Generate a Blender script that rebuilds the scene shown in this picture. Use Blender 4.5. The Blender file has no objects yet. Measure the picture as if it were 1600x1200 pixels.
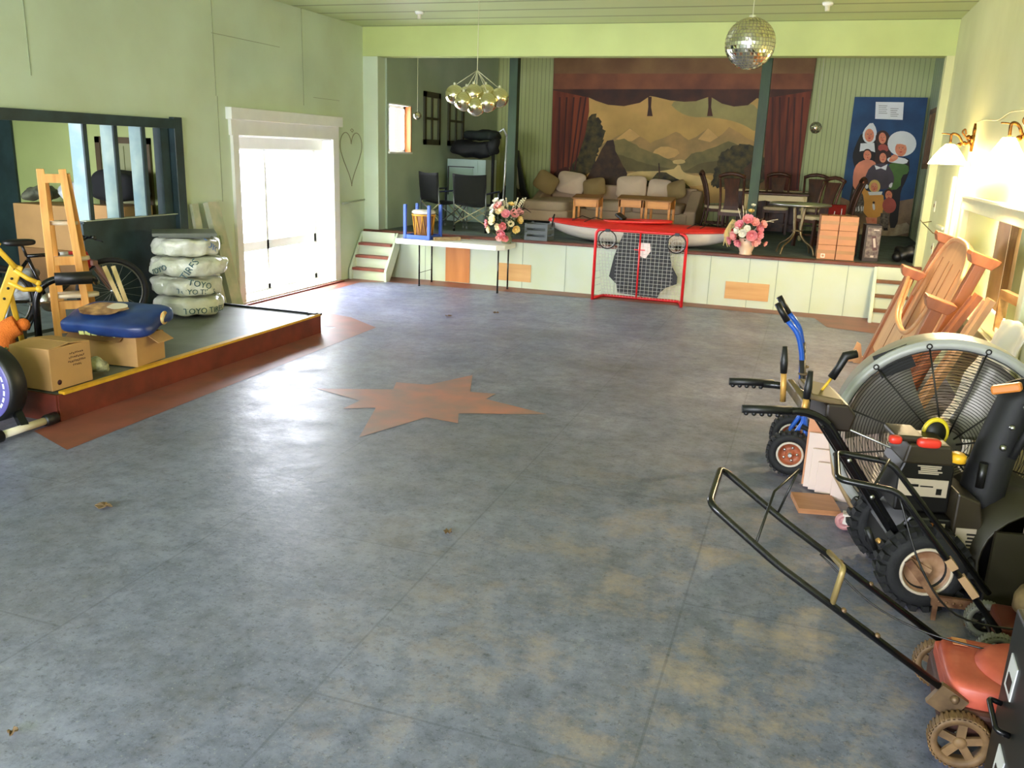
import bpy, bmesh, math, random
from math import sin, cos, pi, radians, sqrt, atan2
from mathutils import Vector, Matrix, Euler, noise
random.seed(11)
SC = bpy.context.scene
COL = SC.collection
V = Vector

# ------------------------------------------------------------ materials
MATS = {}
def lin(c):
    return tuple((x/12.92 if x <= .04045 else ((x+.055)/1.055)**2.4) for x in c)
def mat(name, col, rough=.6, metal=0., var=0., scale=8., bump=0., bscale=40., spec=.5, trans=0., emit=None, estr=0., col2=None, stretch=None, detail=6.):
    """principled material; col is sRGB 0-1; var mixes col2 (or a darker shade) by noise"""
    if name in MATS: return MATS[name]
    m = bpy.data.materials.new(name); m.use_nodes = True
    nt = m.node_tree; N = nt.nodes; L = nt.links
    b = N['Principled BSDF']
    c = lin(col)
    b.inputs['Base Color'].default_value = (*c, 1)
    b.inputs['Roughness'].default_value = rough
    b.inputs['Metallic'].default_value = metal
    b.inputs['Specular IOR Level'].default_value = spec
    if trans: b.inputs['Transmission Weight'].default_value = trans
    if emit:
        b.inputs['Emission Color'].default_value = (*lin(emit), 1)
        b.inputs['Emission Strength'].default_value = estr
    if var or bump:
        tc = N.new('ShaderNodeTexCoord'); src = tc.outputs['Object']
        if stretch:
            mp = N.new('ShaderNodeMapping'); mp.inputs['Scale'].default_value = stretch
            L.new(src, mp.inputs['Vector']); src = mp.outputs['Vector']
    if var:
        n = N.new('ShaderNodeTexNoise'); n.inputs['Scale'].default_value = scale; n.inputs['Detail'].default_value = detail
        L.new(src, n.inputs['Vector'])
        r = N.new('ShaderNodeValToRGB')
        c2 = lin(col2) if col2 else tuple(x*(1-var) for x in c)
        r.color_ramp.elements[0].position = .35; r.color_ramp.elements[1].position = .68
        r.color_ramp.elements[0].color = (*c2, 1); r.color_ramp.elements[1].color = (*c, 1)
        L.new(n.outputs['Fac'], r.inputs['Fac']); L.new(r.outputs['Color'], b.inputs['Base Color'])
    if bump:
        n2 = N.new('ShaderNodeTexNoise'); n2.inputs['Scale'].default_value = bscale; n2.inputs['Detail'].default_value = 3
        L.new(src, n2.inputs['Vector'])
        bp = N.new('ShaderNodeBump'); bp.inputs['Strength'].default_value = bump; bp.inputs['Distance'].default_value = .02
        L.new(n2.outputs['Fac'], bp.inputs['Height']); L.new(bp.outputs['Normal'], b.inputs['Normal'])
    MATS[name] = m
    return m
def wood(name, col, col2, rough=.5, axis='z', scale=3.):
    st = {'x': (.12, 1, 1), 'y': (1, .12, 1), 'z': (1, 1, .12)}[axis]
    return mat(name, col, rough, var=1, scale=scale*6, col2=col2, stretch=st, bump=.08, bscale=50)

# ------------------------------------------------------------ mesh builder
class MB:
    def __init__(s): s.v = []; s.f = []; s.m = []; s.sm = []; s.mat = Matrix.Identity(4); s.mi = 0
    def add(s, vs, fs, smooth=False):
        o = len(s.v); s.v += [s.mat @ V(p) for p in vs]
        for f in fs: s.f.append(tuple(i+o for i in f)); s.m.append(s.mi); s.sm.append(smooth)
        return s
    def box(s, c, d, rot=None, taper=1.):
        """c centre, d full size, rot euler"""
        x, y, z = (k/2 for k in d)
        vs = []
        for k in (-1, 1):
            t = taper if k > 0 else 1
            vs += [V((-x*t, -y*t, k*z)), V((x*t, -y*t, k*z)), V((x*t, y*t, k*z)), V((-x*t, y*t, k*z))]
        if rot:
            e = Euler(rot).to_matrix(); vs = [e @ p for p in vs]
        c = V(c)
        return s.add([p+c for p in vs], [(3,2,1,0),(4,5,6,7),(0,1,5,4),(1,2,6,5),(2,3,7,6),(3,0,4,7)])
    def bar(s, a, b, w, h=None, up=(0,0,1)):
        """rectangular bar from a to b, w across, h along up"""
        a, b = V(a), V(b); h = h or w
        d = (b-a).normalized(); u = V(up)
        if abs(d.dot(u)) > .98: u = V((1,0,0)) if abs(d.x) < .9 else V((0,1,0))
        sx = d.cross(u).normalized(); sz = sx.cross(d).normalized()
        vs = []
        for p in (a, b):
            for i, j in ((-1,-1),(1,-1),(1,1),(-1,1)): vs.append(p + sx*(i*w/2) + sz*(j*h/2))
        return s.add(vs, [(3,2,1,0),(4,5,6,7),(0,1,5,4),(1,2,6,5),(2,3,7,6),(3,0,4,7)])
    def tube(s, pts, r, n=8, closed=False, cap=True):
        pts = [V(p) for p in pts]; k = len(pts)
        rr = r if isinstance(r, (list, tuple)) else [r]*k
        vs = []; prev = None
        for i, p in enumerate(pts):
            if closed: d = pts[(i+1) % k] - pts[i-1]
            else: d = pts[min(i+1, k-1)] - pts[max(i-1, 0)]
            d.normalize()
            if prev is None:
                u = V((0,0,1)) if abs(d.z) < .9 else V((1,0,0))
                sx = d.cross(u).normalized()
            else:
                sx = (prev - d*prev.dot(d))
                if sx.length < 1e-6: sx = d.orthogonal()
                sx.normalize()
            prev = sx; sy = d.cross(sx)
            for j in range(n):
                a = 2*pi*j/n
                vs.append(p + (sx*cos(a) + sy*sin(a))*rr[i])
        fs = []
        for i in range(k if closed else k-1):
            for j in range(n):
                i2 = (i+1) % k
                fs.append((i*n+j, i*n+(j+1) % n, i2*n+(j+1) % n, i2*n+j))
        s.add(vs, fs, True)
        if cap and not closed:
            s.add([vs[j] for j in range(n)], [tuple(range(n-1, -1, -1))])
            s.add([vs[(k-1)*n+j] for j in range(n)], [tuple(range(n))])
        return s
    def lathe(s, prof, n=24, axis='z', c=(0,0,0), smooth=True, close=False):
        """prof list of (r, h)"""
        vs = []; c = V(c)
        for r, h in prof:
            for j in range(n):
                a = 2*pi*j/n; x, y = r*cos(a), r*sin(a)
                p = {'z': V((x, y, h)), 'x': V((h, x, y)), 'y': V((y, h, x))}[axis]
                vs.append(p+c)
        fs = []; k = len(prof)
        for i in range(k if close else k-1):
            for j in range(n):
                i2 = (i+1) % k
                fs.append((i*n+j, i*n+(j+1) % n, i2*n+(j+1) % n, i2*n+j))
        if not close:
            if prof[0][0] > 1e-5: fs.append(tuple(range(n-1, -1, -1)))
            if prof[-1][0] > 1e-5: fs.append(tuple((k-1)*n+j for j in range(n)))
        return s.add(vs, fs, smooth)
    def torus(s, R, r, n=32, k=8, axis='z', c=(0,0,0), sq=1.):
        return s.lathe([(R + r*cos(2*pi*i/k), sq*r*sin(2*pi*i/k)) for i in range(k)], n, axis, c, True, True)
    def prism(s, poly, h0, h1, plane='xy', smooth=False):
        """polygon extruded along the axis normal to plane; poly CCW"""
        def P(a, b, h): return {'xy': V((a, b, h)), 'xz': V((a, h, b)), 'yz': V((h, a, b))}[plane]
        n = len(poly)
        vs = [P(a, b, h0) for a, b in poly] + [P(a, b, h1) for a, b in poly]
        s.add(vs, [tuple(range(n-1, -1, -1)), tuple(range(n, 2*n))])
        return s.add(vs, [(i, (i+1) % n, n+(i+1) % n, n+i) for i in range(n)], smooth)
    def ball(s, c, r, n=16, k=10, sq=(1,1,1), fn=None):
        vs = []; c = V(c)
        for i in range(k+1):
            t = pi*i/k
            for j in range(n):
                a = 2*pi*j/n
                d = V((sin(t)*cos(a)*sq[0], sin(t)*sin(a)*sq[1], -cos(t)*sq[2]))
                q = 1 if fn is None else fn(d)
                vs.append(c + d*r*q)
        return s.add(vs, [(i*n+j, i*n+(j+1) % n, (i+1)*n+(j+1) % n, (i+1)*n+j) for i in range(k) for j in range(n)], True)
    def grid(s, fn, nu, nv, smooth=True, thick=None):
        """surface fn(u,v), u,v in 0..1"""
        vs = [fn(i/nu, j/nv) for i in range(nu+1) for j in range(nv+1)]
        fs = [(i*(nv+1)+j, (i+1)*(nv+1)+j, (i+1)*(nv+1)+j+1, i*(nv+1)+j+1) for i in range(nu) for j in range(nv)]
        return s.add(vs, fs, smooth)
    def build(s, name, mats, parent=None, loc=(0,0,0), rot=None, bevel=0., sub=0, solid=0., seg=2):
        me = bpy.data.meshes.new(name)
        me.from_pydata([tuple(p) for p in s.v], [], s.f)
        if not isinstance(mats, (list, tuple)): mats = [mats]
        for m in mats: me.materials.append(m)
        me.polygons.foreach_set('material_index', s.m)
        me.polygons.foreach_set('use_smooth', s.sm)
        bm = bmesh.new(); bm.from_mesh(me)
        bmesh.ops.remove_doubles(bm, verts=bm.verts, dist=1e-5)
        bmesh.ops.recalc_face_normals(bm, faces=bm.faces)
        bm.to_mesh(me); bm.free()
        o = bpy.data.objects.new(name, me); COL.objects.link(o)
        if parent is not None: o.parent = parent
        o.location = loc
        if rot: o.rotation_euler = rot
        if bevel:
            b = o.modifiers.new('b', 'BEVEL'); b.width = bevel; b.segments = seg; b.limit_method = 'ANGLE'; b.angle_limit = radians(40)
            b.harden_normals = False
        if solid:
            t = o.modifiers.new('s', 'SOLIDIFY'); t.thickness = solid; t.offset = 0
        if sub:
            u = o.modifiers.new('u', 'SUBSURF'); u.levels = sub; u.render_levels = sub
        return o
def tag(o, label, cat, group=None):
    o['label'] = label; o['category'] = cat
    if group: o['group'] = group
    return o
def thing(name, label, cat, loc=(0,0,0), rotz=0., group=None, rot=None):
    o = bpy.data.objects.new(name, None); COL.objects.link(o)
    o.location = loc; o.rotation_euler = rot if rot else (0, 0, rotz)
    o.empty_display_size = .1
    return tag(o, label, cat, group)
def struct(o):
    o['kind'] = 'structure'; return o
def dup(root, loc, rotz=0., label=None, rot=None):
    r = root.copy(); COL.objects.link(r); r.location = loc
    r.rotation_euler = rot if rot else (0, 0, rotz)
    if label: r['label'] = label
    for ch in list(root.children):
        c = ch.copy(); COL.objects.link(c); c.parent = r
        for g in list(ch.children):
            d = g.copy(); COL.objects.link(d); d.parent = c
    return r
def text_mesh(body, size, name, m, parent=None, M=None, depth=.001, align='CENTER'):
    """lettering as real mesh geometry; M maps the text plane (x right, y up) into the parent's space"""
    cu = bpy.data.curves.new(name, 'FONT'); cu.body = body; cu.size = size; cu.extrude = depth; cu.align_x = align; cu.align_y = 'CENTER'
    cu.resolution_u = 2
    to = bpy.data.objects.new(name+'_c', cu); COL.objects.link(to)
    dg = bpy.context.evaluated_depsgraph_get()
    me = bpy.data.meshes.new_from_object(to.evaluated_get(dg))
    bpy.data.objects.remove(to); bpy.data.curves.remove(cu)
    if M is not None: me.transform(M)
    me.materials.clear(); me.materials.append(m)
    o = bpy.data.objects.new(name, me); COL.objects.link(o)
    if parent is not None: o.parent = parent
    return o
def arc(c, r, a0, a1, n, plane='xy', z=0):
    out = []
    for i in range(n+1):
        a = a0 + (a1-a0)*i/n; x, y = r*cos(a), r*sin(a)
        out.append(V(c) + {'xy': V((x, y, z)), 'xz': V((x, z, y)), 'yz': V((z, x, y))}[plane])
    return out
def smooth_path(pts, n=6):
    """catmull-rom"""
    pts = [V(p) for p in pts]; P = [pts[0]*2-pts[1]] + pts + [pts[-1]*2-pts[-2]]
    out = []
    for i in range(1, len(P)-2):
        for k in range(n):
            t = k/n; a, b, c, d = P[i-1], P[i], P[i+1], P[i+2]
            out.append(.5*((2*b) + (c-a)*t + (2*a-5*b+4*c-d)*t*t + (3*b-a-3*c+d)*t**3))
    out.append(pts[-1]); return out
def rnd_path(pts, r, n=4):
    """polyline with rounded corners of radius r"""
    pts = [V(p) for p in pts]; out = [pts[0]]
    for i in range(1, len(pts)-1):
        a, b, c = pts[i-1], pts[i], pts[i+1]
        d1 = (a-b); d2 = (c-b); q = min(r, d1.length*.45, d2.length*.45)
        p1 = b + d1.normalized()*q; p2 = b + d2.normalized()*q
        for k in range(n+1):
            t = k/n; out.append(p1*(1-t)**2 + b*2*t*(1-t) + p2*t*t)
    out.append(pts[-1]); return out
def basis(origin, xa, ya):
    """matrix mapping local x,y,z to xa, ya, xa×ya at origin"""
    xa = V(xa).normalized(); ya = V(ya).normalized(); za = xa.cross(ya).normalized(); ya = za.cross(xa)
    M = Matrix.Identity(4)
    for i in range(3): M[i][0] = xa[i]; M[i][1] = ya[i]; M[i][2] = za[i]; M[i][3] = V(origin)[i]
    return M
# ------------------------------------------------------------ palette
M_WALL = mat('mint_wall_paint', (.80, .86, .75), .55, var=.16, scale=1.3, bump=.05, bscale=12, col2=(.76, .81, .69))
M_WALLR = mat('lamplit_mint_paint', (.84, .84, .64), .5, var=.16, scale=1.3, col2=(.79, .79, .58), bump=.05, bscale=12)  # mint shifted to yellow, the lamps' warm light put into the paint
M_STAGEW = mat('sage_wall_paint', (.70, .76, .66), .6, var=.2, scale=1.0, col2=(.62, .68, .58))
M_WHITE = mat('white_trim_paint', (.93, .93, .90), .45, var=.06, scale=5)
M_WFRONT = mat('stage_front_paint', (.83, .87, .81), .5, var=.1, scale=2.2, col2=(.82, .86, .74))
M_RED = mat('red_floor_paint', (.55, .25, .20), .5, var=.5, scale=7, col2=(.42, .22, .18))
M_TREAD = mat('tread_paint', (.60, .30, .24), .5, var=.4, scale=9, col2=(.50, .27, .22))
M_CARPET = mat('stage_carpet', (.40, .45, .43), .95, var=.35, scale=5, bump=.4, bscale=180)
M_GREENPOST = mat('post_green_paint', (.19, .29, .18), .55, var=.5, scale=6, stretch=(1, 1, .25), col2=(.12, .19, .12))
M_TEAL = mat('dark_teal_paint', (.19, .27, .28), .45, var=.4, scale=5, col2=(.14, .20, .21))
M_PLATE = mat('switch_plate', (.85, .84, .74), .4)

XL, XR, YS, ZC = -6.68, 1.43, 12.27, 3.72   # left wall, right wall, stage front, ceiling
ST = .73                                  # stage floor
SXL, SXR, YB = -6.40, 1.74, 17.5           # stage side walls, stage back wall
YR = -4.5                                  # rear wall

def floor_material():
    m = bpy.data.materials.new('painted_floor'); m.use_nodes = True
    nt = m.node_tree; N = nt.nodes; L = nt.links; b = N['Principled BSDF']
    tc = N.new('ShaderNodeTexCoord'); P = tc.outputs['Object']
    def noise(scale, detail=6, stretch=None, rough=.6):
        n = N.new('ShaderNodeTexNoise'); n.inputs['Scale'].default_value = scale; n.inputs['Detail'].default_value = detail; n.inputs['Roughness'].default_value = rough
        src = P
        if stretch:
            mp = N.new('ShaderNodeMapping'); mp.inputs['Scale'].default_value = stretch; L.new(P, mp.inputs['Vector']); src = mp.outputs['Vector']
        L.new(src, n.inputs['Vector']); return n.outputs['Fac']
    def ramp(f, stops):
        r = N.new('ShaderNodeValToRGB'); e = r.color_ramp.elements
        while len(e) < len(stops): e.new(.5)
        for k, (p, c) in enumerate(stops): e[k].position = p; e[k].color = (*c, 1) if len(c) == 3 else c
        L.new(f, r.inputs['Fac']); return r.outputs['Color']
    def mix(f, a, c, mode='MIX'):
        x = N.new('ShaderNodeMix'); x.data_type = 'RGBA'; x.blend_type = mode
        if isinstance(f, float): x.inputs[0].default_value = f
        else: L.new(f, x.inputs[0])
        for s, q in ((6, a), (7, c)):
            if isinstance(q, tuple): x.inputs[s].default_value = (*q, 1)
            else: L.new(q, x.inputs[s])
        return x.outputs[2]
    base = ramp(noise(.9, 8, rough=.7), [(.3, lin((.40, .42, .50))), (.52, lin((.49, .505, .61))), (.72, lin((.59, .60, .70)))])
    fine = ramp(noise(9, 8, rough=.75), [(.32, (.5, .5, .5)), (.58, (1, 1, 1))])
    c = mix(.9, base, fine, 'MULTIPLY')
    # scattered dark scuffs and pale scratches
    sc = ramp(noise(30, 5, rough=.85), [(.33, (.3, .3, .3)), (.47, (1, 1, 1))])
    c = mix(.85, c, sc, 'MULTIPLY')
    sp = ramp(noise(55, 4, rough=.8), [(.60, (0, 0, 0)), (.70, (.75, .75, .75))])
    c = mix(sp, c, lin((.66, .67, .66)))
    pale = ramp(noise(6, 9, (1, .45, 1), .8), [(.64, (0, 0, 0)), (.74, (1, 1, 1))])
    c = mix(pale, c, lin((.58, .60, .57)))
    # worn tan patches, mostly towards the machines by the right wall
    sx = N.new('ShaderNodeSeparateXYZ'); L.new(P, sx.inputs[0])
    mr = N.new('ShaderNodeMapRange'); mr.inputs[1].default_value = -2.4; mr.inputs[2].default_value = .3; L.new(sx.outputs[0], mr.inputs[0])
    wn = ramp(noise(2.2, 10, rough=.78), [(.49, (0, 0, 0)), (.66, (1, 1, 1))])
    mu = N.new('ShaderNodeMath'); mu.operation = 'MULTIPLY'; my = N.new('ShaderNodeMapRange'); my.inputs[1].default_value = 6.2; my.inputs[2].default_value = 4.2; L.new(sx.outputs[1], my.inputs[0])
    mq = N.new('ShaderNodeMath'); mq.operation = 'MULTIPLY'; L.new(mr.outputs[0], mq.inputs[0]); L.new(my.outputs[0], mq.inputs[1])
    L.new(wn, mu.inputs[0]); L.new(mq.outputs[0], mu.inputs[1])
    c = mix(mu.outputs[0], c, lin((.68, .60, .55)))
    # grime towards brown, broad
    wb = ramp(noise(.7, 9, rough=.75), [(.45, (0, 0, 0)), (.7, (1, 1, 1))])
    mb_ = N.new('ShaderNodeMath'); mb_.operation = 'MULTIPLY'; L.new(wb, mb_.inputs[0]); mb_.inputs[1].default_value = .28
    c = mix(mb_.outputs[0], c, lin((.47, .42, .38)))
    # plywood sheet seams every 1.22 m, running down the hall, with cross joints
    br = N.new('ShaderNodeTexBrick'); br.inputs['Scale'].default_value = 1; br.inputs['Brick Width'].default_value = 2.44; br.inputs['Row Height'].default_value = 1.22
    br.inputs['Mortar Size'].default_value = .006; br.inputs['Mortar Smooth'].default_value = .2
    br.inputs['Color1'].default_value = (1, 1, 1, 1); br.inputs['Color2'].default_value = (.97, .97, .97, 1); br.inputs['Mortar'].default_value = (.62, .62, .62, 1)
    mp = N.new('ShaderNodeMapping'); mp.inputs['Rotation'].default_value = (0, 0, pi/2); mp.inputs['Location'].default_value = (0, .35, 0); L.new(P, mp.inputs['Vector']); L.new(mp.outputs['Vector'], br.inputs['Vector'])
    c = mix(.6, c, br.outputs['Color'], 'MULTIPLY')
    L.new(c, b.inputs['Base Color'])
    rr = ramp(noise(3, 7, rough=.7), [(.3, (.30, .30, .30)), (.7, (.52, .52, .52))])
    L.new(rr, b.inputs['Roughness'])
    n3 = noise(14, 6); bp = N.new('ShaderNodeBump'); bp.inputs['Strength'].default_value = .25; bp.inputs['Distance'].default_value = .01
    L.new(n3, bp.inputs['Height']); L.new(bp.outputs['Normal'], b.inputs['Normal'])
    return m
M_FLOOR = floor_material()

def bead_material(name, c1, c2, period, axis='X'):
    """tongue-and-groove boards: dark groove lines at a fixed period"""
    m = bpy.data.materials.new(name); m.use_nodes = True
    nt = m.node_tree; N = nt.nodes; L = nt.links; b = N['Principled BSDF']; b.inputs['Roughness'].default_value = .5
    tc = N.new('ShaderNodeTexCoord'); sx = N.new('ShaderNodeSeparateXYZ'); L.new(tc.outputs['Object'], sx.inputs[0])
    d = N.new('ShaderNodeMath'); d.operation = 'DIVIDE'; d.inputs[1].default_value = period; L.new(sx.outputs[axis], d.inputs[0])
    f = N.new('ShaderNodeMath'); f.operation = 'FRACT'; L.new(d.outputs[0], f.inputs[0])
    r = N.new('ShaderNodeValToRGB'); e = r.color_ramp.elements
    e[0].position = 0; e[0].color = (0, 0, 0, 1); e[1].position = .14; e[1].color = (1, 1, 1, 1)
    e.new(.07).color = (.1, .1, .1, 1); L.new(f.outputs[0], r.inputs['Fac'])
    n = N.new('ShaderNodeTexNoise'); n.inputs['Scale'].default_value = 1.5; L.new(tc.outputs['Object'], n.inputs['Vector'])
    x = N.new('ShaderNodeMix'); x.data_type = 'RGBA'; x.inputs[6].default_value = (*lin(c1), 1); x.inputs[7].default_value = (*lin(c2), 1); L.new(n.outputs['Fac'], x.inputs[0])
    y = N.new('ShaderNodeMix'); y.data_type = 'RGBA'; y.blend_type = 'MULTIPLY'; y.inputs[0].default_value = .55
    L.new(x.outputs[2], y.inputs[6]); L.new(r.outputs['Color'], y.inputs[7]); L.new(y.outputs[2], b.inputs['Base Color'])
    bp = N.new('ShaderNodeBump'); bp.inputs['Strength'].default_value = .5; bp.inputs['Distance'].default_value = .01
    L.new(r.outputs['Color'], bp.inputs['Height']); L.new(bp.outputs['Normal'], b.inputs['Normal'])
    return m
M_BEAD = bead_material('beadboard_paint', (.74, .77, .52), (.67, .71, .46), .083)
M_CEIL = bead_material('ceiling_board_paint', (.78, .82, .60), (.72, .77, .55), .61, 'Y')

# ------------------------------------------------------------ floor, ceiling, walls
b = MB(); b.box(((XL+XR)/2-.6, (YR+YS)/2+.3, -.05), (XR-XL+2.4, YS-YR+.9, .1)); struct(b.build('floor', M_FLOOR))
b = MB(); b.box(((XL+XR)/2, (YR+YS)/2, ZC+.05), (XR-XL+.4, YS-YR+.4, .1)); struct(b.build('ceiling', M_CEIL))

# left wall: boards around the storage opening and the tall window
A0, A1, AZ = 4.2, 8.05, 2.14             # storage opening along y, head height
W0, W1, WZ = 9.09, 11.30, 2.08          # window opening
b = MB(); T = .3; xc = XL-T/2
def lw(y0, y1, z0, z1): b.box((xc, (y0+y1)/2, (z0+z1)/2), (T, y1-y0, z1-z0))
lw(YR, A0, 0, ZC); lw(A0, A1, AZ, ZC); lw(A1, W0, 0, ZC); lw(W0, W1, WZ, ZC); lw(W0, W1, -.02, .03); lw(W1, YS+.2, 0, ZC)
struct(b.build('wall_left', M_WALL))
# thin sheet seams on the left wall
b = MB()
for y in (8.75, 6.2, 10.6):
    b.box((XL+.002, y, (2.5+ZC)/2), (.006, .007, ZC-2.5))
b.box((XL+.002, 8.77, 1.9), (.006, .007, 1.2)); b.box((XL+.002, 9.4, 3.18), (.006, 1.35, .006)); b.box((XL+.002, 11.2, 2.62), (.006, .7, .006))
struct(b.build('trim_1', mat('seam_line_paint', (.58, .62, .50), .7)))
# right wall with a boarded window recess
RW0, RW1, RZ0, RZ1 = 6.6, 9.45, .72, 1.60
b = MB(); xc = XR+T/2
lw(YR, RW0, 0, ZC); lw(RW0, RW1, 0, RZ0); lw(RW0, RW1, RZ1, ZC); lw(RW1, YS+.2, 0, ZC)
struct(b.build('wall_right', M_WALLR))
b = MB(); b.box((XR+.45, (RW0+RW1)/2, (RZ0+RZ1)/2), (.06, RW1-RW0+.4, RZ1-RZ0+.4)); struct(b.build('wall_recess', M_WALLR))
# rear wall behind the viewer, with two unseen window openings sized to brighten the hall
b = MB()
RO = [(-6.0, -3.2), (-2.4, .6)]
xs = [XL-.3] + [x for p in RO for x in p] + [XR+.3]
for k in range(0, len(xs), 2): b.box(((xs[k]+xs[k+1])/2, YR-.1, ZC/2), (xs[k+1]-xs[k], .2, ZC))
for x0, x1 in RO:
    b.box(((x0+x1)/2, YR-.1, .45), (x1-x0, .2, .9)); b.box(((x0+x1)/2, YR-.1, (2.9+ZC)/2), (x1-x0, .2, ZC-2.9))
struct(b.build('wall_rear', M_WALL))

# stage: proscenium beam, jambs, front, floor, walls
b = MB(); b.box(((XL+XR)/2, YS+.12, (3.305+ZC)/2), (XR-XL, .24, ZC-3.305)); struct(b.build('trim_2', mat('beam_paint', (.76, .81, .52), .5, var=.08, scale=2)))
b = MB(); b.box(((XL+SXL-.03)/2, YS+.12, 1.65), (SXL-.03-XL, .24, 3.305)); struct(b.build('trim_3', M_WALL))
b = MB(); b.box((XR-.03, YS+.1, 3.305/2), (.12, .2, 3.305)); struct(b.build('trim_4', M_WALLR))
b = MB(); b.box(((XL+XR)/2, YS+.03, (ST-.04)/2), (XR-XL, .06, ST-.04)); struct(b.build('wall_stage', M_WFRONT))
b = MB()
for x in (-5.62, -5.5, -5.22, -4.02, -3.35, -2.9, -2.6, -1.25, -.72, -.35, .12, .55):
    b.box((x, YS-.001, .365), (.008, .006, .73))
struct(b.build('trim_5', mat('panel_joint', (.62, .68, .60), .7)))
b = MB(); b.box(((XL+XR)/2, YS+.02, ST-.02), (XR-XL, .14, .04)); struct(b.build('trim_6', mat('lip_paint', (.47, .24, .16), .5, var=.5, scale=6, col2=(.36, .19, .12)), bevel=.006))
b = MB(); b.box(((SXL+SXR)/2, (YS+YB)/2+.05, ST-.025), (SXR-SXL+.4, YB-YS-.05, .046)); struct(b.build('floor_stage', M_CARPET))
b = MB(); b.box(((SXL+SXR)/2, (YS+YB)/2+.1, 3.95), (SXR-SXL+.4, YB-YS+.2, .1)); struct(b.build('ceiling_stage', M_STAGEW))
b = MB(); b.box(((SXL+SXR)/2, YB+.1, 2.3), (SXR-SXL+.6, .2, 3.4)); struct(b.build('wall_back', M_BEAD))
SW0, SW1, SZ0, SZ1 = 12.56, 13.36, 1.9, 2.66   # small window on the stage
b = MB(); xc = SXL-T/2
lw(YS+.24, SW0, .7, 4); lw(SW0, SW1, .7, SZ0); lw(SW0, SW1, SZ1, 4); lw(SW1, YB+.2, .7, 4)
struct(b.build('wall_stage_left', M_STAGEW))
b = MB(); b.box((SXR+.1, (YS+YB)/2, 2.3), (.2, YB-YS, 3.4)); struct(b.build('wall_stage_right', bead_material('right_stage_boards', (.74, .80, .68), (.68, .75, .62), .3, 'Y')))
# painted border on the floor
b = MB()
def flat(poly, z=.002): b.add([(x, y, z) for x, y in poly], [tuple(range(len(poly)))])
flat([(XL, 8.4), (-4.95, 8.4), (-4.95, 4.3), (-4.45, 4.1), (-4.55, 8.6), (-5.1, 9.0), (-6.3, 9.3), (-6.35, 11.5), (-6.0, 11.75), (-2, 11.93), (XR, 11.9), (XR, YS), (XL, YS)])
flat([(.2, 11.9), (.35, 11.3), (1.0, 11.15), (XR, 11.3), (XR, 11.95)], .0025)
struct(b.build('trim_7', mat('border_paint', (.57, .32, .27), .45, var=.5, scale=4, col2=(.47, .29, .25), detail=9)))
CAMROT = [[0.944467, -0.117036, 0.307058], [0.32682, 0.237252, -0.914822], [0.034217, 0.964372, 0.262327]]
EXPOSURE = 1.9
# ------------------------------------------------------------ helpers for soft shapes
def superq(b, c, size, e1=.3, e2=.3, n=28, k=16, M=None, wob=0., ws=6., seed=0):
    """superellipsoid: cushions, sacks, soft cartons"""
    def sp(x, e): return math.copysign(abs(x)**e, x)
    vs = []
    for i in range(k+1):
        t = -pi/2 + pi*i/k
        for j in range(n):
            a = 2*pi*j/n
            p = V((sp(cos(t), e1)*sp(cos(a), e2)*size[0]/2, sp(cos(t), e1)*sp(sin(a), e2)*size[1]/2, sp(sin(t), e1)*size[2]/2))
            if wob: p += p.normalized()*wob*noise.noise(p*ws + V((seed, seed*1.7, 0)))
            if M is not None: p = M @ p
            vs.append(p + V(c))
    b.add(vs, [(i*n+j, i*n+(j+1) % n, (i+1)*n+(j+1) % n, (i+1)*n+j) for i in range(k) for j in range(n)], True)
    return b
def bent_text(body, size, R, z, a0, name, m, parent, depth=.002, tilt=0., bulge=None):
    """lettering wrapped around a vertical barrel of radius R, centred on angle a0"""
    o = text_mesh(body, size, name, m, parent, None, depth)
    ct, st_ = cos(tilt), sin(tilt)
    for v in o.data.vertices:
        x, y, d = v.co; x, y = x*ct - y*st_, x*st_ + y*ct
        r = (R if bulge is None else bulge(z+y)) + d + .004; a = a0 + x/max(r, .05)
        v.co = (r*cos(a), r*sin(a), z + y)
    return o

# ------------------------------------------------------------ left wall: storage recess, partition, window
b = MB(); b.box((-8.55, 8.45, 1.3), (3.2, .2, 2.8)); struct(b.build('wall_storage_end', mat('storage_paint', (.68, .72, .46), .6, var=.15, scale=1.2)))
b = MB(); b.box((-9.9, 5.6, 1.3), (.2, 6, 2.8)); struct(b.build('wall_storage_far', M_TEAL))
b = MB(); b.box((-8.4, 3.2, .5), (3.2, .2, 1.2)); b.box((-8.4, 3.2, 2.5), (3.2, .2, .5)); b.box((-9.6, 3.2, 1.7), (.8, .2, 1.4)); b.box((-7.0, 3.2, 1.7), (.5, .2, 1.4)); struct(b.build('wall_storage_near', MATS['storage_paint']))  # unseen window gap added here to bring daylight into the recess
b = MB(); b.box((-8.45, 5.9, 2.75), (3.3, 5.3, .1)); struct(b.build('ceiling_storage', MATS['storage_paint']))
b = MB(); b.box((-8.45, 5.9, .1), (3.3, 5.3, .2)); struct(b.build('floor_storage', M_CARPET))
b = MB(); b.box((-9.0, 8.33, 1.3), (.5, .03, 2.4)); b.build('x', M_TEAL).name = 'trim_8'; struct(bpy.data.objects['trim_8'])
bpy.data.objects['trim_8'].location.x = -.62
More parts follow.
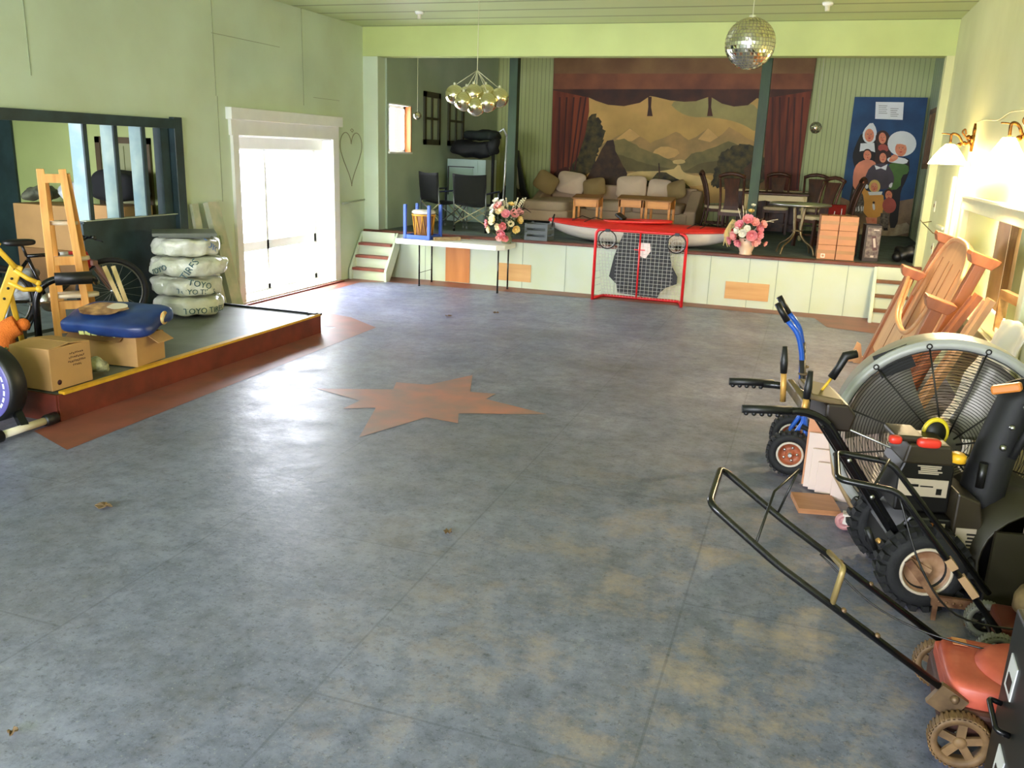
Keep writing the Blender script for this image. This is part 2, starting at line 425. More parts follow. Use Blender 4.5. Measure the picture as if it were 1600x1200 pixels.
# brown framed door in the storage end wall
t = thing('door_frame', 'brown framed narrow door in the end wall behind the teal slats', 'door', (-7.7, 8.335, .2))
b = MB()
for x in (-.36, .36): b.box((x, 0, .9), (.07, .04, 1.8))
b.box((0, 0, 1.765), (.79, .04, .07)); b.build('frame', mat('brown_door_frame', (.30, .24, .14), .5), t)
b = MB(); b.box((0, .008, .87), (.65, .02, 1.72)); b.box((0, -.004, 1.45), (.03, .02, .5)); b.box((0, -.004, 1.05), (.6, .02, .03)); b.build('door_panel', mat('door_panel_paint', (.55, .56, .40), .5), t)
# the dark teal partition
t = thing('slatted_partition', 'dark teal timber partition with upright slats in the storage opening', 'partition', (XL, 0, 0))
b = MB(); b.box((.015, 6.1, 2.16), (.11, 3.85, .10)); b.build('top_rail', M_TEAL, t)
b = MB(); b.box((0, 8.0, 1.22), (.13, .13, 2.02)); b.build('post', M_TEAL, t, bevel=.006)
b = MB(); b.box((-.06, 7.86, 1.16), (.10, .12, 1.9)); b.build('post', M_TEAL, t)
M_SLAT = mat('slat_lit_paint', (.70, .78, .74), .35, var=.35, scale=3, col2=(.52, .64, .66))  # daylight put into the colour of the slat faces; edges stay dark teal
for y in (6.73, 7.12, 7.51):
    b = MB(); b.box((-.075, y, 1.66), (.15, .04, .94)); b.build('slat', M_SLAT, t)
    b = MB(); b.box((.012, y+.004, 1.66), (.02, .05, .94)); b.build('slat_edge', M_TEAL, t)
b = MB(); b.box((-.02, 7.3, .69), (.04, 1.36, .98)); b.box((-.02, 7.3, 1.185), (.07, 1.36, .025)); b.build('lower_panel', M_TEAL, t)
b = MB(); b.box((.0, 7.3, 1.2), (.075, 1.34, .008)); b.build('rail_cap', mat('worn_edge', (.72, .74, .66), .5), t)
# tall window: casing, sashes, panes
win = bpy.data.objects.new('window_1', None); COL.objects.link(win); win['kind'] = 'structure'; win.location = (XL, 0, 0)
b = MB()
b.box((.015, W0-.055, 1.04), (.05, .12, 2.08)); b.box((.015, W1+.075, 1.04), (.05, .16, 2.08)); b.box((.015, (W0+W1)/2+.01, 2.17), (.05, W1-W0+.3, .2))
b.box((.035, (W0+W1)/2+.01, 2.32), (.1, W1-W0+.38, .14)); b.box((.02, (W0+W1)/2, .02), (.06, W1-W0+.24, .04))
for y in (W0-.0, W1+.0): b.box((-.17, y, 1.04), (.34, .03, 2.08))
b.box((-.17, (W0+W1)/2, 2.07), (.34, W1-W0, .03)); b.box((-.17, (W0+W1)/2, .03), (.34, W1-W0, .04))
b.box((-.2, (W0+W1)/2, 1.99), (.12, W1-W0, .16))
b.build('casing', M_WHITE, win, bevel=.006)
b = MB(); yc = (W0+W1)/2
for y in (W0+.05, W1-.05, yc-.14): b.box((-.3, y, 1.0), (.05, .06 if y != yc-.14 else .05, 1.95))
for z in (.09, .66, 1.93): b.box((-.3, yc, z), (.05, W1-W0, .07 if z != .66 else .12))
b.build('sash', M_WHITE, win)
g = bpy.data.materials.new('window_glass'); g.use_nodes = True
nt = g.node_tree; nt.nodes.clear(); out = nt.nodes.new('ShaderNodeOutputMaterial'); mx = nt.nodes.new('ShaderNodeMixShader'); tr = nt.nodes.new('ShaderNodeBsdfTransparent'); gl = nt.nodes.new('ShaderNodeBsdfGlossy')
gl.inputs['Roughness'].default_value = .02; mx.inputs[0].default_value = .05
nt.links.new(tr.outputs[0], mx.inputs[1]); nt.links.new(gl.outputs[0], mx.inputs[2]); nt.links.new(mx.outputs[0], out.inputs[0])
M_GLASS = g
b = MB(); b.box((-.3, yc, 1.01), (.006, W1-W0-.06, 1.9)); b.build('pane', M_GLASS, win)
# the threshold strip, red paint
b = MB(); b.box((XL+.06, yc, .012), (.07, W1-W0+.3, .02)); struct(b.build('trim_9', M_RED))
# wire heart and rail on the wall
b = MB(); pts = []
for i in range(60):
    a = 2*pi*i/60
    hx = 16*sin(a)**3; hy = 13*cos(a)-5*cos(2*a)-2*cos(3*a)-cos(4*a)
    pts.append(V((XL+.007, 11.87+hx*.0205, 1.86+(hy+2)*.029*(1.05 if hy < 0 else .8))))
b.tube(pts, .006, 6, closed=True); b.tube([(XL+.008, 11.85, 2.22), (XL+.03, 11.87, 2.19), (XL+.03, 11.9, 2.22), (XL+.02, 11.87, 2.24)], .006, 5, closed=True)
tag(b.build('wire_heart', mat('grey_wire', (.52, .52, .40), .5)), 'large wire heart hanging on the green wall beside the window', 'decoration')
b = MB(); b.tube([(XL+.04, 11.52, 1.16), (XL+.04, 12.2, 1.19)], .014, 8); b.tube([(XL, 11.6, 1.163), (XL+.04, 11.6, 1.163)], .01, 6); b.tube([(XL, 12.15, 1.188), (XL+.04, 12.15, 1.188)], .01, 6)
tag(b.build('wall_rail', mat('rail_grey', (.62, .66, .56), .5)), 'short grey rail on the wall under the wire heart', 'rail')

# ------------------------------------------------------------ low platform with its yellow nosing
t = thing('platform', 'low grey topped platform with a red front board and yellow edge', 'platform', (0, 0, 0))
b = MB(); b.box(((XL-4.96)/2, (4.54+8.06)/2, .1), (-4.98-XL, 8.06-4.54, .2)); b.build('deck', mat('platform_top', (.46, .48, .45), .5, var=.3, scale=3, bump=.05), t)
b = MB(); b.box((-4.96, 6.3, .1), (.03, 3.54, .2)); b.box(((XL-4.94)/2, 4.53, .1), (1.71, .03, .2)); b.build('front_board', mat('red_board', (.45, .18, .12), .5, var=.4, scale=6), t)
b = MB(); b.box((-4.955, 6.32, .207), (.055, 3.5, .022)); b.build('edge_strip', mat('yellow_edge', (.86, .66, .16), .5, var=.2, scale=12), t)
b = MB(); b.box((-5.7, 8.05, .212), (1.55, .035, .02)); b.box((-5.0, 8.0, .215), (.09, .06, .03)); b.build('edge_strip', mat('black_edge', (.10, .11, .12), .5), t)

# leaning plank
b = MB(); b.bar((-6.28, 8.42, .005), (-6.575, 8.42, 1.31), .20, .07, up=(1, 0, .2)); b.box((-6.39, 8.34, .9), (.02, .05, .1), (0, -.2, 0))
tag(b.build('wooden_plank', mat('old_white_paint', (.80, .78, .68), .6, var=.25, scale=6, col2=(.66, .70, .58))), 'old white painted plank leaning on the wall beside the tall window', 'plank')
b = MB(); b.bar((-6.46, 8.22, .005), (-6.64, 8.20, 1.3), .11, .04, up=(1, 0, .2))
tag(b.build('wooden_plank', MATS['old_white_paint']), 'narrow pale plank leaning between the bagged tyres and the wider plank', 'plank')

# ------------------------------------------------------------ stack of bagged tyres
M_BAG = mat('tyre_bag_plastic', (.84, .84, .78), .28, var=.2, scale=5, bump=.8, bscale=14, col2=(.70, .72, .62))
M_INK = mat('green_print', (.12, .30, .32), .5)
M_TYRE = mat('tyre_rubber', (.075, .075, .08), .75, bump=.15, bscale=60)
M_BLUEFOIL = mat('blue_print', (.35, .50, .72), .3)
tx, ty = -6.16, 7.45
spec = [(.205, 0, 'lowest'), (.20, -.015, 'second from the bottom'), (.205, .02, 'second from the top'), (.19, 0, 'topmost')]
z = .218
for k, (h, dx, nm) in enumerate(spec):
    lbl = {0: 'lowest bagged tyre of the stack by the teal partition', 1: 'bagged tyre resting on the lowest bagged tyre', 2: 'bagged tyre just under the topmost bagged tyre', 3: 'topmost bagged tyre of the stack, with a dark board on it'}[k]
    t = thing('bagged_tire', lbl, 'tire', (tx+dx, ty, z), 0, 'bagged tires stacked on the platform')
    R = .345 + (.035 if k == 2 else 0) - (.02 if k == 3 else 0)
    b = MB(); superq(b, (0, 0, h/2), (2*R, 2*R, h-.008), .42, 1., 64, 22, None, .05, 9, k*3)
    b.v = [V((p.x, p.y, min(max(p.z, .002), h-.001))) for p in b.v]
    b.build('plastic_bag', M_BAG, t)
    b = MB(); b.lathe([(.17, .03), (R-.06, .03), (R-.045, .06), (R-.045, h-.06), (R-.06, h-.03), (.17, h-.03), (.17, .03)], 32); b.build('tire', M_TYRE, t)
    fr_ = -.77   # towards the hall
    if k == 0: bent_text('TOYO TIRES', .085, R+.012, h*.34, fr_+.35, 'lettering', M_INK, t, bulge=None)
    if k == 1: bent_text('TOYO TIRES', .075, R+.012, h*.30, fr_+.15, 'lettering', M_INK, t, tilt=-.06); 
    if k == 1: bent_text('TOYO', .09, R+.012, h*.68, fr_+.25, 'lettering', M_INK, t, tilt=-.25)
    if k == 2: bent_text('TIRES', .10, R+.014, h*.5, fr_-.1, 'lettering', M_INK, t, tilt=.9)
    if k == 2: bent_text('TOYO', .08, R+.014, h*.4, fr_-.95, 'lettering', M_INK, t, tilt=.35)
    if k == 3: bent_text('TOYO', .09, R, h*.55, fr_+.75, 'lettering', M_BLUEFOIL, t, tilt=-.5)
    z += h+.002
b = MB(); b.box((tx, ty-.02, z+.037), (.62, .5, .03), (0, 0, .72)); b.box((tx, ty-.02, z+.012), (.5, .4, .02), (0, 0, .72))
tag(b.build('board', mat('grey_board', (.36, .38, .33), .5)), 'dark grey board lying on the topmost bagged tyre', 'board')

# ------------------------------------------------------------ wooden shelf stand
M_PINE = wood('pine_wood', (.90, .68, .36), (.80, .55, .25), .45, 'z')
M_SEATW = mat('pale_shelf_top', (.86, .78, .66), .5, var=.12, scale=5)
t = thing('shelf_stand', 'tall tapering pine plant stand with three round shelves', 'shelf stand', (-6.36, 5.90, .212), radians(46))
for a, c in (((0, 0, 0), (-.005, .02, 1.5)), ((.27, -.02, 0), (.165, .02, 1.5)), ((.33, .20, 0), (.195, .06, 1.46)), ((.05, .24, 0), (.02, .10, 1.45))):
    b = MB(); b.bar(a, c, .062, .05, up=(0, 1, 0)); b.build('leg', M_PINE, t, bevel=.004)
for z_, x0, x1 in ((1.42, 0, .17), (.70, 0, .225), (.30, 0, .25)):
    b = MB(); b.box(((x0+x1)/2, .01, z_), (x1-x0, .035, .075)); b.build('rung', M_PINE, t)
for z_, x_, y_, rx, ry in ((1.03, .13, .10, .125, .10), (.71, .17, .12, .15, .12), (.38, .16, .09, .21, .13)):
    b = MB(); b.lathe([(0, -.015), (1, -.015), (1, .015), (0, .015)], 28)
    for i, p in enumerate(b.v): b.v[i] = V((p.x*rx + x_, p.y*ry + y_, p.z + z_))
    b.build('shelf', M_SEATW, t)
t = thing('wooden_trestle', 'pale folded wooden slats leaning beside the pine plant stand', 'slats', (-6.05, 6.33, .212), radians(46))
for dx in (0, .075): 
    b = MB(); b.bar((.12+dx*.3, 0, 0), (-.09+dx, .1, .62), .04, .03, up=(0, 1, 0)); b.build('slat', wood('pale_ash', (.86, .78, .55), (.74, .63, .40)), t)

# ------------------------------------------------------------ bicycle
M_STEEL = mat('brushed_steel', (.70, .70, .68), .3, 1.)
M_BLK = mat('black_plastic', (.06, .06, .065), .45)
M_BLKG = mat('black_gloss', (.05, .05, .055), .25)
M_BIKER = mat('bike_red', (.72, .13, .12), .3)
M_GREYW = mat('grey_white_decal', (.82, .82, .82), .4)
def wheel(parent, c, R, w, axis_rot, spokes=18, name='wheel'):
    e = MB(); e.torus(R-w/2, w/2, 40, 8); o = e.build(name, M_TYRE, parent, c, axis_rot)
    e = MB(); e.torus(R-w-.008, .009, 40, 6); e.build('rim', mat('dull_rim', (.45, .45, .43), .4, .8), o)
    e = MB(); e.lathe([(.0, -.03), (.022, -.03), (.022, .03), (0, .03)], 12)
    for k in range(spokes):
        a = 2*pi*k/spokes; s_ = .02 if k % 2 else -.02
        e.tube([(.02*cos(a), .02*sin(a), s_), ((R-w)*cos(a+.1), (R-w)*sin(a+.1), 0)], .0014, 4, cap=False)
    e.build('spokes', M_STEEL, o); return o
# bike frame local: x forward, y left, z up; rear hub at 0
t = thing('bicycle', 'red and black mountain bicycle parked against the teal panel', 'bicycle', (-6.765, 5.67, .212), radians(70))
wheel(t, (0, 0, .33), .33, .05, (pi/2, 0, 0))
fw = wheel(t, (1.03, -.02, .33), .33, .05, (pi/2, 0, -.35))
b = MB(); hd = V((.80, 0, .72)); hb = V((.845, 0, .60)); bb = V((.42, 0, .29)); st = V((.28, 0, .72)); ax = V((0, 0, .33))
b.tube([hd, hb], .024, 10); b.mi = 0
for a, c, r in ((hd, st, .017), (hb, bb, .021), (V((.29, 0, .70)), bb, .0165)):
    if r == .0165: b.mi = 2; b.tube([a, c], r, 10); continue
    b.mi = 0; b.tube([a, a.lerp(c, .3)], r, 10); b.mi = 1; b.tube([a.lerp(c, .3), a.lerp(c, .45)], r+.0005, 10); b.mi = 2; b.tube([a.lerp(c, .45), c], r, 10)
for s_ in (-.05, .05):
    b.mi = 2; b.tube([st + V((0, s_*.3, -.04)), ax + V((0, s_, 0))], .009, 8); b.tube([bb + V((0, s_*.5, 0)), ax + V((0, s_, 0))], .009, 8)
b.build('frame', [M_BIKER, M_GREYW, M_BLKG], t)
b = MB()
for s_ in (-.055, .055): b.tube([(.86, s_, .62), (.90, s_, .57), (1.03, s_-.02, .33)], [.018, .02, .014], 8)
b.box((.86, 0, .62), (.05, .15, .05)); b.build('fork', mat('fork_grey_red', (.50, .36, .32), .4), t, bevel=.006)
b = MB(); b.tube([hd, (.775, 0, .82), (.84, 0, .86)], .016, 8); b.tube([(.80, .24, .88), (.84, .12, .86), (.84, -.12, .86), (.80, -.24, .88)], .013, 8)
for s_ in (-1, 1): b.tube([(.80, .24*s_, .88), (.81, .15*s_, .875)], .018, 8); b.tube([(.85, .12*s_, .85), (.90, .19*s_, .83)], .006, 6)
b.build('handlebar', M_BLKG, t)
b = MB(); b.tube([st, (.25, 0, .82)], .013, 8); superq(b, (.23, 0, .845), (.27, .13, .06), .6, .7); b.build('saddle', M_BLK, t)
b = MB(); b.lathe([(0, -.005), (.09, -.005), (.09, .005), (0, .005)], 24, 'y', (.42, -.05, .29)); b.tube([(.42, -.07, .29), (.27, -.075, .30)], .012, 6); b.tube([(.42, .07, .29), (.57, .075, .28)], .012, 6); b.box((.26, -.10, .30), (.09, .07, .02)); b.box((.58, .10, .28), (.09, .07, .02)); b.build('crank', M_STEEL, t)
# prop stand so that it stays upright
b = MB(); b.tube([(.36, .02, .27), (.30, .19, .005)], .008, 6); b.build('kickstand', M_BLKG, t)

# ------------------------------------------------------------ cartons, pet food sack
M_CARD = mat('cardboard', (.74, .57, .36), .75, var=.12, scale=4, bump=.05, bscale=30)
M_CARDD = mat('cardboard_dark', (.55, .40, .24), .8, var=.15, scale=4)
M_CINK = mat('brown_print', (.32, .20, .14), .7)
t = thing('cardboard_box', 'closed brown cardboard box at the near corner of the platform', 'box', (-5.2, 4.74, .212))
b = MB(); b.box((0, 0, .155), (.37, .38, .31)); b.build('body', M_CARD, t, bevel=.006)
for s_ in (-1, 1):
    b = MB(); b.box((0, s_*.098, .316), (.36, .18, .007), (s_*-.10, 0, 0)); b.build('flap', M_CARD, t)
b = MB(); rp = random.Random(8)     # four worn, unreadable lines of stamped print
for r, (n, z) in enumerate(((8, .245), (9, .215), (10, .185), (5, .155))):
    for k in range(n):
        y = .06+(k-n/2)*.0165; h = rp.uniform(.008, .017)
        b.box((.1862, y, z), (.0012, .004, h)); b.box((.1862, y+.004, z+rp.choice((-.006, 0, .006))), (.0012, .009, .004))
b.build('print', M_CINK, t)
b = MB(); b.lathe([(0, 0), (.02, 0), (.02, .001), (0, .001)], 10, 'x', (.185, -.12, .055)); b.build('stamp', mat('dark_stamp', (.24, .08, .10), .7), t)
t = thing('cardboard_box', 'open cardboard box with flaps, holding up the blue sack', 'box', (-5.32, 5.52, .212), radians(6))
b = MB(); b.box((0, 0, .004), (.62, .36, .008))
for s_ in (-1, 1): b.box((0, s_*.178, .12), (.62, .006, .24)); b.box((s_*.308, 0, .12), (.006, .36, .24))
b.build('body', M_CARD, t)
b = MB(); b.box((.36, .06, .21), (.13, .20, .006), (0, .5, 0)); b.build('flap', M_CARD, t)
b = MB(); b.box((-.05, -.21, .225), (.5, .07, .006), (.5, 0, 0)); b.build('flap', M_CARDD, t)
b = MB(); b.box((0, 0, .12), (.59, .33, .22)); b.build('packing', M_CARDD, t)
b = MB(); superq(b, (-5.27, 5.52, .212+.315), (.74, .46, .15), .45, .35, 40, 18, Matrix.Rotation(radians(8), 3, 'Z'), .02, 6, 3)
M_SACK = mat('blue_sack', (.11, .18, .38), .35, var=.3, scale=4, col2=(.16, .27, .50))
t = thing('pet_food_sack', 'bulging blue printed sack lying on the open cardboard box', 'sack', (-5.27, 5.50, .50), 0, rot=(radians(13), 0, radians(8)))
b = MB(); superq(b, (0, 0, .07), (.78, .50, .15), .55, .35, 48, 20, None, .035, 7, 3); b.build('bag', M_SACK, t)
def on_sack(u, v): # point on the sack's top
    q = 1-abs(v/.245)**5; return .072 + .078*max(0, q)**.3*max(0, 1-abs(u/.39)**8)**.3
def blob(cx, cy, rx, ry, name, m, seed, parent, zf, lift):
    e = MB(); n = 22; pts = [V((cx, cy, 0))]
    for i in range(n):
        a = 2*pi*i/n; q = 1 + .3*noise.noise(V((cos(a)*1.5, sin(a)*1.5, seed)))
        pts.append(V((cx+rx*cos(a)*q, cy+ry*sin(a)*q, 0)))
    pts = [V((p.x, p.y, zf(p.x, p.y)+lift)) for p in pts]
    e.add(pts, [(0, 1+i, 1+(i+1) % n) for i in range(n)]); return e.build(name, m, parent)
blob(-.08, -.05, .20, .12, 'print', mat('sack_tan', (.80, .62, .42), .4, var=.5, scale=14, col2=(.45, .30, .2)), 2, t, on_sack, .02)
blob(.02, .01, .09, .06, 'print', mat('sack_cream', (.86, .80, .70), .4), 5, t, on_sack, .026)
b = MB()
b.lathe([(0, 0), (.055, 0), (.055, .004), (0, .004)], 18, 'x', (.388, .06, .08)); b.build('print', mat('sack_orange', (.85, .52, .18), .4, var=.5, scale=25, col2=(.9, .85, .6)), t)
b = MB()
for q in range(6): b.box((-.17+q*.055, -.238, .035), (.045, .004, .03), (0, .2*(q % 2), 0))
b.build('print', mat('sack_lime', (.86, .86, .55), .4), t)
b = MB(); b.box((0, -.233, .085), (.018, .01, .015)); b.box((-.004, -.237, .06), (.018, .01, .018)); b.build('print', M_GREYW, t)

# wrapped rubbish between the two cartons
b = MB(); superq(b, (-5.12, 5.09, .28), (.14, .15, .1), .8, .8, 18, 10, None, .05, 14, 2)
tag(b.build('crumpled_wrapper', mat('wrapper', (.35, .36, .28), .35, var=.8, scale=22, col2=(.75, .75, .6))), 'crumpled dark wrapper lying between the two cardboard boxes', 'wrapper')

# ------------------------------------------------------------ exercise bike at the floor's left edge
t = thing('exercise_bike', 'exercise bike flywheel with a purple face and white ring, on the floor before the platform', 'exercise bike', (-5.21, 4.22, 0))
M_PURP = mat('purple_disc', (.40, .38, .66), .35, var=.2, scale=3)
b = MB(); b.lathe([(0, -.06), (.255, -.06), (.27, -.04), (.27, .06), (.255, .075), (0, .075)], 56, 'y', (0, 0, .335)); fl = b.build('flywheel', M_BLK, t)
b = MB(); b.lathe([(0, -.066), (.235, -.066), (.25, -.058), (.25, -.05), (0, -.05)], 56, 'y', (0, 0, .335)); b.build('face_plate', M_PURP, fl)
b = MB(); 
for k in range(26):
    a0 = 2*pi*k/26; a1 = a0+.175; n_ = 4
    for i in range(n_):
        p, q = a0+(a1-a0)*i/n_, a0+(a1-a0)*(i+1)/n_
        b.add([(r*cos(a), -.0672, .335+r*sin(a)) for r, a in ((.197, p), (.213, p), (.213, q), (.197, q))], [(0, 1, 2, 3)])
b.build('white_ring', mat('white_print', (.92, .93, 1), .5), fl)
for i, ch in enumerate('TRAINER'):
    a = 1.15 - i*.33
    text_mesh(ch, .05, 'lettering', MATS['white_print'], fl, basis((.13*sin(a+0.0)*0+.13*cos(a), -.0674, .335+.13*sin(a)), (sin(a), 0, -cos(a)), (cos(a), 0, sin(a))), .0003)
b = MB(); b.tube([(.27, -.20, .05), (.27, .18, .05)], .027, 12); b.build('stabiliser', mat('cream_enamel', (.86, .82, .74), .35), t)
for y_ in (-.235, .215):
    b = MB(); b.lathe([(0, -.05), (.036, -.05), (.042, -.03), (.042, .05), (0, .05)], 14, 'y', (.27, y_, .05)); b.build('end_cap', M_BLK, t)
b = MB(); b.bar((.27, 0, .06), (0, 0.09, .335), .05); b.bar((0, .09, .335), (-.75, .02, .08), .06); b.bar((-.25, .05, .25), (-.35, .02, .85), .05); b.build('frame', M_BLKG, t)
b = MB(); b.tube([(-.75, -.2, .03), (-.75, .22, .03)], .03, 10); b.build('stabiliser', MATS['cream_enamel'], t)
b = MB(); superq(b, (-.37, .02, .9), (.26, .2, .09), .6, .7); b.build('saddle', M_BLK, t)

# black padded handle on a post
t = thing('padded_handle', 'black padded handlebar on an upright post before the pine stand', 'exercise machine', (-6.13, 5.52, .212), radians(46))
b = MB(); b.tube(rnd_path([(-.03, 0, 0), (-.02, 0, .42), (.02, 0, .53), (.12, 0, .60), (.44, 0, .605), (.46, .1, .55)], .12, 6), .03, 10); b.build('post', M_BLKG, t)
b = MB(); b.tube([(.14, 0, .60), (.43, 0, .605)], .055, 12); b.build('grip_pad', M_BLK, t)
b = MB(); b.box((.06, 0, .02), (.28, .3, .035)); b.build('base', M_BLK, t, bevel=.01)

# yellow plastic frame with holes and prongs
M_YEL = mat('yellow_plastic', (.90, .72, .20), .4)
t = thing('toy_frame', 'yellow plastic toy frame with holes and round tipped prongs', 'toy', (-6.18, 5.22, .402), radians(46))
b = MB(); b.bar((-.08, 0, .07), (.13, .02, .56), .10, .05, up=(0, 1, 0)); b.build('beam', M_YEL, t, bevel=.01)
b = MB()
for q in (.45, .62, .78, .92):
    b = MB(); b.lathe([(0, -.002), (.011, -.002), (.011, .002), (0, .002)], 10, 'y', (-.08+.21*q, .02*q-.027, .07+.49*q)); b.build('hole', M_BLK, t)
b = MB(); b.tube([(.12, 0, .54), (.02, 0, .68), (-.08, 0, .80)], .022, 8); b.tube([(-.14, 0, .71), (.0, 0, .74), (.03, 0, .72)], .02, 8); b.build('bar', M_YEL, t)
b = MB(); b.tube([(.11, 0, .52), (.20, -.02, .45), (.27, -.02, .41)], .02, 8); b.tube([(.06, 0, .42), (.16, -.02, .36), (.26, -.02, .36)], .02, 8); b.ball((.27, -.02, .36), .028); b.ball((.27, -.02, .41), .024); b.build('prong', M_YEL, t)
b = MB(); b.tube([(-.07, .0, .10), (-.1, -.08, -.165)], .022, 8); b.tube([(-.05, .0, .15), (-.2, .2, -.165)], .022, 8); b.build('foot', M_YEL, t)
b = MB(); b.tube([(.05, .02, .40), (.10, .20, -.165)], .022, 8); b.build('foot', M_YEL, t)
# orange soft toy and the pot under it
M_ORG = mat('orange_plush', (.90, .47, .16), .9, bump=.6, bscale=90)
t = thing('soft_toy', 'orange soft toy slumped above the potted plant beside the cardboard box', 'soft toy', (-5.98, 5.08, .212), radians(46))
b = MB(); b.tube(smooth_path([(-.12, .03, .0), (-.1, .02, .1), (-.06, 0, .2), (0, 0, .27), (.06, 0, .3)], 4), [.06]*4+[.1]*6+[.085]*7, 16); b.ball((.1, -.0, .30), .052); b.build('body', M_ORG, t)
b = MB(); b.tube([(-.05, .02, .2), (.06, .0, .08), (.10, 0, .02)], [.05, .04, .03], 10); b.build('leg', mat('brown_plush', (.52, .34, .18), .9), t)
t = thing('potted_plant', 'small green plant in a red pot beside the closed cardboard box', 'plant', (-5.62, 4.68, .212))
b = MB(); b.lathe([(.0, 0), (.06, 0), (.085, .13), (.075, .13), (.07, .11), (0, .11)], 20); b.build('pot', mat('red_pot', (.55, .24, .18), .5), t)
b = MB()
for k in range(26):
    a = k*2.4; r = .02+.07*((k*37) % 10)/10; p = V((r*cos(a), r*sin(a), .14+.09*((k*53) % 10)/10)); d = V((cos(a), sin(a), .5))*.035; s_ = V((-sin(a), cos(a), 0))*.018
    b.add([p-d, p+s_, p+d, p-s_], [(0, 1, 2, 3)])
b.build('foliage', mat('plant_green', (.25, .42, .16), .6), t)
# black oddments behind the stand on the platform
t = thing('plastic_bin', 'dark plastic bin of oddments behind the orange soft toy', 'bin', (-6.52, 5.45, .212))
b = MB(); b.box((0, 0, .12), (.28, .28, .24), None, 1.1); b.build('body', mat('dark_green_bin', (.14, .18, .16), .5), t, bevel=.02)
b = MB()
for k in range(5): b.tube([(-.1+k*.05, -.05, .2), (-.12+k*.06, -.08+.03*k, .36+.02*(k % 3))], .012, 6)
b.build('contents', mat('grey_tools', (.45, .47, .48), .4, .5), t)

# ------------------------------------------------------------ things inside the storage recess
def carton(loc, size, label, rz=0, m=M_CARD, group='cartons stored behind the teal partition'):
    t = thing('cardboard_box', label, 'box', loc, rz, group)
    e = MB(); e.box((0, 0, size[2]/2), size); e.build('body', m, t, bevel=.006)
    e = MB(); e.box((0, -size[1]/2-.0008, size[2]/2), (.05, .0016, size[2])); e.box((0, 0, size[2]+.0008), (.05, size[1], .0016)); e.build('tape', mat('parcel_tape', (.62, .46, .26), .3), t)
    return t
carton((-8.35, 7.95, .2), (.85, .5, .52), 'large carton at the bottom, behind the top of the pine stand', 0, M_CARDD)
carton((-8.3, 7.95, .722), (.95, .5, .50), 'wide pale carton behind the top of the pine stand')
carton((-7.44, 8.0, .2), (.7, .45, .55), 'lower carton behind the handlebar of the bicycle', 0, M_CARDD)
carton((-7.46, 8.0, .752), (.44, .45, .5), 'upper carton seen between the teal slats over the bicycle')
b = MB(); superq(b, (-7.45, 7.98, 1.47), (.62, .42, .34), .5, .5, 28, 14, None, .05, 5, 7)
tag(b.build('duffel_bag', mat('black_cloth', (.07, .075, .085), .85)), 'black cloth bag on the upper carton behind the slats', 'bag')
b = MB(); superq(b, (-8.0, 7.9, 1.36), (.36, .3, .2), .8, .8, 24, 12, None, .1, 9, 2)
tag(b.build('plastic_bag', mat('white_plastic', (.85, .86, .88), .3)), 'crumpled white plastic bag on the wide carton in the recess', 'bag')
b = MB(); superq(b, (-8.55, 7.9, 1.33), (.34, .3, .15), .7, .7, 24, 12, None, .08, 9, 5)
tag(b.build('cloth_bundle', mat('dark_olive', (.20, .22, .16), .7, var=.6, scale=9, col2=(.45, .45, .38))), 'dark bundle on the wide carton at the end of the recess', 'bundle')
b = MB(); superq(b, (-8.15, 7.2, .32), (.5, .4, .24), .7, .7, 24, 12, None, .08, 5, 8); superq(b, (-8.2, 7.2, .5), (.3, .3, .14), .8, .8, 24, 12, None, .05, 7, 4)
tag(b.build('sack', mat('grey_sack', (.36, .34, .30), .6, var=.5, scale=8, col2=(.7, .7, .7))), 'grey sack slumped on the recess floor behind the pine stand', 'sack')
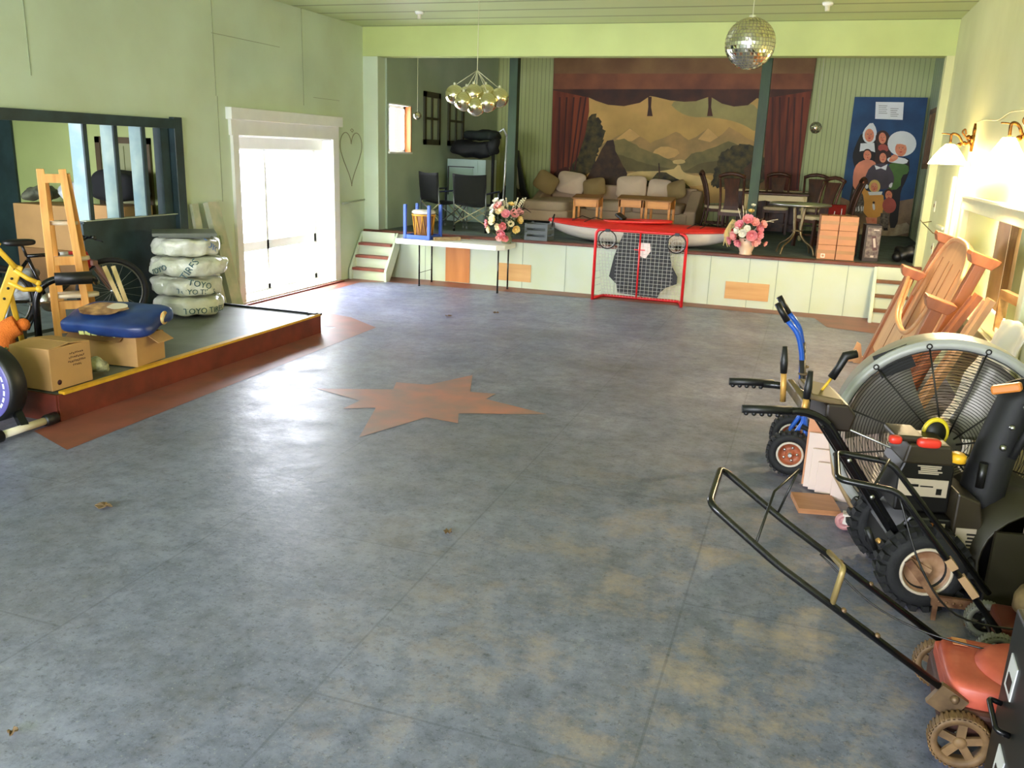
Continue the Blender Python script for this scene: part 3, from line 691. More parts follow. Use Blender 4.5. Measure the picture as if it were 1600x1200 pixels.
# painted canvas and painted board: flat shapes as (paint, [(x, z), ...])
MURAL = [
('canvas',[(-5.21,3.869),(-0.243,3.872),(-0.29,1.638),(-0.265,1.233),(-5.173,0.982),(-5.171,1.306)]),
('band',[(-5.193,3.523),(-0.249,3.55),(-0.257,3.273),(-5.191,3.22)]),
('sky',[(-4.495,3.197),(-1.175,3.235),(-0.958,1.198),(-4.367,1.023)]),
('sky_green',[(-2.268,3.096),(-1.82,3.102),(-1.484,3.065),(-1.257,2.986),(-1.135,2.864),(-1.118,2.699),(-1.126,2.587),(-1.161,2.53),(-1.223,2.527),(-1.311,2.579),(-1.407,2.624),(-1.513,2.663),(-1.627,2.694),(-1.75,2.719),(-1.88,2.737),(-2.017,2.748),(-2.161,2.751),(-2.313,2.748),(-2.452,2.767),(-2.58,2.809),(-2.696,2.872),(-2.8,2.958),(-2.762,3.024),(-2.584,3.07)]),
('far',[(-4.172,2.173),(-4.09,2.212),(-4.005,2.266),(-3.94,2.288),(-3.856,2.343),(-3.748,2.397),(-3.662,2.457),(-3.578,2.523),(-3.472,2.434),(-3.37,2.363),(-3.263,2.315),(-3.156,2.24),(-3.079,2.293),(-2.976,2.324),(-2.891,2.354),(-2.816,2.393),(-2.749,2.435),(-2.673,2.471),(-2.583,2.436),(-2.518,2.38),(-2.417,2.322),(-2.277,2.384),(-2.208,2.44),(-2.141,2.493),(-2.064,2.543),(-1.994,2.489),(-1.922,2.434),(-1.86,2.399),(-1.792,2.444),(-1.729,2.516),(-1.672,2.586),(-1.531,2.508),(-1.466,2.479),(-1.374,2.418),(-1.313,2.382),(-1.23,2.356),(-1.153,2.302),(-1.064,2.278),(-1.06,2.187),(-1.048,2.089),(-1.033,1.984),(-1.031,1.891),(-1.028,1.819),(-1.012,1.729),(-1.102,1.717),(-1.175,1.719),(-1.268,1.699),(-1.345,1.694),(-1.416,1.704),(-1.508,1.697),(-1.587,1.692),(-1.673,1.688),(-1.748,1.688),(-1.843,1.679),(-1.933,1.685),(-2.0,1.677),(-2.096,1.685),(-2.183,1.668),(-2.278,1.664),(-2.351,1.673),(-2.436,1.661),(-2.521,1.66),(-2.607,1.647),(-2.711,1.659),(-2.781,1.635),(-2.88,1.643),(-2.96,1.642),(-3.053,1.639),(-3.141,1.629),(-3.231,1.63),(-3.31,1.635),(-3.403,1.615),(-3.499,1.623),(-3.577,1.619),(-3.682,1.61),(-3.76,1.615),(-3.86,1.605),(-3.938,1.6),(-4.03,1.602),(-4.133,1.587),(-4.126,1.69),(-4.149,1.795),(-4.148,1.891),(-4.146,1.973),(-4.168,2.082)]),
('snow',[(-3.848,2.299),(-3.581,2.515),(-3.371,2.369),(-3.523,2.27),(-3.684,2.265)]),
('snow',[(-2.238,2.344),(-2.067,2.552),(-1.863,2.391),(-2.005,2.295)]),
('snow',[(-3.054,2.122),(-2.941,2.183),(-2.794,2.187),(-2.615,2.136),(-2.57,2.072),(-2.661,1.993),(-2.786,1.96),(-2.944,1.974),(-3.046,2.008),(-3.089,2.064)]),
('hill',[(-3.958,2.235),(-3.865,2.266),(-3.789,2.291),(-3.68,2.316),(-3.608,2.275),(-3.523,2.237),(-3.428,2.206),(-3.366,2.15),(-3.223,2.106),(-3.111,2.063),(-2.978,2.036),(-2.86,1.979),(-2.768,1.951),(-2.683,1.92),(-2.591,1.892),(-2.604,1.806),(-2.622,1.731),(-2.71,1.716),(-2.8,1.712),(-2.893,1.719),(-3.005,1.714),(-3.094,1.724),(-3.175,1.719),(-3.273,1.709),(-3.362,1.723),(-3.463,1.711),(-3.552,1.713),(-3.65,1.726),(-3.698,1.798),(-3.76,1.885),(-3.795,1.972),(-3.852,2.077),(-3.909,2.143)]),
('hill',[(-2.59,1.83),(-2.521,1.884),(-2.455,1.944),(-2.385,2.014),(-2.339,2.069),(-2.244,2.102),(-2.13,2.116),(-2.059,2.154),(-1.962,2.189),(-1.883,2.216),(-1.802,2.258),(-1.734,2.293),(-1.659,2.322),(-1.557,2.292),(-1.482,2.262),(-1.386,2.219),(-1.289,2.19),(-1.2,2.151),(-1.162,2.066),(-1.113,1.968),(-1.069,1.878),(-1.022,1.797),(-1.102,1.783),(-1.195,1.784),(-1.268,1.769),(-1.341,1.776),(-1.424,1.762),(-1.522,1.764),(-1.608,1.751),(-1.68,1.745),(-1.762,1.745),(-1.847,1.742),(-1.947,1.736),(-2.035,1.741),(-2.103,1.739),(-2.204,1.732),(-2.271,1.726),(-2.376,1.705),(-2.46,1.7)]),
('hill2',[(-3.865,2.021),(-3.766,2.001),(-3.677,1.988),(-3.585,1.951),(-3.494,1.935),(-3.389,1.891),(-3.305,1.879),(-3.19,1.843),(-3.097,1.832),(-2.996,1.807),(-2.884,1.797),(-2.794,1.781),(-2.695,1.766),(-2.775,1.715),(-2.841,1.715),(-2.934,1.718),(-3.021,1.701),(-3.109,1.704),(-3.201,1.698),(-3.28,1.708),(-3.386,1.69),(-3.456,1.694),(-3.555,1.686),(-3.652,1.693),(-3.707,1.771),(-3.762,1.865),(-3.808,1.933)]),
('hill2',[(-2.459,1.73),(-2.372,1.768),(-2.285,1.823),(-2.211,1.869),(-2.122,1.902),(-2.035,1.924),(-1.938,1.937),(-1.849,1.954),(-1.749,1.985),(-1.728,1.894),(-1.7,1.814),(-1.686,1.723),(-1.765,1.726),(-1.853,1.709),(-1.947,1.72),(-2.038,1.705),(-2.115,1.695),(-2.2,1.707),(-2.303,1.701)]),
('lake',[(-3.371,1.695),(-2.914,1.721),(-2.654,1.771),(-2.586,1.846),(-2.538,1.846),(-2.508,1.771),(-2.463,1.721),(-2.402,1.694),(-2.254,1.663),(-2.019,1.625),(-1.915,1.582),(-1.939,1.534),(-2.05,1.491),(-2.25,1.453),(-2.411,1.46),(-2.533,1.512),(-2.839,1.528),(-3.337,1.506),(-3.593,1.542),(-3.599,1.635)]),
('lake',[(-2.647,1.941),(-2.531,1.955),(-2.462,1.943),(-2.44,1.906),(-2.486,1.88),(-2.602,1.864),(-2.671,1.876),(-2.694,1.915)]),
('tree',[(-4.54,2.602),(-4.441,2.649),(-4.432,2.697),(-4.37,2.763),(-4.274,2.778),(-4.28,2.7),(-4.23,2.708),(-4.158,2.627),(-4.177,2.583),(-4.13,2.534),(-4.132,2.486),(-4.062,2.453),(-4.077,2.424),(-4.099,2.34),(-4.115,2.279),(-4.086,2.291),(-4.108,2.228),(-4.138,2.154),(-4.193,2.112),(-4.178,2.055),(-4.219,2.009),(-4.181,1.967),(-4.227,1.956),(-4.242,1.89),(-4.236,1.819),(-4.265,1.804),(-4.272,1.723),(-4.324,1.653),(-4.309,1.659),(-4.336,1.64),(-4.426,1.579),(-4.454,1.573),(-4.501,1.578),(-4.578,1.595),(-4.645,1.554),(-4.644,1.566),(-4.697,1.577),(-4.772,1.622),(-4.767,1.696),(-4.775,1.721),(-4.736,1.754),(-4.75,1.79),(-4.713,1.804),(-4.709,1.839),(-4.716,1.922),(-4.705,1.976),(-4.639,1.977),(-4.674,2.057),(-4.642,2.061),(-4.599,2.104),(-4.611,2.191),(-4.617,2.232),(-4.598,2.25),(-4.616,2.317),(-4.565,2.377),(-4.552,2.362),(-4.536,2.442),(-4.552,2.474),(-4.531,2.492),(-4.517,2.585)]),
('house',[(-4.351,1.621),(-4.315,1.696),(-4.288,1.774),(-4.23,1.861),(-4.192,1.941),(-4.159,2.023),(-4.122,2.107),(-4.066,2.193),(-4.027,2.264),(-3.898,2.286),(-3.862,2.171),(-3.843,2.071),(-3.782,1.983),(-3.716,1.869),(-3.675,1.792),(-3.621,1.731),(-3.571,1.642),(-3.602,1.529),(-3.58,1.441),(-3.55,1.331),(-3.642,1.338),(-3.738,1.332),(-3.847,1.338),(-3.942,1.33),(-4.033,1.318),(-4.114,1.314),(-4.215,1.306),(-4.314,1.306),(-4.398,1.304),(-4.417,1.391),(-4.41,1.503)]),
('tree',[(-1.89,1.68),(-1.862,1.752),(-1.889,1.802),(-1.822,1.859),(-1.831,1.896),(-1.837,1.938),(-1.812,1.979),(-1.823,2.03),(-1.797,2.051),(-1.773,2.123),(-1.711,2.139),(-1.661,2.186),(-1.643,2.185),(-1.63,2.169),(-1.581,2.242),(-1.521,2.253),(-1.468,2.256),(-1.454,2.282),(-1.364,2.277),(-1.31,2.272),(-1.255,2.277),(-1.254,2.271),(-1.167,2.242),(-1.157,2.257),(-1.084,2.18),(-1.052,2.223),(-1.071,2.176),(-1.045,2.139),(-1.031,2.058),(-0.961,2.049),(-0.937,1.99),(-0.941,1.917),(-0.933,1.932),(-0.966,1.849),(-0.923,1.842),(-0.956,1.746),(-0.966,1.732),(-0.945,1.67),(-0.905,1.661),(-0.945,1.597),(-0.971,1.582),(-0.998,1.569),(-1.064,1.549),(-1.07,1.507),(-1.138,1.499),(-1.136,1.445),(-1.182,1.457),(-1.243,1.47),(-1.273,1.478),(-1.328,1.426),(-1.363,1.469),(-1.431,1.415),(-1.448,1.412),(-1.48,1.439),(-1.521,1.418),(-1.606,1.439),(-1.668,1.434),(-1.652,1.463),(-1.72,1.467),(-1.791,1.435),(-1.826,1.483),(-1.87,1.448),(-1.887,1.498),(-1.909,1.479),(-1.917,1.554),(-1.896,1.581),(-1.878,1.622)]),
('tree',[(-3.544,1.397),(-3.564,1.453),(-3.51,1.502),(-3.558,1.488),(-3.525,1.536),(-3.516,1.608),(-3.445,1.605),(-3.366,1.607),(-3.311,1.545),(-3.269,1.531),(-3.214,1.558),(-3.133,1.518),(-3.063,1.568),(-3.036,1.609),(-2.974,1.686),(-2.943,1.698),(-2.888,1.7),(-2.797,1.698),(-2.756,1.673),(-2.722,1.654),(-2.624,1.611),(-2.603,1.595),(-2.538,1.574),(-2.405,1.512),(-2.367,1.477),(-2.345,1.462),(-2.324,1.446),(-2.264,1.363),(-2.258,1.349),(-2.262,1.311),(-2.234,1.233),(-2.275,1.187),(-2.33,1.23),(-2.334,1.204),(-2.389,1.164),(-2.465,1.141),(-2.493,1.149),(-2.529,1.113),(-2.547,1.131),(-2.638,1.126),(-2.663,1.14),(-2.723,1.089),(-2.729,1.074),(-2.756,1.079),(-2.849,1.125),(-2.898,1.101),(-2.928,1.094),(-2.985,1.069),(-3.039,1.094),(-3.04,1.069),(-3.132,1.104),(-3.143,1.12),(-3.236,1.079),(-3.256,1.112),(-3.339,1.114),(-3.332,1.104),(-3.363,1.088),(-3.415,1.147),(-3.521,1.152),(-3.549,1.136),(-3.58,1.179),(-3.582,1.254),(-3.566,1.265),(-3.554,1.348)]),
('house',[(-1.33,1.818),(-1.251,1.899),(-1.179,1.982),(-1.107,1.969),(-1.005,1.928),(-0.922,1.899),(-0.901,1.826),(-0.888,1.746),(-0.854,1.642),(-0.934,1.648),(-1.023,1.634),(-1.105,1.638),(-1.199,1.636),(-1.29,1.639),(-1.296,1.714)]),
('house',[(-2.966,1.87),(-2.947,1.87),(-2.928,1.769),(-2.917,1.674),(-2.924,1.562),(-2.944,1.554),(-2.943,1.655),(-2.957,1.777)]),
('valance',[(-5.196,3.227),(-0.251,3.28),(-0.265,3.106),(-1.012,3.06),(-1.216,3.11),(-1.366,2.983),(-1.62,2.954),(-1.848,3.004),(-2.044,3.11),(-2.102,3.124),(-2.339,3.04),(-2.566,3.026),(-2.836,3.048),(-3.132,3.11),(-3.23,3.123),(-3.417,2.995),(-3.73,2.926),(-4.052,2.947),(-4.3,3.019),(-4.447,3.077),(-4.461,2.971),(-5.187,2.96)]),
('curtain',[(-5.191,3.208),(-4.447,3.077),(-4.427,2.82),(-4.482,2.358),(-4.608,1.926),(-4.853,1.62),(-4.794,1.483),(-4.726,1.005),(-5.164,0.982),(-5.179,1.467)]),
('curtain',[(-1.071,3.112),(-0.271,3.245),(-0.289,1.748),(-0.265,1.233),(-0.847,1.203),(-0.932,1.721)]),
('fold',[(-5.067,3.076),(-5.029,3.077),(-5.0,1.674),(-5.037,1.633)]),
('fold',[(-4.921,3.078),(-4.884,3.079),(-4.894,1.678),(-4.93,1.637)]),
('fold',[(-4.776,3.08),(-4.739,3.081),(-4.788,1.683),(-4.824,1.641)]),
('fold',[(-4.632,3.082),(-4.595,3.083),(-4.725,1.685),(-4.761,1.644)]),
('fold',[(-4.529,3.084),(-4.492,3.084),(-4.641,1.688),(-4.676,1.647)]),
('fold',[(-0.948,3.132),(-0.916,3.132),(-0.769,1.469),(-0.802,1.467)]),
('fold',[(-0.823,3.134),(-0.791,3.134),(-0.623,1.476),(-0.656,1.474)]),
('fold',[(-0.663,3.136),(-0.631,3.136),(-0.551,1.479),(-0.583,1.477)]),
('fold',[(-0.557,3.137),(-0.525,3.138),(-0.406,1.486),(-0.439,1.484)]),
('fold',[(-0.416,3.139),(-0.385,3.139),(-0.298,1.49),(-0.331,1.489)]),
('fold',[(-5.017,1.664),(-4.85,1.73),(-4.774,1.693),(-4.788,1.553),(-4.874,1.47),(-5.032,1.443),(-5.109,1.48),(-5.104,1.58)]),
('valance',[(-3.265,3.108),(-3.194,3.109),(-3.191,2.917),(-3.147,2.75),(-3.257,2.748),(-3.246,2.916)]),
('valance',[(-2.116,3.123),(-2.049,3.124),(-2.043,2.936),(-1.997,2.773),(-2.103,2.771),(-2.095,2.935)])]
BOARD = [
('blue',[(0.489,3.149),(1.689,3.153),(1.713,0.747),(0.483,0.717)]),
('ground',[(0.471,1.389),(0.718,1.297),(1.072,1.237),(1.445,1.36),(1.71,1.424),(1.713,0.747),(0.483,0.717)]),
('ground2',[(0.925,0.854),(1.118,0.898),(1.287,0.924),(1.432,0.933),(1.553,0.956),(1.651,0.995),(1.703,0.947),(1.71,0.814),(1.493,0.739),(1.046,0.721),(0.822,0.742),(0.826,0.802)]),
('black',[(0.668,2.498),(0.629,2.378),(0.602,2.273),(0.586,2.184),(0.588,2.102),(0.606,2.026),(0.629,1.963),(0.657,1.913),(0.657,1.708),(0.63,1.345),(0.678,1.151),(0.803,1.132),(0.895,1.319),(0.953,1.708),(0.996,1.983),(1.022,2.148),(1.009,2.311),(0.957,2.472),(0.87,2.553),(0.749,2.557)]),
('white',[(0.854,2.708),(0.905,2.637),(0.934,2.561),(0.94,2.481),(0.93,2.419),(0.905,2.377),(0.863,2.357),(0.804,2.359),(0.759,2.382),(0.726,2.425),(0.708,2.477),(0.705,2.54),(0.734,2.614),(0.797,2.7)]),
('skin',[(0.9,2.496),(0.9,2.457),(0.891,2.422),(0.873,2.396),(0.849,2.382),(0.821,2.381),(0.793,2.394),(0.769,2.419),(0.75,2.453),(0.74,2.492),(0.74,2.531),(0.749,2.566),(0.767,2.592),(0.791,2.606),(0.819,2.607),(0.846,2.594),(0.871,2.569),(0.889,2.535)]),
('hair',[(1.168,2.446),(1.168,2.397),(1.153,2.353),(1.126,2.32),(1.089,2.302),(1.047,2.301),(1.006,2.316),(0.97,2.348),(0.943,2.391),(0.929,2.44),(0.929,2.489),(0.944,2.533),(0.972,2.566),(1.009,2.584),(1.05,2.585),(1.091,2.569),(1.128,2.538),(1.154,2.495)]),
('hair',[(0.97,2.353),(1.173,2.36),(1.281,2.013),(0.969,2.001)]),
('skin',[(1.108,2.452),(1.108,2.418),(1.102,2.388),(1.088,2.365),(1.07,2.353),(1.048,2.352),(1.026,2.364),(1.006,2.385),(0.992,2.415),(0.983,2.449),(0.982,2.483),(0.989,2.513),(1.003,2.535),(1.021,2.548),(1.043,2.548),(1.065,2.537),(1.084,2.515),(1.099,2.486)]),
('brownred',[(1.031,2.343),(1.103,2.345),(1.15,2.312),(1.171,2.244),(1.136,2.215),(1.044,2.224),(0.998,2.257),(0.996,2.314)]),
('black',[(1.319,2.086),(1.455,2.135),(1.536,2.1),(1.563,1.982),(1.564,1.867),(1.541,1.752),(1.516,1.663),(1.49,1.598),(1.48,1.496),(1.488,1.356),(1.495,1.186),(1.503,0.986),(1.469,0.883),(1.393,0.879),(1.354,1.036),(1.352,1.352),(1.326,1.648),(1.276,1.924)]),
('white',[(1.615,2.373),(1.616,2.321),(1.603,2.271),(1.577,2.227),(1.539,2.191),(1.492,2.165),(1.439,2.15),(1.382,2.148),(1.324,2.159),(1.27,2.182),(1.222,2.215),(1.183,2.258),(1.156,2.307),(1.142,2.359),(1.142,2.411),(1.155,2.461),(1.182,2.505),(1.22,2.541),(1.267,2.566),(1.321,2.58),(1.378,2.581),(1.434,2.57),(1.488,2.548),(1.535,2.514),(1.574,2.472),(1.601,2.424)]),
('skin',[(1.471,2.274),(1.471,2.232),(1.46,2.194),(1.439,2.165),(1.41,2.15),(1.377,2.148),(1.344,2.162),(1.315,2.189),(1.293,2.226),(1.281,2.268),(1.281,2.311),(1.293,2.349),(1.314,2.377),(1.343,2.392),(1.376,2.393),(1.408,2.38),(1.438,2.353),(1.459,2.316)]),
('white',[(1.304,2.37),(1.337,2.408),(1.38,2.412),(1.432,2.383),(1.456,2.361),(1.452,2.346),(1.428,2.345),(1.385,2.358),(1.344,2.362),(1.306,2.354)]),
('green',[(1.309,2.036),(1.457,2.027),(1.541,1.982),(1.561,1.901),(1.54,1.85),(1.478,1.828),(1.453,1.758),(1.462,1.638),(1.401,1.568),(1.268,1.55),(1.201,1.633),(1.2,1.817),(1.208,1.942),(1.225,2.008)]),
('white',[(1.197,2.118),(1.257,2.135),(1.348,2.133),(1.47,2.112),(1.524,2.079),(1.509,2.034),(1.446,2.016),(1.334,2.027),(1.257,2.036),(1.214,2.044),(1.186,2.063),(1.173,2.094)]),
('skin',[(1.207,2.092),(1.24,2.156),(1.282,2.179),(1.332,2.162),(1.354,2.138),(1.346,2.106),(1.32,2.077),(1.276,2.05),(1.238,2.043),(1.206,2.054)]),
('white',[(0.691,2.35),(0.919,2.367),(0.956,2.203),(0.827,2.241),(0.692,2.209)]),
('hair',[(0.907,2.171),(0.907,2.14),(0.897,2.112),(0.879,2.091),(0.855,2.079),(0.828,2.079),(0.801,2.088),(0.778,2.108),(0.761,2.135),(0.752,2.166),(0.752,2.197),(0.762,2.224),(0.78,2.245),(0.804,2.257),(0.831,2.258),(0.858,2.248),(0.881,2.228),(0.898,2.201)]),
('skin',[(0.898,2.145),(0.899,2.114),(0.891,2.087),(0.876,2.066),(0.856,2.054),(0.833,2.053),(0.811,2.063),(0.79,2.083),(0.775,2.11),(0.767,2.141),(0.767,2.172),(0.775,2.2),(0.79,2.22),(0.81,2.232),(0.832,2.232),(0.855,2.222),(0.875,2.203),(0.89,2.176)]),
('salmon',[(0.71,2.022),(0.778,2.058),(0.85,2.072),(0.924,2.062),(0.977,2.031),(1.008,1.979),(0.993,1.913),(0.93,1.835),(0.887,1.756),(0.863,1.679),(0.852,1.607),(0.855,1.543),(0.809,1.514),(0.716,1.52),(0.658,1.601),(0.638,1.758),(0.64,1.877),(0.663,1.961)]),
('grey',[(0.673,1.528),(0.852,1.524),(0.953,1.114),(0.687,1.113)]),
('white',[(0.691,1.217),(0.71,1.245),(0.734,1.154),(0.709,1.135)]),
('white',[(0.74,1.22),(0.759,1.247),(0.784,1.157),(0.759,1.137)]),
('white',[(0.79,1.223),(0.809,1.25),(0.833,1.16),(0.808,1.14)]),
('white',[(0.839,1.225),(0.858,1.252),(0.882,1.162),(0.857,1.143)]),
('white',[(0.876,1.227),(0.895,1.254),(0.919,1.164),(0.894,1.145)]),
('hair',[(1.178,2.147),(1.179,2.111),(1.169,2.079),(1.152,2.055),(1.127,2.041),(1.1,2.04),(1.072,2.052),(1.048,2.075),(1.03,2.106),(1.02,2.142),(1.02,2.178),(1.029,2.21),(1.047,2.234),(1.071,2.247),(1.099,2.248),(1.126,2.237),(1.151,2.214),(1.169,2.183)]),
('skin',[(1.157,2.114),(1.157,2.085),(1.151,2.059),(1.138,2.039),(1.121,2.028),(1.101,2.028),(1.08,2.037),(1.062,2.056),(1.049,2.081),(1.041,2.11),(1.041,2.139),(1.047,2.165),(1.06,2.185),(1.078,2.195),(1.098,2.196),(1.118,2.186),(1.136,2.168),(1.149,2.143)]),
('slate',[(0.942,1.975),(1.023,2.003),(1.097,2.014),(1.165,2.008),(1.231,1.957),(1.296,1.861),(1.331,1.775),(1.337,1.699),(1.311,1.633),(1.254,1.577),(1.151,1.556),(1.002,1.571),(0.904,1.613),(0.855,1.681),(0.849,1.777),(0.884,1.9)]),
('white',[(0.976,1.981),(1.086,1.942),(1.191,2.004),(1.177,1.895),(1.09,1.93),(1.012,1.901)]),
('white',[(0.874,1.637),(0.905,1.632),(0.921,1.611),(0.92,1.572),(0.906,1.555),(0.881,1.561),(0.866,1.582),(0.861,1.621)]),
('white',[(1.284,1.668),(1.311,1.688),(1.323,1.671),(1.319,1.616),(1.304,1.592),(1.279,1.599),(1.267,1.616),(1.269,1.644)]),
('blond',[(1.124,1.611),(1.124,1.57),(1.112,1.534),(1.089,1.507),(1.06,1.492),(1.026,1.49),(0.992,1.502),(0.963,1.528),(0.941,1.562),(0.93,1.602),(0.93,1.642),(0.942,1.678),(0.965,1.706),(0.995,1.721),(1.028,1.722),(1.062,1.71),(1.091,1.685),(1.113,1.65)]),
('skin',[(1.085,1.594),(1.085,1.566),(1.078,1.541),(1.064,1.522),(1.046,1.511),(1.025,1.51),(1.003,1.519),(0.985,1.536),(0.971,1.56),(0.963,1.588),(0.963,1.616),(0.971,1.641),(0.984,1.66),(1.003,1.671),(1.024,1.672),(1.045,1.663),(1.064,1.645),(1.078,1.621)]),
('yellow',[(0.766,1.655),(0.8,1.644),(0.842,1.602),(0.894,1.53),(0.987,1.497),(1.12,1.503),(1.199,1.448),(1.222,1.331),(1.228,1.215),(1.217,1.1),(1.135,1.045),(0.981,1.049),(0.899,1.135),(0.89,1.301),(0.859,1.427),(0.808,1.515),(0.774,1.585),(0.758,1.635)]),
('white',[(0.926,1.502),(1.175,1.521),(1.164,1.461),(0.958,1.444)]),
('white',[(1.037,1.3),(1.058,1.301),(1.075,1.273),(1.087,1.216),(1.084,1.186),(1.064,1.185),(1.048,1.213),(1.034,1.271)]),
('hair',[(1.073,1.318),(1.069,1.301),(1.055,1.294),(1.038,1.3),(1.03,1.316),(1.034,1.332),(1.048,1.34),(1.065,1.334)]),
('hair',[(1.359,1.489),(1.359,1.457),(1.349,1.429),(1.332,1.408),(1.308,1.395),(1.281,1.394),(1.255,1.404),(1.231,1.423),(1.214,1.45),(1.205,1.481),(1.205,1.513),(1.215,1.541),(1.233,1.562),(1.256,1.574),(1.283,1.576),(1.31,1.566),(1.333,1.547),(1.35,1.52)]),
('skin',[(1.344,1.462),(1.344,1.434),(1.337,1.409),(1.325,1.39),(1.307,1.38),(1.287,1.379),(1.267,1.388),(1.249,1.405),(1.235,1.429),(1.228,1.457),(1.228,1.485),(1.234,1.51),(1.247,1.529),(1.265,1.539),(1.285,1.54),(1.305,1.531),(1.323,1.514),(1.336,1.49)]),
('brownred',[(1.436,1.287),(1.435,1.24),(1.421,1.197),(1.395,1.165),(1.359,1.146),(1.319,1.144),(1.279,1.158),(1.244,1.188),(1.218,1.228),(1.204,1.275),(1.205,1.323),(1.219,1.366),(1.246,1.398),(1.281,1.416),(1.321,1.418),(1.361,1.404),(1.396,1.375),(1.422,1.334)]),
('grey',[(1.196,1.14),(1.336,1.135),(1.357,0.858),(1.203,0.849)]),
('black',[(1.191,0.866),(1.244,0.878),(1.256,0.826),(1.19,0.822)]),
('black',[(1.281,0.872),(1.341,0.883),(1.36,0.832),(1.28,0.827)]),
('skin',[(0.949,1.049),(1.147,1.047),(1.156,0.891),(0.995,0.894)]),
('paper',[(0.849,3.068),(1.311,3.068),(1.334,2.771),(0.876,2.779)]),
('ink',[(0.905,3.008),(1.048,3.008),(1.049,3.0),(0.906,3.0)]),
('ink',[(0.909,2.976),(1.038,2.976),(1.039,2.968),(0.91,2.969)]),
('ink',[(0.913,2.944),(1.056,2.944),(1.057,2.937),(0.914,2.937)]),
('ink',[(0.918,2.912),(1.046,2.912),(1.047,2.905),(0.919,2.905)]),
('ink',[(0.922,2.881),(1.065,2.881),(1.066,2.873),(0.923,2.873)]),
('ink',[(1.106,2.962),(1.239,2.962),(1.24,2.955),(1.107,2.955)]),
('ink',[(1.11,2.931),(1.224,2.93),(1.225,2.923),(1.111,2.923)]),
('ink',[(1.115,2.899),(1.21,2.898),(1.211,2.891),(1.116,2.892)]),
('ink',[(1.119,2.867),(1.252,2.867),(1.253,2.86),(1.12,2.86)]),
('ink',[(1.124,2.835),(1.238,2.835),(1.239,2.828),(1.125,2.828)]),
('ink',[(0.8,2.514),(0.795,2.507),(0.783,2.507),(0.776,2.513),(0.781,2.52),(0.794,2.52)]),
('ink',[(0.858,2.515),(0.853,2.509),(0.841,2.508),(0.834,2.515),(0.839,2.521),(0.851,2.521)]),
('lip',[(0.848,2.445),(0.843,2.438),(0.828,2.434),(0.812,2.437),(0.805,2.444),(0.81,2.451),(0.825,2.454),(0.841,2.452)]),
('nose',[(0.814,2.504),(0.823,2.504),(0.835,2.472),(0.811,2.471)]),
('ink',[(1.03,2.466),(1.026,2.461),(1.016,2.46),(1.011,2.465),(1.015,2.471),(1.024,2.471)]),
('ink',[(1.076,2.467),(1.072,2.462),(1.062,2.462),(1.057,2.467),(1.061,2.472),(1.07,2.472)]),
('lip',[(1.068,2.411),(1.064,2.406),(1.052,2.403),(1.039,2.405),(1.034,2.41),(1.038,2.416),(1.05,2.419),(1.062,2.417)]),
('nose',[(1.04,2.458),(1.049,2.459),(1.057,2.433),(1.038,2.432)]),
('ink',[(1.357,2.29),(1.352,2.284),(1.34,2.283),(1.333,2.29),(1.338,2.296),(1.35,2.297)]),
('ink',[(1.414,2.292),(1.409,2.286),(1.397,2.285),(1.39,2.292),(1.395,2.298),(1.407,2.299)]),
('lip',[(1.405,2.222),(1.399,2.215),(1.385,2.212),(1.369,2.214),(1.362,2.221),(1.367,2.228),(1.382,2.232),(1.397,2.229)]),
('nose',[(1.37,2.281),(1.38,2.281),(1.391,2.249),(1.368,2.249)]),
('ink',[(0.818,2.158),(0.814,2.153),(0.805,2.152),(0.8,2.157),(0.804,2.162),(0.813,2.162)]),
('ink',[(0.862,2.159),(0.858,2.154),(0.849,2.154),(0.844,2.159),(0.848,2.164),(0.857,2.164)]),
('lip',[(0.854,2.106),(0.85,2.1),(0.839,2.098),(0.827,2.1),(0.822,2.105),(0.826,2.11),(0.837,2.113),(0.849,2.111)]),
('nose',[(0.827,2.15),(0.837,2.151),(0.844,2.126),(0.826,2.126)]),
('ink',[(1.085,2.125),(1.082,2.121),(1.073,2.12),(1.069,2.125),(1.072,2.13),(1.081,2.13)]),
('ink',[(1.126,2.127),(1.122,2.122),(1.114,2.122),(1.109,2.126),(1.112,2.131),(1.121,2.131)]),
('lip',[(1.119,2.077),(1.115,2.072),(1.105,2.07),(1.094,2.071),(1.089,2.076),(1.093,2.081),(1.103,2.084),(1.114,2.082)]),
('nose',[(1.093,2.119),(1.103,2.119),(1.11,2.096),(1.093,2.096)]),
('ink',[(1.01,1.605),(1.007,1.6),(0.998,1.599),(0.993,1.604),(0.997,1.609),(1.006,1.609)]),
('ink',[(1.051,1.606),(1.048,1.602),(1.039,1.601),(1.034,1.606),(1.038,1.61),(1.046,1.611)]),
('lip',[(1.044,1.556),(1.041,1.551),(1.03,1.548),(1.019,1.55),(1.014,1.554),(1.018,1.56),(1.028,1.562),(1.039,1.561)]),
('nose',[(1.018,1.598),(1.028,1.598),(1.035,1.575),(1.018,1.574)]),
('ink',[(1.272,1.473),(1.268,1.468),(1.26,1.468),(1.255,1.472),(1.259,1.477),(1.267,1.478)]),
('ink',[(1.312,1.475),(1.309,1.47),(1.3,1.47),(1.296,1.474),(1.299,1.479),(1.308,1.48)]),
('lip',[(1.306,1.425),(1.302,1.419),(1.292,1.417),(1.281,1.418),(1.276,1.423),(1.279,1.428),(1.29,1.431),(1.301,1.429)]),
('nose',[(1.28,1.466),(1.29,1.467),(1.296,1.444),(1.28,1.443)])]

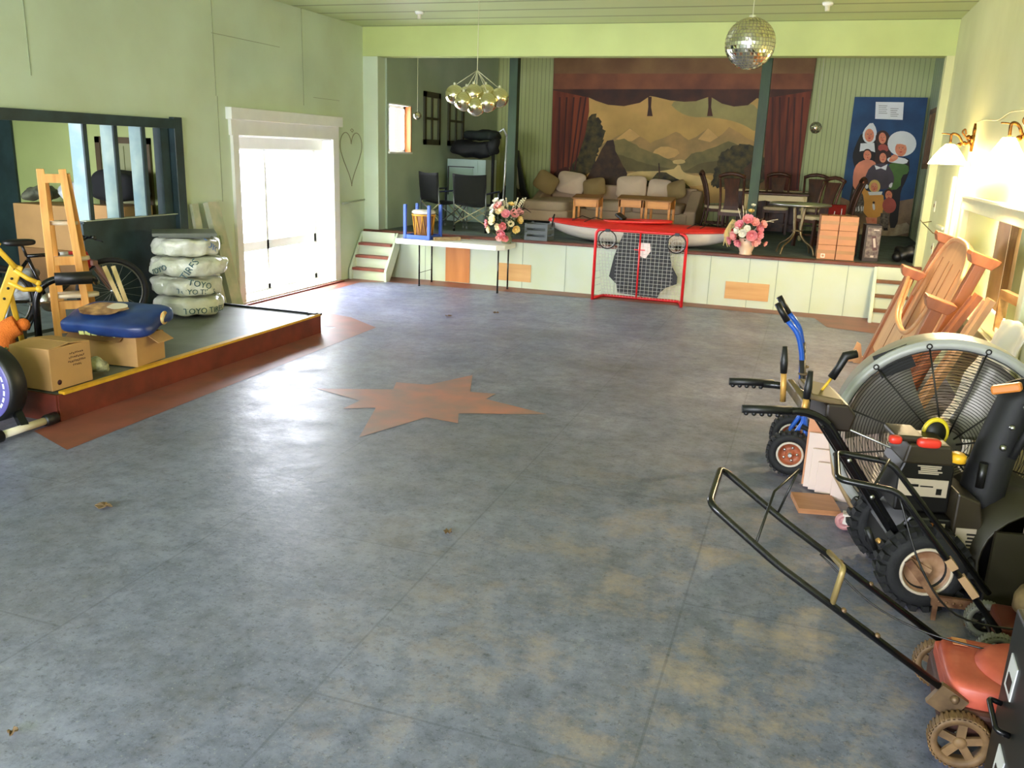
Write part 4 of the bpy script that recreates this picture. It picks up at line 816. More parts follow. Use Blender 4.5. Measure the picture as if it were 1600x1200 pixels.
def painted(name, shapes, y, thick, paints, label, cat):
    order = list(paints); t = MB(); first = shapes[0][1]
    for k, (c, poly) in enumerate(shapes):
        t.mi = order.index(c)
        if k == 0:
            n = len(poly); lo = [V((a, y+thick, z)) for a, z in poly]; hi = [V((a, y, z)) for a, z in poly]
            t.add(lo+hi, [tuple(range(n)), tuple(range(2*n-1, n-1, -1))] + [(i, (i+1) % n, n+(i+1) % n, n+i) for i in range(n)])
        else:
            t.add([V((a, y-.0004*k, z)) for a, z in poly], [tuple(range(len(poly)))])
    o = t.build(name, [paints[c] for c in order])
    return tag(o, label, cat)
def lift(c): return tuple(min(.95, x*1.28) for x in c) if c else None
def pm(n, c, v=.25, c2=None, s=4, st=None): return mat('paint_'+n, lift(c), .65, var=v, scale=s, col2=lift(c2), stretch=st)
painted('painted_backdrop', MURAL, 17.42, .02, dict(
    canvas=pm('canvas', (.45, .34, .20), .35, (.36, .24, .13), 1.5), band=pm('band', (.44, .26, .15), .35, (.34, .18, .10), 2), sky=pm('sky', (.68, .54, .31), .3, (.56, .45, .24), 1.2), sky_green=pm('sky_green', (.52, .48, .29), .2),
    far=pm('far', (.57, .45, .27), .25, (.46, .38, .23), 3), snow=pm('snow', (.67, .53, .32), .2), hill=pm('hill', (.43, .38, .22), .3, (.34, .31, .18), 4), hill2=pm('hill2', (.35, .31, .17), .3), lake=pm('lake', (.70, .60, .39), .2),
    tree=pm('tree', (.28, .24, .09), .6, (.11, .10, .03), 9), house=pm('house', (.26, .17, .08), .5, (.16, .10, .05), 6), valance=pm('valance', (.26, .13, .06), .4, (.17, .08, .04), 3), curtain=pm('curtain', (.44, .19, .08), .5, (.27, .10, .04), 4, (1.6, 1, .15)), fold=pm('fold', (.24, .09, .04), .3)),
    'old painted canvas backdrop of a mountain lake framed by red curtains', 'backdrop')
b = painted('painted_board', BOARD, 17.30, .03, dict(
    blue=pm('blue', (.10, .24, .37), .25, (.07, .18, .30), 3), ground=pm('ground', (.46, .37, .27), .5, (.33, .26, .2), 5), ground2=pm('ground2', (.58, .52, .42), .4, (.45, .38, .3), 9), black=pm('black', (.07, .055, .06), .3), white=pm('white', (.92, .88, .78), .08),
    skin=pm('skin', (.80, .50, .38), .2, (.70, .40, .30), 20), hair=pm('hair', (.20, .11, .08), .4), brownred=pm('brownred', (.60, .28, .24), .25), green=pm('green', (.26, .38, .16), .3), salmon=pm('salmon', (.85, .46, .36), .2), grey=pm('grey', (.42, .38, .33), .6, (.2, .18, .17), 30),
    slate=pm('slate', (.25, .22, .25), .3), blond=pm('blond', (.84, .64, .36), .2), yellow=pm('yellow', (.80, .53, .24), .15), paper=pm('paper', (.95, .92, .74), .05), ink=pm('ink', (.30, .28, .25), 0), lip=pm('lip', (.62, .16, .16), 0), nose=pm('nose', (.70, .38, .28), 0)),
    'tall blue board painted with nuns and children at the back of the stage', 'painting')
# ------------------------------------------------------------ stage fixtures
b = MB(); b.box((-4.70, 13.6, 2.31), (.14, .14, 3.16)); b.box((-4.70, 13.6, ST+.04), (.2, .2, .08)); struct(b.build('column_1', M_GREENPOST, bevel=.004))
b = MB(); b.box((-.85, 13.6, 2.31), (.14, .14, 3.16)); b.box((-.85, 13.6, ST+.04), (.2, .2, .08)); struct(b.build('column_2', M_GREENPOST, bevel=.004))
# small window on the left side wall
w2 = bpy.data.objects.new('window_2', None); COL.objects.link(w2); w2['kind'] = 'structure'; w2.location = (SXL, 0, 0)
yc2, zc2 = (SW0+SW1)/2, (SZ0+SZ1)/2
b = MB()
b.box((-.14, SW0+.01, zc2), (.3, .02, SZ1-SZ0)); b.box((-.14, yc2, SZ1-.01), (.3, SW1-SW0, .02)); b.box((-.13, yc2, SZ0+.01), (.32, SW1-SW0+.02, .03))
b.build('frame', M_WHITE, w2)
b = MB(); b.box((-.14, SW1-.01, zc2), (.3, .03, SZ1-SZ0)); b.build('jamb', mat('orange_jamb', (.70, .38, .14), .5), w2)
b = MB()
for y in (SW0+.04, SW1-.05): b.box((-.11, y, zc2), (.04, .05, SZ1-SZ0-.02))
for z in (SZ0+.04, SZ1-.04): b.box((-.11, yc2, z), (.04, SW1-SW0-.02, .05))
b.build('sash', M_WHITE, w2)
b = MB(); b.box((-.11, yc2, zc2), (.006, SW1-SW0-.1, SZ1-SZ0-.1)); b.build('pane', M_GLASS, w2)
# old window frames hung on the side wall
M_OLDF = mat('olive_frame', (.27, .27, .17), .6, var=.3, scale=8)
def hung_frame(y0, y1, label):
    t = thing('window_frame', label, 'frame', (SXL+.022, (y0+y1)/2, 2.49), 0)
    W, Hh = y1-y0, .87
    e = MB()
    for s_ in (-1, 1): e.box((0, s_*(W/2-.04), 0), (.03, .08, Hh)); e.box((0, 0, s_*(Hh/2-.045)), (.03, W, .09))
    e.build('frame', M_OLDF, t)
    e = MB(); e.box((0, 0, 0), (.022, .05, Hh-.1)); e.box((0, 0, .0), (.022, W-.1, .04)); e.build('muntin', M_OLDF, t)
hung_frame(13.83, 14.5, 'old four pane window frame hung on the stage side wall next to the small window')
hung_frame(14.86, 15.6, 'old four pane window frame hung over the pile of black gear')
# ply patches on the stage front
M_PLY = wood('bare_ply', (.90, .72, .48), (.82, .60, .36), .55, 'x', 1.2)
M_ORPLY = wood('orange_ply', (.86, .56, .32), (.78, .48, .26), .5, 'z', 1.2)
for (x0, x1, z0, z1, m_, l_) in ((-5.27, -4.87, .01, .69, M_ORPLY, 'tall orange brown plywood panel on the stage front under the folding table'),
                               (-4.42, -3.88, .10, .36, M_PLY, 'pale plywood patch on the stage front by the folding table end'),
                               (-1.02, -.43, .11, .35, M_PLY, 'pale plywood patch on the stage front below the pink flowers')):
    b = MB(); b.box(((x0+x1)/2, YS-.008, (z0+z1)/2), (x1-x0, .014, z1-z0)); tag(b.build('plywood_patch', m_), l_, 'panel')
# stairs at both ends
def steps(name, label, x0, x1, y0, y1, sides, tread=M_TREAD):
    t = thing(name, label, 'stairs', (0, 0, 0))
    n = 4; h = ST/n; d = (y1-y0)/n
    for k in range(n):
        e = MB(); e.box(((x0+x1)/2, y0+k*d+.01, (k+.5)*h-.01), (x1-x0, .02, h-.02)); e.build('riser', M_WFRONT, t)
        if k < n-1:
            e = MB(); e.box(((x0+x1)/2, y0+k*d+d/2-.01, (k+1)*h-.02), (x1-x0, d+.05, .04)); e.build('tread', tread, t, bevel=.004)
    for sx in sides:
        e = MB()
        e.prism([(y0-.06, 0), (y0+.06, 0), (y1-.01, ST-.26), (y1-.01, ST-.05), (y1-.06, ST-.02), (y0-.06, .16)], sx-.02, sx+.02, 'yz'); e.build('stringer', M_WFRONT, t, bevel=.004)
    return t
steps('stage_steps', 'white steps with red treads up to the stage beside the tall window', -6.62, -6.06, 11.78, 12.19, (-6.64, -6.04))
steps('stage_steps', 'pale steps with brown treads partly hidden by the leaning wooden pews', .90, 1.30, 11.97, 12.19, (.88,), mat('brown_tread', (.52, .33, .18), .5, var=.3, scale=8))

# ------------------------------------------------------------ folding table and what stands on it
t = thing('folding_table', 'white folding table with thin black legs in front of the stage', 'table', (-4.95, 11.87, 0))
b = MB(); b.prism([(x, y) for x, y in ((-.85, -.27), (-.83, -.29), (.75, -.29), (.85, -.19), (.85, .29), (-.85, .29))], .615, .69, 'xy'); b.build('tabletop', mat('white_table_plastic', (.93, .93, .90), .35), t, bevel=.008)
for x, y in ((-.48, -.23), (.77, -.24), (-.48, .22), (.77, .2)):
    b = MB(); b.tube([(x, y, 0), (x, y, .62)], .0125, 8); b.lathe([(0, 0), (.016, 0), (.016, .03), (0, .03)], 8, 'z', (x, y, 0)); b.build('leg', M_BLKG, t)
b = MB(); b.tube([(-.48, -.23, .2), (-.48, .22, .2)], .004, 5); b.build('brace', M_BLKG, t)
M_BLUE = mat('blue_paint', (.22, .36, .74), .4)
TZ = .692
t = thing('blue_stool', 'upturned blue wooden stool holding a drum on the folding table', 'stool', (-5.47, 11.86, TZ), radians(-4))
for x in (-.2, .2):
    for y in (-.19, .17):
        b = MB(); b.box((x, y, .25), (.045, .045, .5)); b.build('leg', M_BLUE, t, bevel=.006)
b = MB(); b.box((0, -.19, .03), (.4, .03, .06)); b.box((0, .17, .03), (.4, .03, .06)); b.box((-.2, 0, .03), (.03, .36, .06)); b.box((.2, 0, .03), (.03, .36, .06)); b.box((0, -.01, .007), (.4, .36, .014)); b.build('seat_frame', M_BLUE, t, bevel=.004)
t = thing('drum', 'white headed drum with yellow cords standing inside the upturned blue stool', 'drum', (-5.46, 11.85, TZ+.016))
b = MB(); b.lathe([(.10, .0), (.125, .02), (.155, .3), (.165, .34), (0, .34)], 28); b.build('shell', mat('drum_shell', (.62, .42, .26), .5, var=.3, scale=10), t)
b = MB(); b.lathe([(0, .345), (.155, .345), (.175, .355), (.178, .38), (.16, .398), (0, .402)], 28); b.build('drum_head', mat('drum_skin', (.92, .89, .84), .5), t)
b = MB(); b.torus(.17, .012, 28, 6, 'z', (0, 0, .33)); b.build('hoop', mat('drum_yellow', (.90, .66, .24), .5), t); b = MB(); b.torus(.125, .01, 28, 6, 'z', (0, 0, .02)); b.build('hoop', mat('drum_yellow', (.90, .66, .24), .5), t)
b = MB()
for k in range(10):
    a, c = 2*pi*k/10, 2*pi*(k+.5)/10
    b.tube([(.17*cos(a), .17*sin(a), .33), (.132*cos(c), .132*sin(c), .02), (.17*cos(a+2*pi/10), .17*sin(a+2*pi/10), .33)], .008, 5)
b.build('cord', MATS['drum_yellow'], t)
b = MB(); b.bar((-5.22, 11.68, TZ+.022), (-4.90, 11.92, TZ+.026), .10, .045); tag(b.build('wooden_block', wood('weathered_block', (.72, .62, .46), (.56, .46, .32), .6, 'x')), 'short weathered wooden beam lying on the folding table beside the blue stool', 'wood', )

# flower arrangements
def petals(b, c, r, n=6, up=(0, 0, 1), layers=2, cup=.5):
    u = V(up).normalized(); a = u.orthogonal().normalized(); d = u.cross(a)
    for L_ in range(layers):
        rr = r*(1-.35*L_)
        for k in range(n):
            th = 2*pi*(k+.5*L_)/n; o = a*cos(th) + d*sin(th); s_ = u.cross(o)
            tip = V(c)+o*rr*(1-cup*.3)+u*rr*(cup+.3*L_); mid = V(c)+o*rr*.55+u*rr*.2
            w_ = rr*.55
            b.add([V(c), mid - s_*w_, tip - s_*w_*.45 + u*.02*rr, tip + s_*w_*.45, mid + s_*w_], [(0, 1, 4), (1, 2, 3, 4)], True)
def bouquet(t, zc, R, heads, mats_, leafm, nleaf, rnd, spikes=None, stem_base=(0, 0, .2)):
    for k, (x, y, z, r, mi) in enumerate(heads):
        e = MB(); d = V((x, y, z-zc)); d = d.normalized() if d.length > .01 else V((0, -1, 0))
        petals(e, (x, y, z), r, 6, d+V((0, -.5, .2)), 3); e.ball(V((x, y, z))+d*r*.15, r*.3, 8, 6)
        fl_ = e.build('flower', mats_[mi], t)
    e = MB()
    for k, (x, y, z, r, mi) in enumerate(heads): e.tube([stem_base, (x*.5, y*.5, z*.55+stem_base[2]*.4), (x, y, z)], .004, 4)
    e.build('stems', leafm, t)
    e = MB()
    for k in range(nleaf):
        a = rnd.uniform(0, 2*pi); r = rnd.uniform(.3, 1)*R; z = zc+rnd.uniform(-.75, .7)*R
        p = V((r*cos(a), r*sin(a)*.7, z)); d = V((cos(a), sin(a), rnd.uniform(-.5, .8))).normalized()*rnd.uniform(.05, .09); s_ = d.cross(V((0, 0, 1))).normalized()*.02
        e.add([p-d*.3, p+d*.3+s_, p+d, p+d*.3-s_], [(0, 1, 2, 3)])
    e.build('foliage', leafm, t)
M_LEAF = mat('silk_leaf', (.26, .34, .16), .6, var=.4, scale=20)
FM = [mat('pink_petal', (.92, .58, .62), .6), mat('cream_petal', (.95, .90, .72), .6), mat('rose_petal', (.84, .46, .45), .6), mat('white_petal', (.93, .92, .86), .6), mat('pale_pink_petal', (.94, .66, .64), .6), mat('yellow_petal', (.95, .83, .50), .6)]
rnd = random.Random(4)
t = thing('flower_bouquet', 'mixed bouquet of pink, white and cream flowers on the folding table', 'flowers', (-4.19, 11.99, TZ))
hs = [(-.24, -.08, .20, .06, 1), (.16, -.08, .22, .06, 5), (.2, -.04, .46, .055, 4), (-.14, -.1, .60, .05, 3), (-.28, -.05, .27, .065, 0), (.14, -.1, .43, .07, 4), (.03, -.14, .42, .065, 0), (-.06, -.12, .46, .075, 1), (-.1, -.1, .52, .07, 4), (0, -.16, .26, .06, 2), (-.02, -.16, .16, .07, 0), (.03, -.15, .10, .06, 2), (-.16, -.12, .33, .08, 1), (-.2, -.05, .43, .06, 3), (-.22, 0, .5, .06, 3), (.18, 0, .34, .06, 5), (-.1, 0, .58, .05, 3), (.06, 0, .55, .05, 5), (-.08, -.12, .24, .06, 1), (.1, -.12, .3, .05, 1), (-.06, -.15, .09, .05, 4)]
bouquet(t, .32, .29, [(x, y, z, r*1.18, m_) for x, y, z, r, m_ in hs], FM, M_LEAF, 220, rnd, stem_base=(0, 0, .14))
b = MB()
for k in range(14):
    a = rnd.uniform(-.9, 1.2); L_ = rnd.uniform(.5, .68); b.tube(smooth_path([(0, 0, .15), (sin(a)*.15, .03, .38), (sin(a)*.30, .02, L_)], 3), .0035, 4); 
    for q in range(4): b.ball((sin(a)*(.22+.02*q), .025, L_*(.86+.04*q)), .013, 6, 4)
b.build('grass_spray', mat('cream_spray', (.86, .82, .68), .7), t)
b = MB()
for k in range(6): b.tube(smooth_path([(.05, .03, .3), (.16+.015*k, .04, .5), (.2+.03*k, .03, .56-.02*k)], 3), .005, 5)
b.build('dark_spray', mat('dark_spray', (.22, .14, .12), .7), t)
b = MB(); b.lathe([(0, 0), (.07, 0), (.085, .06), (.06, .13), (.075, .16), (.06, .16), (.05, .12), (0, .10)], 24); b.build('vase', mat('glass_vase_green', (.50, .52, .40), .15), t)
t = thing('flower_bouquet', 'bouquet of pink flowers and dried grass in a pale vase at the stage edge', 'flowers', (-.80, 12.33, ST))
hs = [(-.10, -.1, .40, .07, 0), (.0, -.12, .47, .08, 0), (.08, -.1, .44, .07, 4), (.14, -.05, .36, .07, 0), (-.16, -.08, .26, .07, 4), (-.22, -.05, .19, .06, 0), (.06, -.14, .28, .08, 0), (.12, -.1, .20, .07, 4), (-.05, -.14, .30, .06, 3), (0, -.14, .36, .05, 3), (.19, -.05, .42, .06, 4), (.24, 0, .17, .04, 4), (-.13, -.12, .33, .05, 3), (.02, 0, .58, .045, 5), (.04, 0, .66, .035, 3), (.16, -.1, .28, .06, 0), (-.1, -.12, .17, .06, 0)]
bouquet(t, .34, .24, [(x, y, z, r*1.12, m_) for x, y, z, r, m_ in hs], FM, mat('olive_leaf', (.40, .36, .18), .6), 34, rnd, stem_base=(0, 0, .2))
b = MB()
for k in range(26):
    q = k/26; b.tube(smooth_path([(-.02, 0, .2), (-.12-.03*sin(k), .02, .40), (-.22-.06*q, -.02, .46-.2*q), (-.26-.05*sin(k*2), -.04, .30-.22*q)], 3), .006, 5)
b.build('dried_grass', mat('dried_grass', (.84, .76, .52), .8), t)
b = MB()
for x, z in ((-.16, .62), (-.1, .66), (-.05, .60), (.38, .50), (.33, .46)): b.tube(smooth_path([(0, 0, .25), (x*.6, 0, .45), (x, 0, z)], 4), .005, 5)
b.build('twig', mat('pale_twig', (.86, .80, .70), .7), t)
b = MB(); b.lathe([(0, 0), (.085, 0), (.09, .015), (.08, .03), (.115, .12), (.12, .17), (.10, .21), (.11, .225), (.09, .22), (0, .18)], 28); b.build('vase', mat('pale_pink_vase', (.90, .78, .68), .35), t)

# grey crate
t = thing('plastic_crate', 'grey slatted crate on the stage beside the folding table end', 'crate', (-3.82, 12.42, ST))
M_CR = mat('crate_grey', (.40, .43, .44), .5)
b = MB()
for z in (.03, .12, .21): b.box((0, -.17, z), (.34, .02, .055)); b.box((0, .17, z), (.34, .02, .055)); b.box((.165, 0, z), (.02, .34, .055)); b.box((-.165, 0, z), (.02, .34, .055))
b.box((0, 0, .006), (.34, .34, .012)); b.build('slats', M_CR, t)
for x in (-.16, .16):
    for y in (-.165, .165):
        b = MB(); b.box((x, y, .125), (.035, .035, .25)); b.build('corner_post', M_CR, t)
b = MB(); b.tube([(.17, .05, .2), (.2, .05, .36)], .012, 6); b.build('handle', M_BLK, t)

# ------------------------------------------------------------ camp chairs
M_CANVAS = mat('black_canvas', (.055, .06, .058), .95, bump=.2, bscale=120)
M_TUBE = mat('grey_tube', (.45, .47, .47), .35, .6)
M_NAVY = mat('navy_webbing', (.08, .12, .22), .7)
def camp_chair():
    t = thing('camp_chair', 'black folding camp chair with crossed legs directly behind the flower bouquet', 'chair', (-5.12, 12.86, ST), radians(-4))
    for s_ in (-1, 1):
        e = MB(); e.tube([(s_*.28, 0, .03), (s_*.28, -.04, .86)], .011, 8); e.build('back_post', M_TUBE, t)
        e = MB(); e.tube([(s_*.28, .46, 0), (s_*.28, .46, .62)], .011, 8); e.lathe([(0, 0), (.018, 0), (.018, .05), (0, .05)], 8, 'z', (s_*.28, .46, 0)); e.build('front_leg', M_TUBE, t)
        e = MB(); e.lathe([(0, 0), (.02, 0), (.017, .09), (0, .09)], 8, 'z', (s_*.28, 0, 0)); e.build('foot', M_BLKG, t)
        e = MB(); e.bar((s_*.28, -.02, .60), (s_*.28, .48, .63), .05, .022); e.box((s_*.28, .465, .52), (.03, .025, .2)); e.build('armrest', M_NAVY, t, bevel=.006)
        e = MB(); e.tube([(s_*.28, .0, .10), (s_*.28, .46, .40)], .009, 6); e.tube([(s_*.28, .0, .38), (s_*.28, .46, .09)], .009, 6); e.build('side_brace', M_TUBE, t)
    e = MB(); e.tube([(-.28, 0, .12), (.28, 0, .42)], .009, 6); e.tube([(.28, 0, .12), (-.28, 0, .42)], .009, 6); e.build('cross_brace', mat('yellowish_tube', (.72, .70, .56), .4, .3), t); e = MB(); e.tube([(-.28, .46, .12), (.28, .46, .42)], .009, 6); e.tube([(.28, .46, .12), (-.28, .46, .42)], .009, 6); e.build('cross_brace', mat('yellowish_tube', (.72, .70, .56), .4, .3), t)
    def back(u, v):
        w = .29 - .06*max(0, .55-v)**1.2; x = (u-.5)*2*w
        return V((x, -.02-.03*v-.03*(1-(2*u-1)**2)*(v-.2), .44+.46*v - .02*(1-(2*u-1)**2)*(v > .9)))
    e = MB(); e.grid(back, 12, 8); e.build('backrest', M_CANVAS, t, solid=.02)
    e = MB(); e.grid(lambda u, v: V(((u-.5)*.54, .02+.43*v, .42-.04*sin(pi*u)*sin(pi*v))), 10, 8); e.build('seat', M_CANVAS, t, solid=.015)
    return t
c0 = camp_chair()
dup(c0, (-5.92, 13.12, ST), radians(-34), 'black folding camp chair by the side wall under the small window')

# ------------------------------------------------------------ cabinet with gear, poles
t = thing('cabinet', 'pale blue painted cabinet in the corner under a heap of black gear', 'cabinet', (-5.95, 15.0, ST))
M_CAB = mat('pale_blue_paint', (.66, .75, .72), .5, var=.12, scale=3)
b = MB(); b.box((0, 0, .55), (.74, .56, 1.1)); b.build('body', M_CAB, t, bevel=.006)
b = MB(); b.box((-.10, -.285, .52), (.46, .014, .84)); b.box((-.10, -.294, .52), (.34, .008, .7)); b.build('door', mat('cab_door_paint', (.58, .68, .62), .5), t)
b = MB(); b.box((-.10, -.288, .965), (.5, .02, .018)); b.box((-.345, -.288, .72), (.02, .02, .5)); b.build('door_strap', mat('dark_iron', (.18, .18, .17), .5), t)
b = MB(); b.box((.2, -.285, .55), (.04, .012, 1.05)); b.box((.32, -.285, .55), (.06, .012, 1.05)); b.build('moulding', M_CAB, t)
M_GEAR = mat('black_gear', (.07, .085, .09), .7, var=.5, scale=6, col2=(.03, .035, .04))
b = MB(); superq(b, (-5.92, 15.0, 2.02), (.82, .54, .28), .6, .6, 40, 18, None, .09, 5, 4); tag(b.build('gear_bag', M_GEAR), 'large black bag of gear heaped on top of the pale cabinet', 'bag')
b = MB(); superq(b, (-5.78, 15.02, 2.26), (.66, .46, .17), .6, .6, 36, 16, None, .07, 7, 9); tag(b.build('jacket', mat('dark_green_cloth', (.08, .13, .11), .8, var=.5, scale=5, col2=(.05, .06, .07))), 'dark bundled jacket lying on the bag over the pale cabinet', 'clothing')
b = MB(); superq(b, (-5.40, 14.60, 2.05), (.2, .22, .3), .7, .7, 24, 12, None, .06, 8, 6)
b.tube([(-5.40, 14.60, .735), (-5.40, 14.60, 1.95)], .03, 8); b.lathe([(0, 0), (.16, 0), (.16, .02), (0, .03)], 16, 'z', (-5.40, 14.60, ST)); tag(b.build('golf_bag', M_GEAR), 'dark upright bag on a stem standing at the cabinet corner', 'bag')
b = MB(); b.tube([(-5.05, 14.15, ST), (-5.03, 14.2, 1.6), (-5.02, 14.22, 2.24)], .015, 8); b.tube([(-5.02, 14.22, 2.24), (-5.08, 14.2, 2.36), (-5.14, 14.18, 2.30)], .018, 8); tag(b.build('ski_pole', mat('white_metal_tube', (.75, .76, .76), .3, .5)), 'thin white pole leaning beside the left green post', 'pole')
t = thing('guitar_case', 'long black slanted case leaning on the back wall behind the left green post', 'case', (-5.62, 17.0, ST+.03), 0, rot=(radians(-10), radians(-12), 0))
b = MB(); b.prism([(-.2, 0), (.2, 0), (.22, .25), (.13, .5), (.09, .95), (.07, 1.3), (-.07, 1.3), (-.09, .95), (-.13, .5), (-.22, .25)], -.06, .06, 'xz'); b.build('body', M_BLK, t, bevel=.02)
b = MB(); b.box((.0, -.07, .75), (.05, .012, .5)); b.build('strip', mat('pale_strip', (.68, .66, .56), .5), t)
b = MB(); superq(b, (-5.62, 16.4, ST+.24), (.5, .4, .42), .7, .7, 28, 14, None, .08, 6, 2); tag(b.build('black_sack', M_GEAR), 'black sack slumped on the floor between the slanted case and the sofa', 'sack')
b = MB(); superq(b, (-5.50, 15.85, ST+.33), (.36, .4, .56), .7, .7, 28, 14, None, .08, 6, 12); tag(b.build('black_backpack', M_GEAR), 'black backpack on the floor beside the cabinet behind the left green post', 'bag')

# ------------------------------------------------------------ sofa and cushions
M_SOFA = mat('beige_upholstery', (.80, .69, .58), .85, var=.12, scale=3, bump=.25, bscale=140)
M_CUSH = mat('cream_cushion', (.88, .78, .68), .85, var=.08, scale=4, bump=.25, bscale=120)
M_CUSHG = mat('olive_cushion', (.62, .52, .34), .85, var=.1, scale=4, bump=.25, bscale=120)
t = thing('sofa', 'long beige corner sofa with a chaise along the painted backdrop', 'sofa', (0, 0, ST))
b = MB(); b.box((-3.4, 16.6, .16), (2.5, .95, .2)); b.box((-4.6, 16.1, .16), (.9, 1.9, .2)); b.build('base', M_SOFA, t, bevel=.03, seg=3)
def pad(c, s, m_, name, M=None, e=.25):
    q = MB(); superq(q, c, s, e, e*.8, 36, 16, M); return q.build(name, m_, t)
for x in (-3.62, -2.72): pad((x, 16.48, .33), (.92, .8, .2), M_SOFA, 'seat_cushion')
pad((-4.6, 16.0, .33), (.88, 1.75, .2), M_SOFA, 'chaise_cushion')
b = MB(); b.box((-3.55, 17.08, .38), (2.9, .22, .62)); b.build('backrest', M_SOFA, t, bevel=.05, seg=3)
b = MB(); b.prism([(16.14, 0), (17.18, 0), (17.18, .60), (17.0, .66), (16.85, .64), (16.3, .36), (16.14, .30)], -2.22, -2.0, 'yz'); b.build('arm', M_SOFA, t, bevel=.03, seg=3)
b = MB(); b.prism([(16.2, .0), (17.18, 0), (17.18, .62), (16.9, .60), (16.35, .42), (16.2, .36)], -5.2, -5.05, 'yz'); b.build('arm', M_SOFA, t, bevel=.03, seg=3)
for x, y in ((-5.0, 15.2), (-4.2, 15.2), (-2.1, 16.2), (-2.1, 17.1), (-5.1, 17.1)):
    b = MB(); b.box((x, y, .03), (.06, .06, .06)); b.build('foot', M_BLK, t)
def pillow(c, s, rot, m_, label):
    q = MB(); Mx_ = Euler(rot).to_matrix()
    vs = MB(); n, k = 24, 12
    superq(vs, (0, 0, 0), (1, 1, 1), .9, .45, 32, 14)
    pts = []
    for p in vs.v:
        r2 = max(abs(p.x), abs(p.y))*2; z = p.z*(1-.55*r2**2.5)
        pts.append(Mx_ @ V((p.x*s[0]*(1+.06*(abs(p.x*p.y)*4)), p.z*0 + z*s[2], p.y*s[1])) + V(c))
    q.add(pts, vs.f, True)
    return tag(q.build('throw_pillow', m_), label, 'cushion', 'cushions on the beige sofa')
SZ = ST+.455
pillow((-4.98, 16.49, SZ+.25), (.44, .40, .16), (-.35, .5, .2), M_CUSHG, 'olive sided cushion tipped on its corner at the chaise end of the sofa')
pillow((-4.55, 16.76, SZ+.25), (.56, .44, .18), (-.3, .12, 0), M_CUSH, 'cream cushion behind the tipped olive cushion on the sofa')
pillow((-4.05, 16.66, SZ+.19), (.44, .36, .16), (-.25, -.2, 0), M_CUSHG, 'olive cushion half hidden by the first school desk')
pillow((-3.34, 16.76, SZ+.22), (.58, .44, .2), (-.25, -.05, 0), M_CUSH, 'cream cushion leaning on the sofa back above the middle school desk')
pillow((-2.80, 16.78, SZ+.2), (.44, .4, .16), (-.25, .05, 0), M_CUSH, 'cream cushion between the large cushion and the one on the sloping arm')
pillow((-2.46, 16.66, SZ+.21), (.38, .36, .16), (-.25, -.3, -.3), M_CUSHG, 'cushion leaning against the sloping sofa arm')

# ------------------------------------------------------------ school desks
M_OAK = wood('honey_oak', (.92, .62, .28), (.82, .51, .20), .4, 'x')
def school_desk(label, x, y, rz):
    t = thing('school_desk', label, 'desk', (x, y, ST), rz, 'school desks before the sofa')
    W, D, Hh = .43, .40, .60
    for sx in (-1, 1):
        for sy in (-1, 1):
            e = MB(); e.box((sx*(W/2-.02), sy*(D/2-.02), (Hh-.05)/2), (.04, .04, Hh-.05)); e.build('leg', M_OAK, t, bevel=.004)
    e = MB()
    zb = Hh-.19
    e.prism([(-D/2, zb), (D/2, zb), (D/2, Hh), (-D/2, Hh-.06)], -W/2+.008, W/2-.008, 'yz'); e.build('desk_box', M_OAK, t, bevel=.004)
    e = MB(); e.bar((0, -D/2-.03, Hh-.055), (0, D/2-.1, Hh-.004), W+.05, .022, up=(0, 0, 1)); e.build('lid', wood('worn_lid', (.66, .50, .30), (.55, .38, .2), .4, 'x'), t, bevel=.004)
    return t
d1 = school_desk('small wooden school desk standing apart before the chaise of the sofa', -3.60, 14.45, radians(2))
dup(d1, (-2.93, 14.95, ST), radians(0), 'middle wooden school desk, touching its neighbour before the sofa')
dup(d1, (-2.44, 14.85, ST), radians(-3), 'school desk next to the sloping sofa arm, touching the middle desk')

# ------------------------------------------------------------ kayak
M_KRED = mat('kayak_red', (.85, .20, .17), .3)
M_KWH = mat('kayak_white', (.88, .84, .80), .35)
t = thing('kayak', 'red and white kayak lying along the front of the stage', 'kayak', (-2.36, 12.72, ST), radians(-2))
Lk = 2.82; HB = .33
def kb(s): return HB*max(0., 1-abs(s)**2.3)**.75
def keel(s): return .005 + .20*abs(s)**4
def sheer(s): return .235 + .05*abs(s)**2.5
def hull(u, v):
    s = 2*u-1; a = -pi/2 + pi*v; w_ = kb(s); k_, h_ = keel(s), sheer(s)
    return V((s*Lk/2, w_*math.copysign(abs(sin(a))**.8, sin(a)), h_-(h_-k_)*max(0, cos(a))**.7))
b = MB(); b.grid(hull, 48, 16); b.build('hull', M_KWH, t)
def deck(u, v):
    s = 2*u-1; w_ = kb(s)*1.03; q = 2*v-1
    return V((s*Lk/2*1.01, w_*q, sheer(s)-.01 + (.03+.07*kb(s)/HB)*(1-q*q)**.6))
b = MB(); b.grid(deck, 48, 14)
for q in (-1, 1): b.tube([deck(i/40, (q+1)/2) for i in range(41)], .016, 6)
b.build('deck', M_KRED, t)
b = MB(); b.tube([(-.05+.50*cos(a), .2*sin(a), .335+.02*cos(a)) for a in [2*pi*i/40 for i in range(40)]], .022, 8, closed=True); b.build('cockpit_rim', M_KRED, t)
b = MB(); b.add([(-.05+.49*cos(2*pi*i/40), .19*sin(2*pi*i/40), .338) for i in range(40)], [tuple(range(40))]); b.build('cockpit_shade_disc', M_BLK, t)  # flat black disc standing for the shade in the hollow
b = MB(); b.bar((-.25, 0, .35), (-.36, 0, .43), .26, .04, up=(1, 0, 0)); b.build('seat_back', M_BLK, t, bevel=.01)
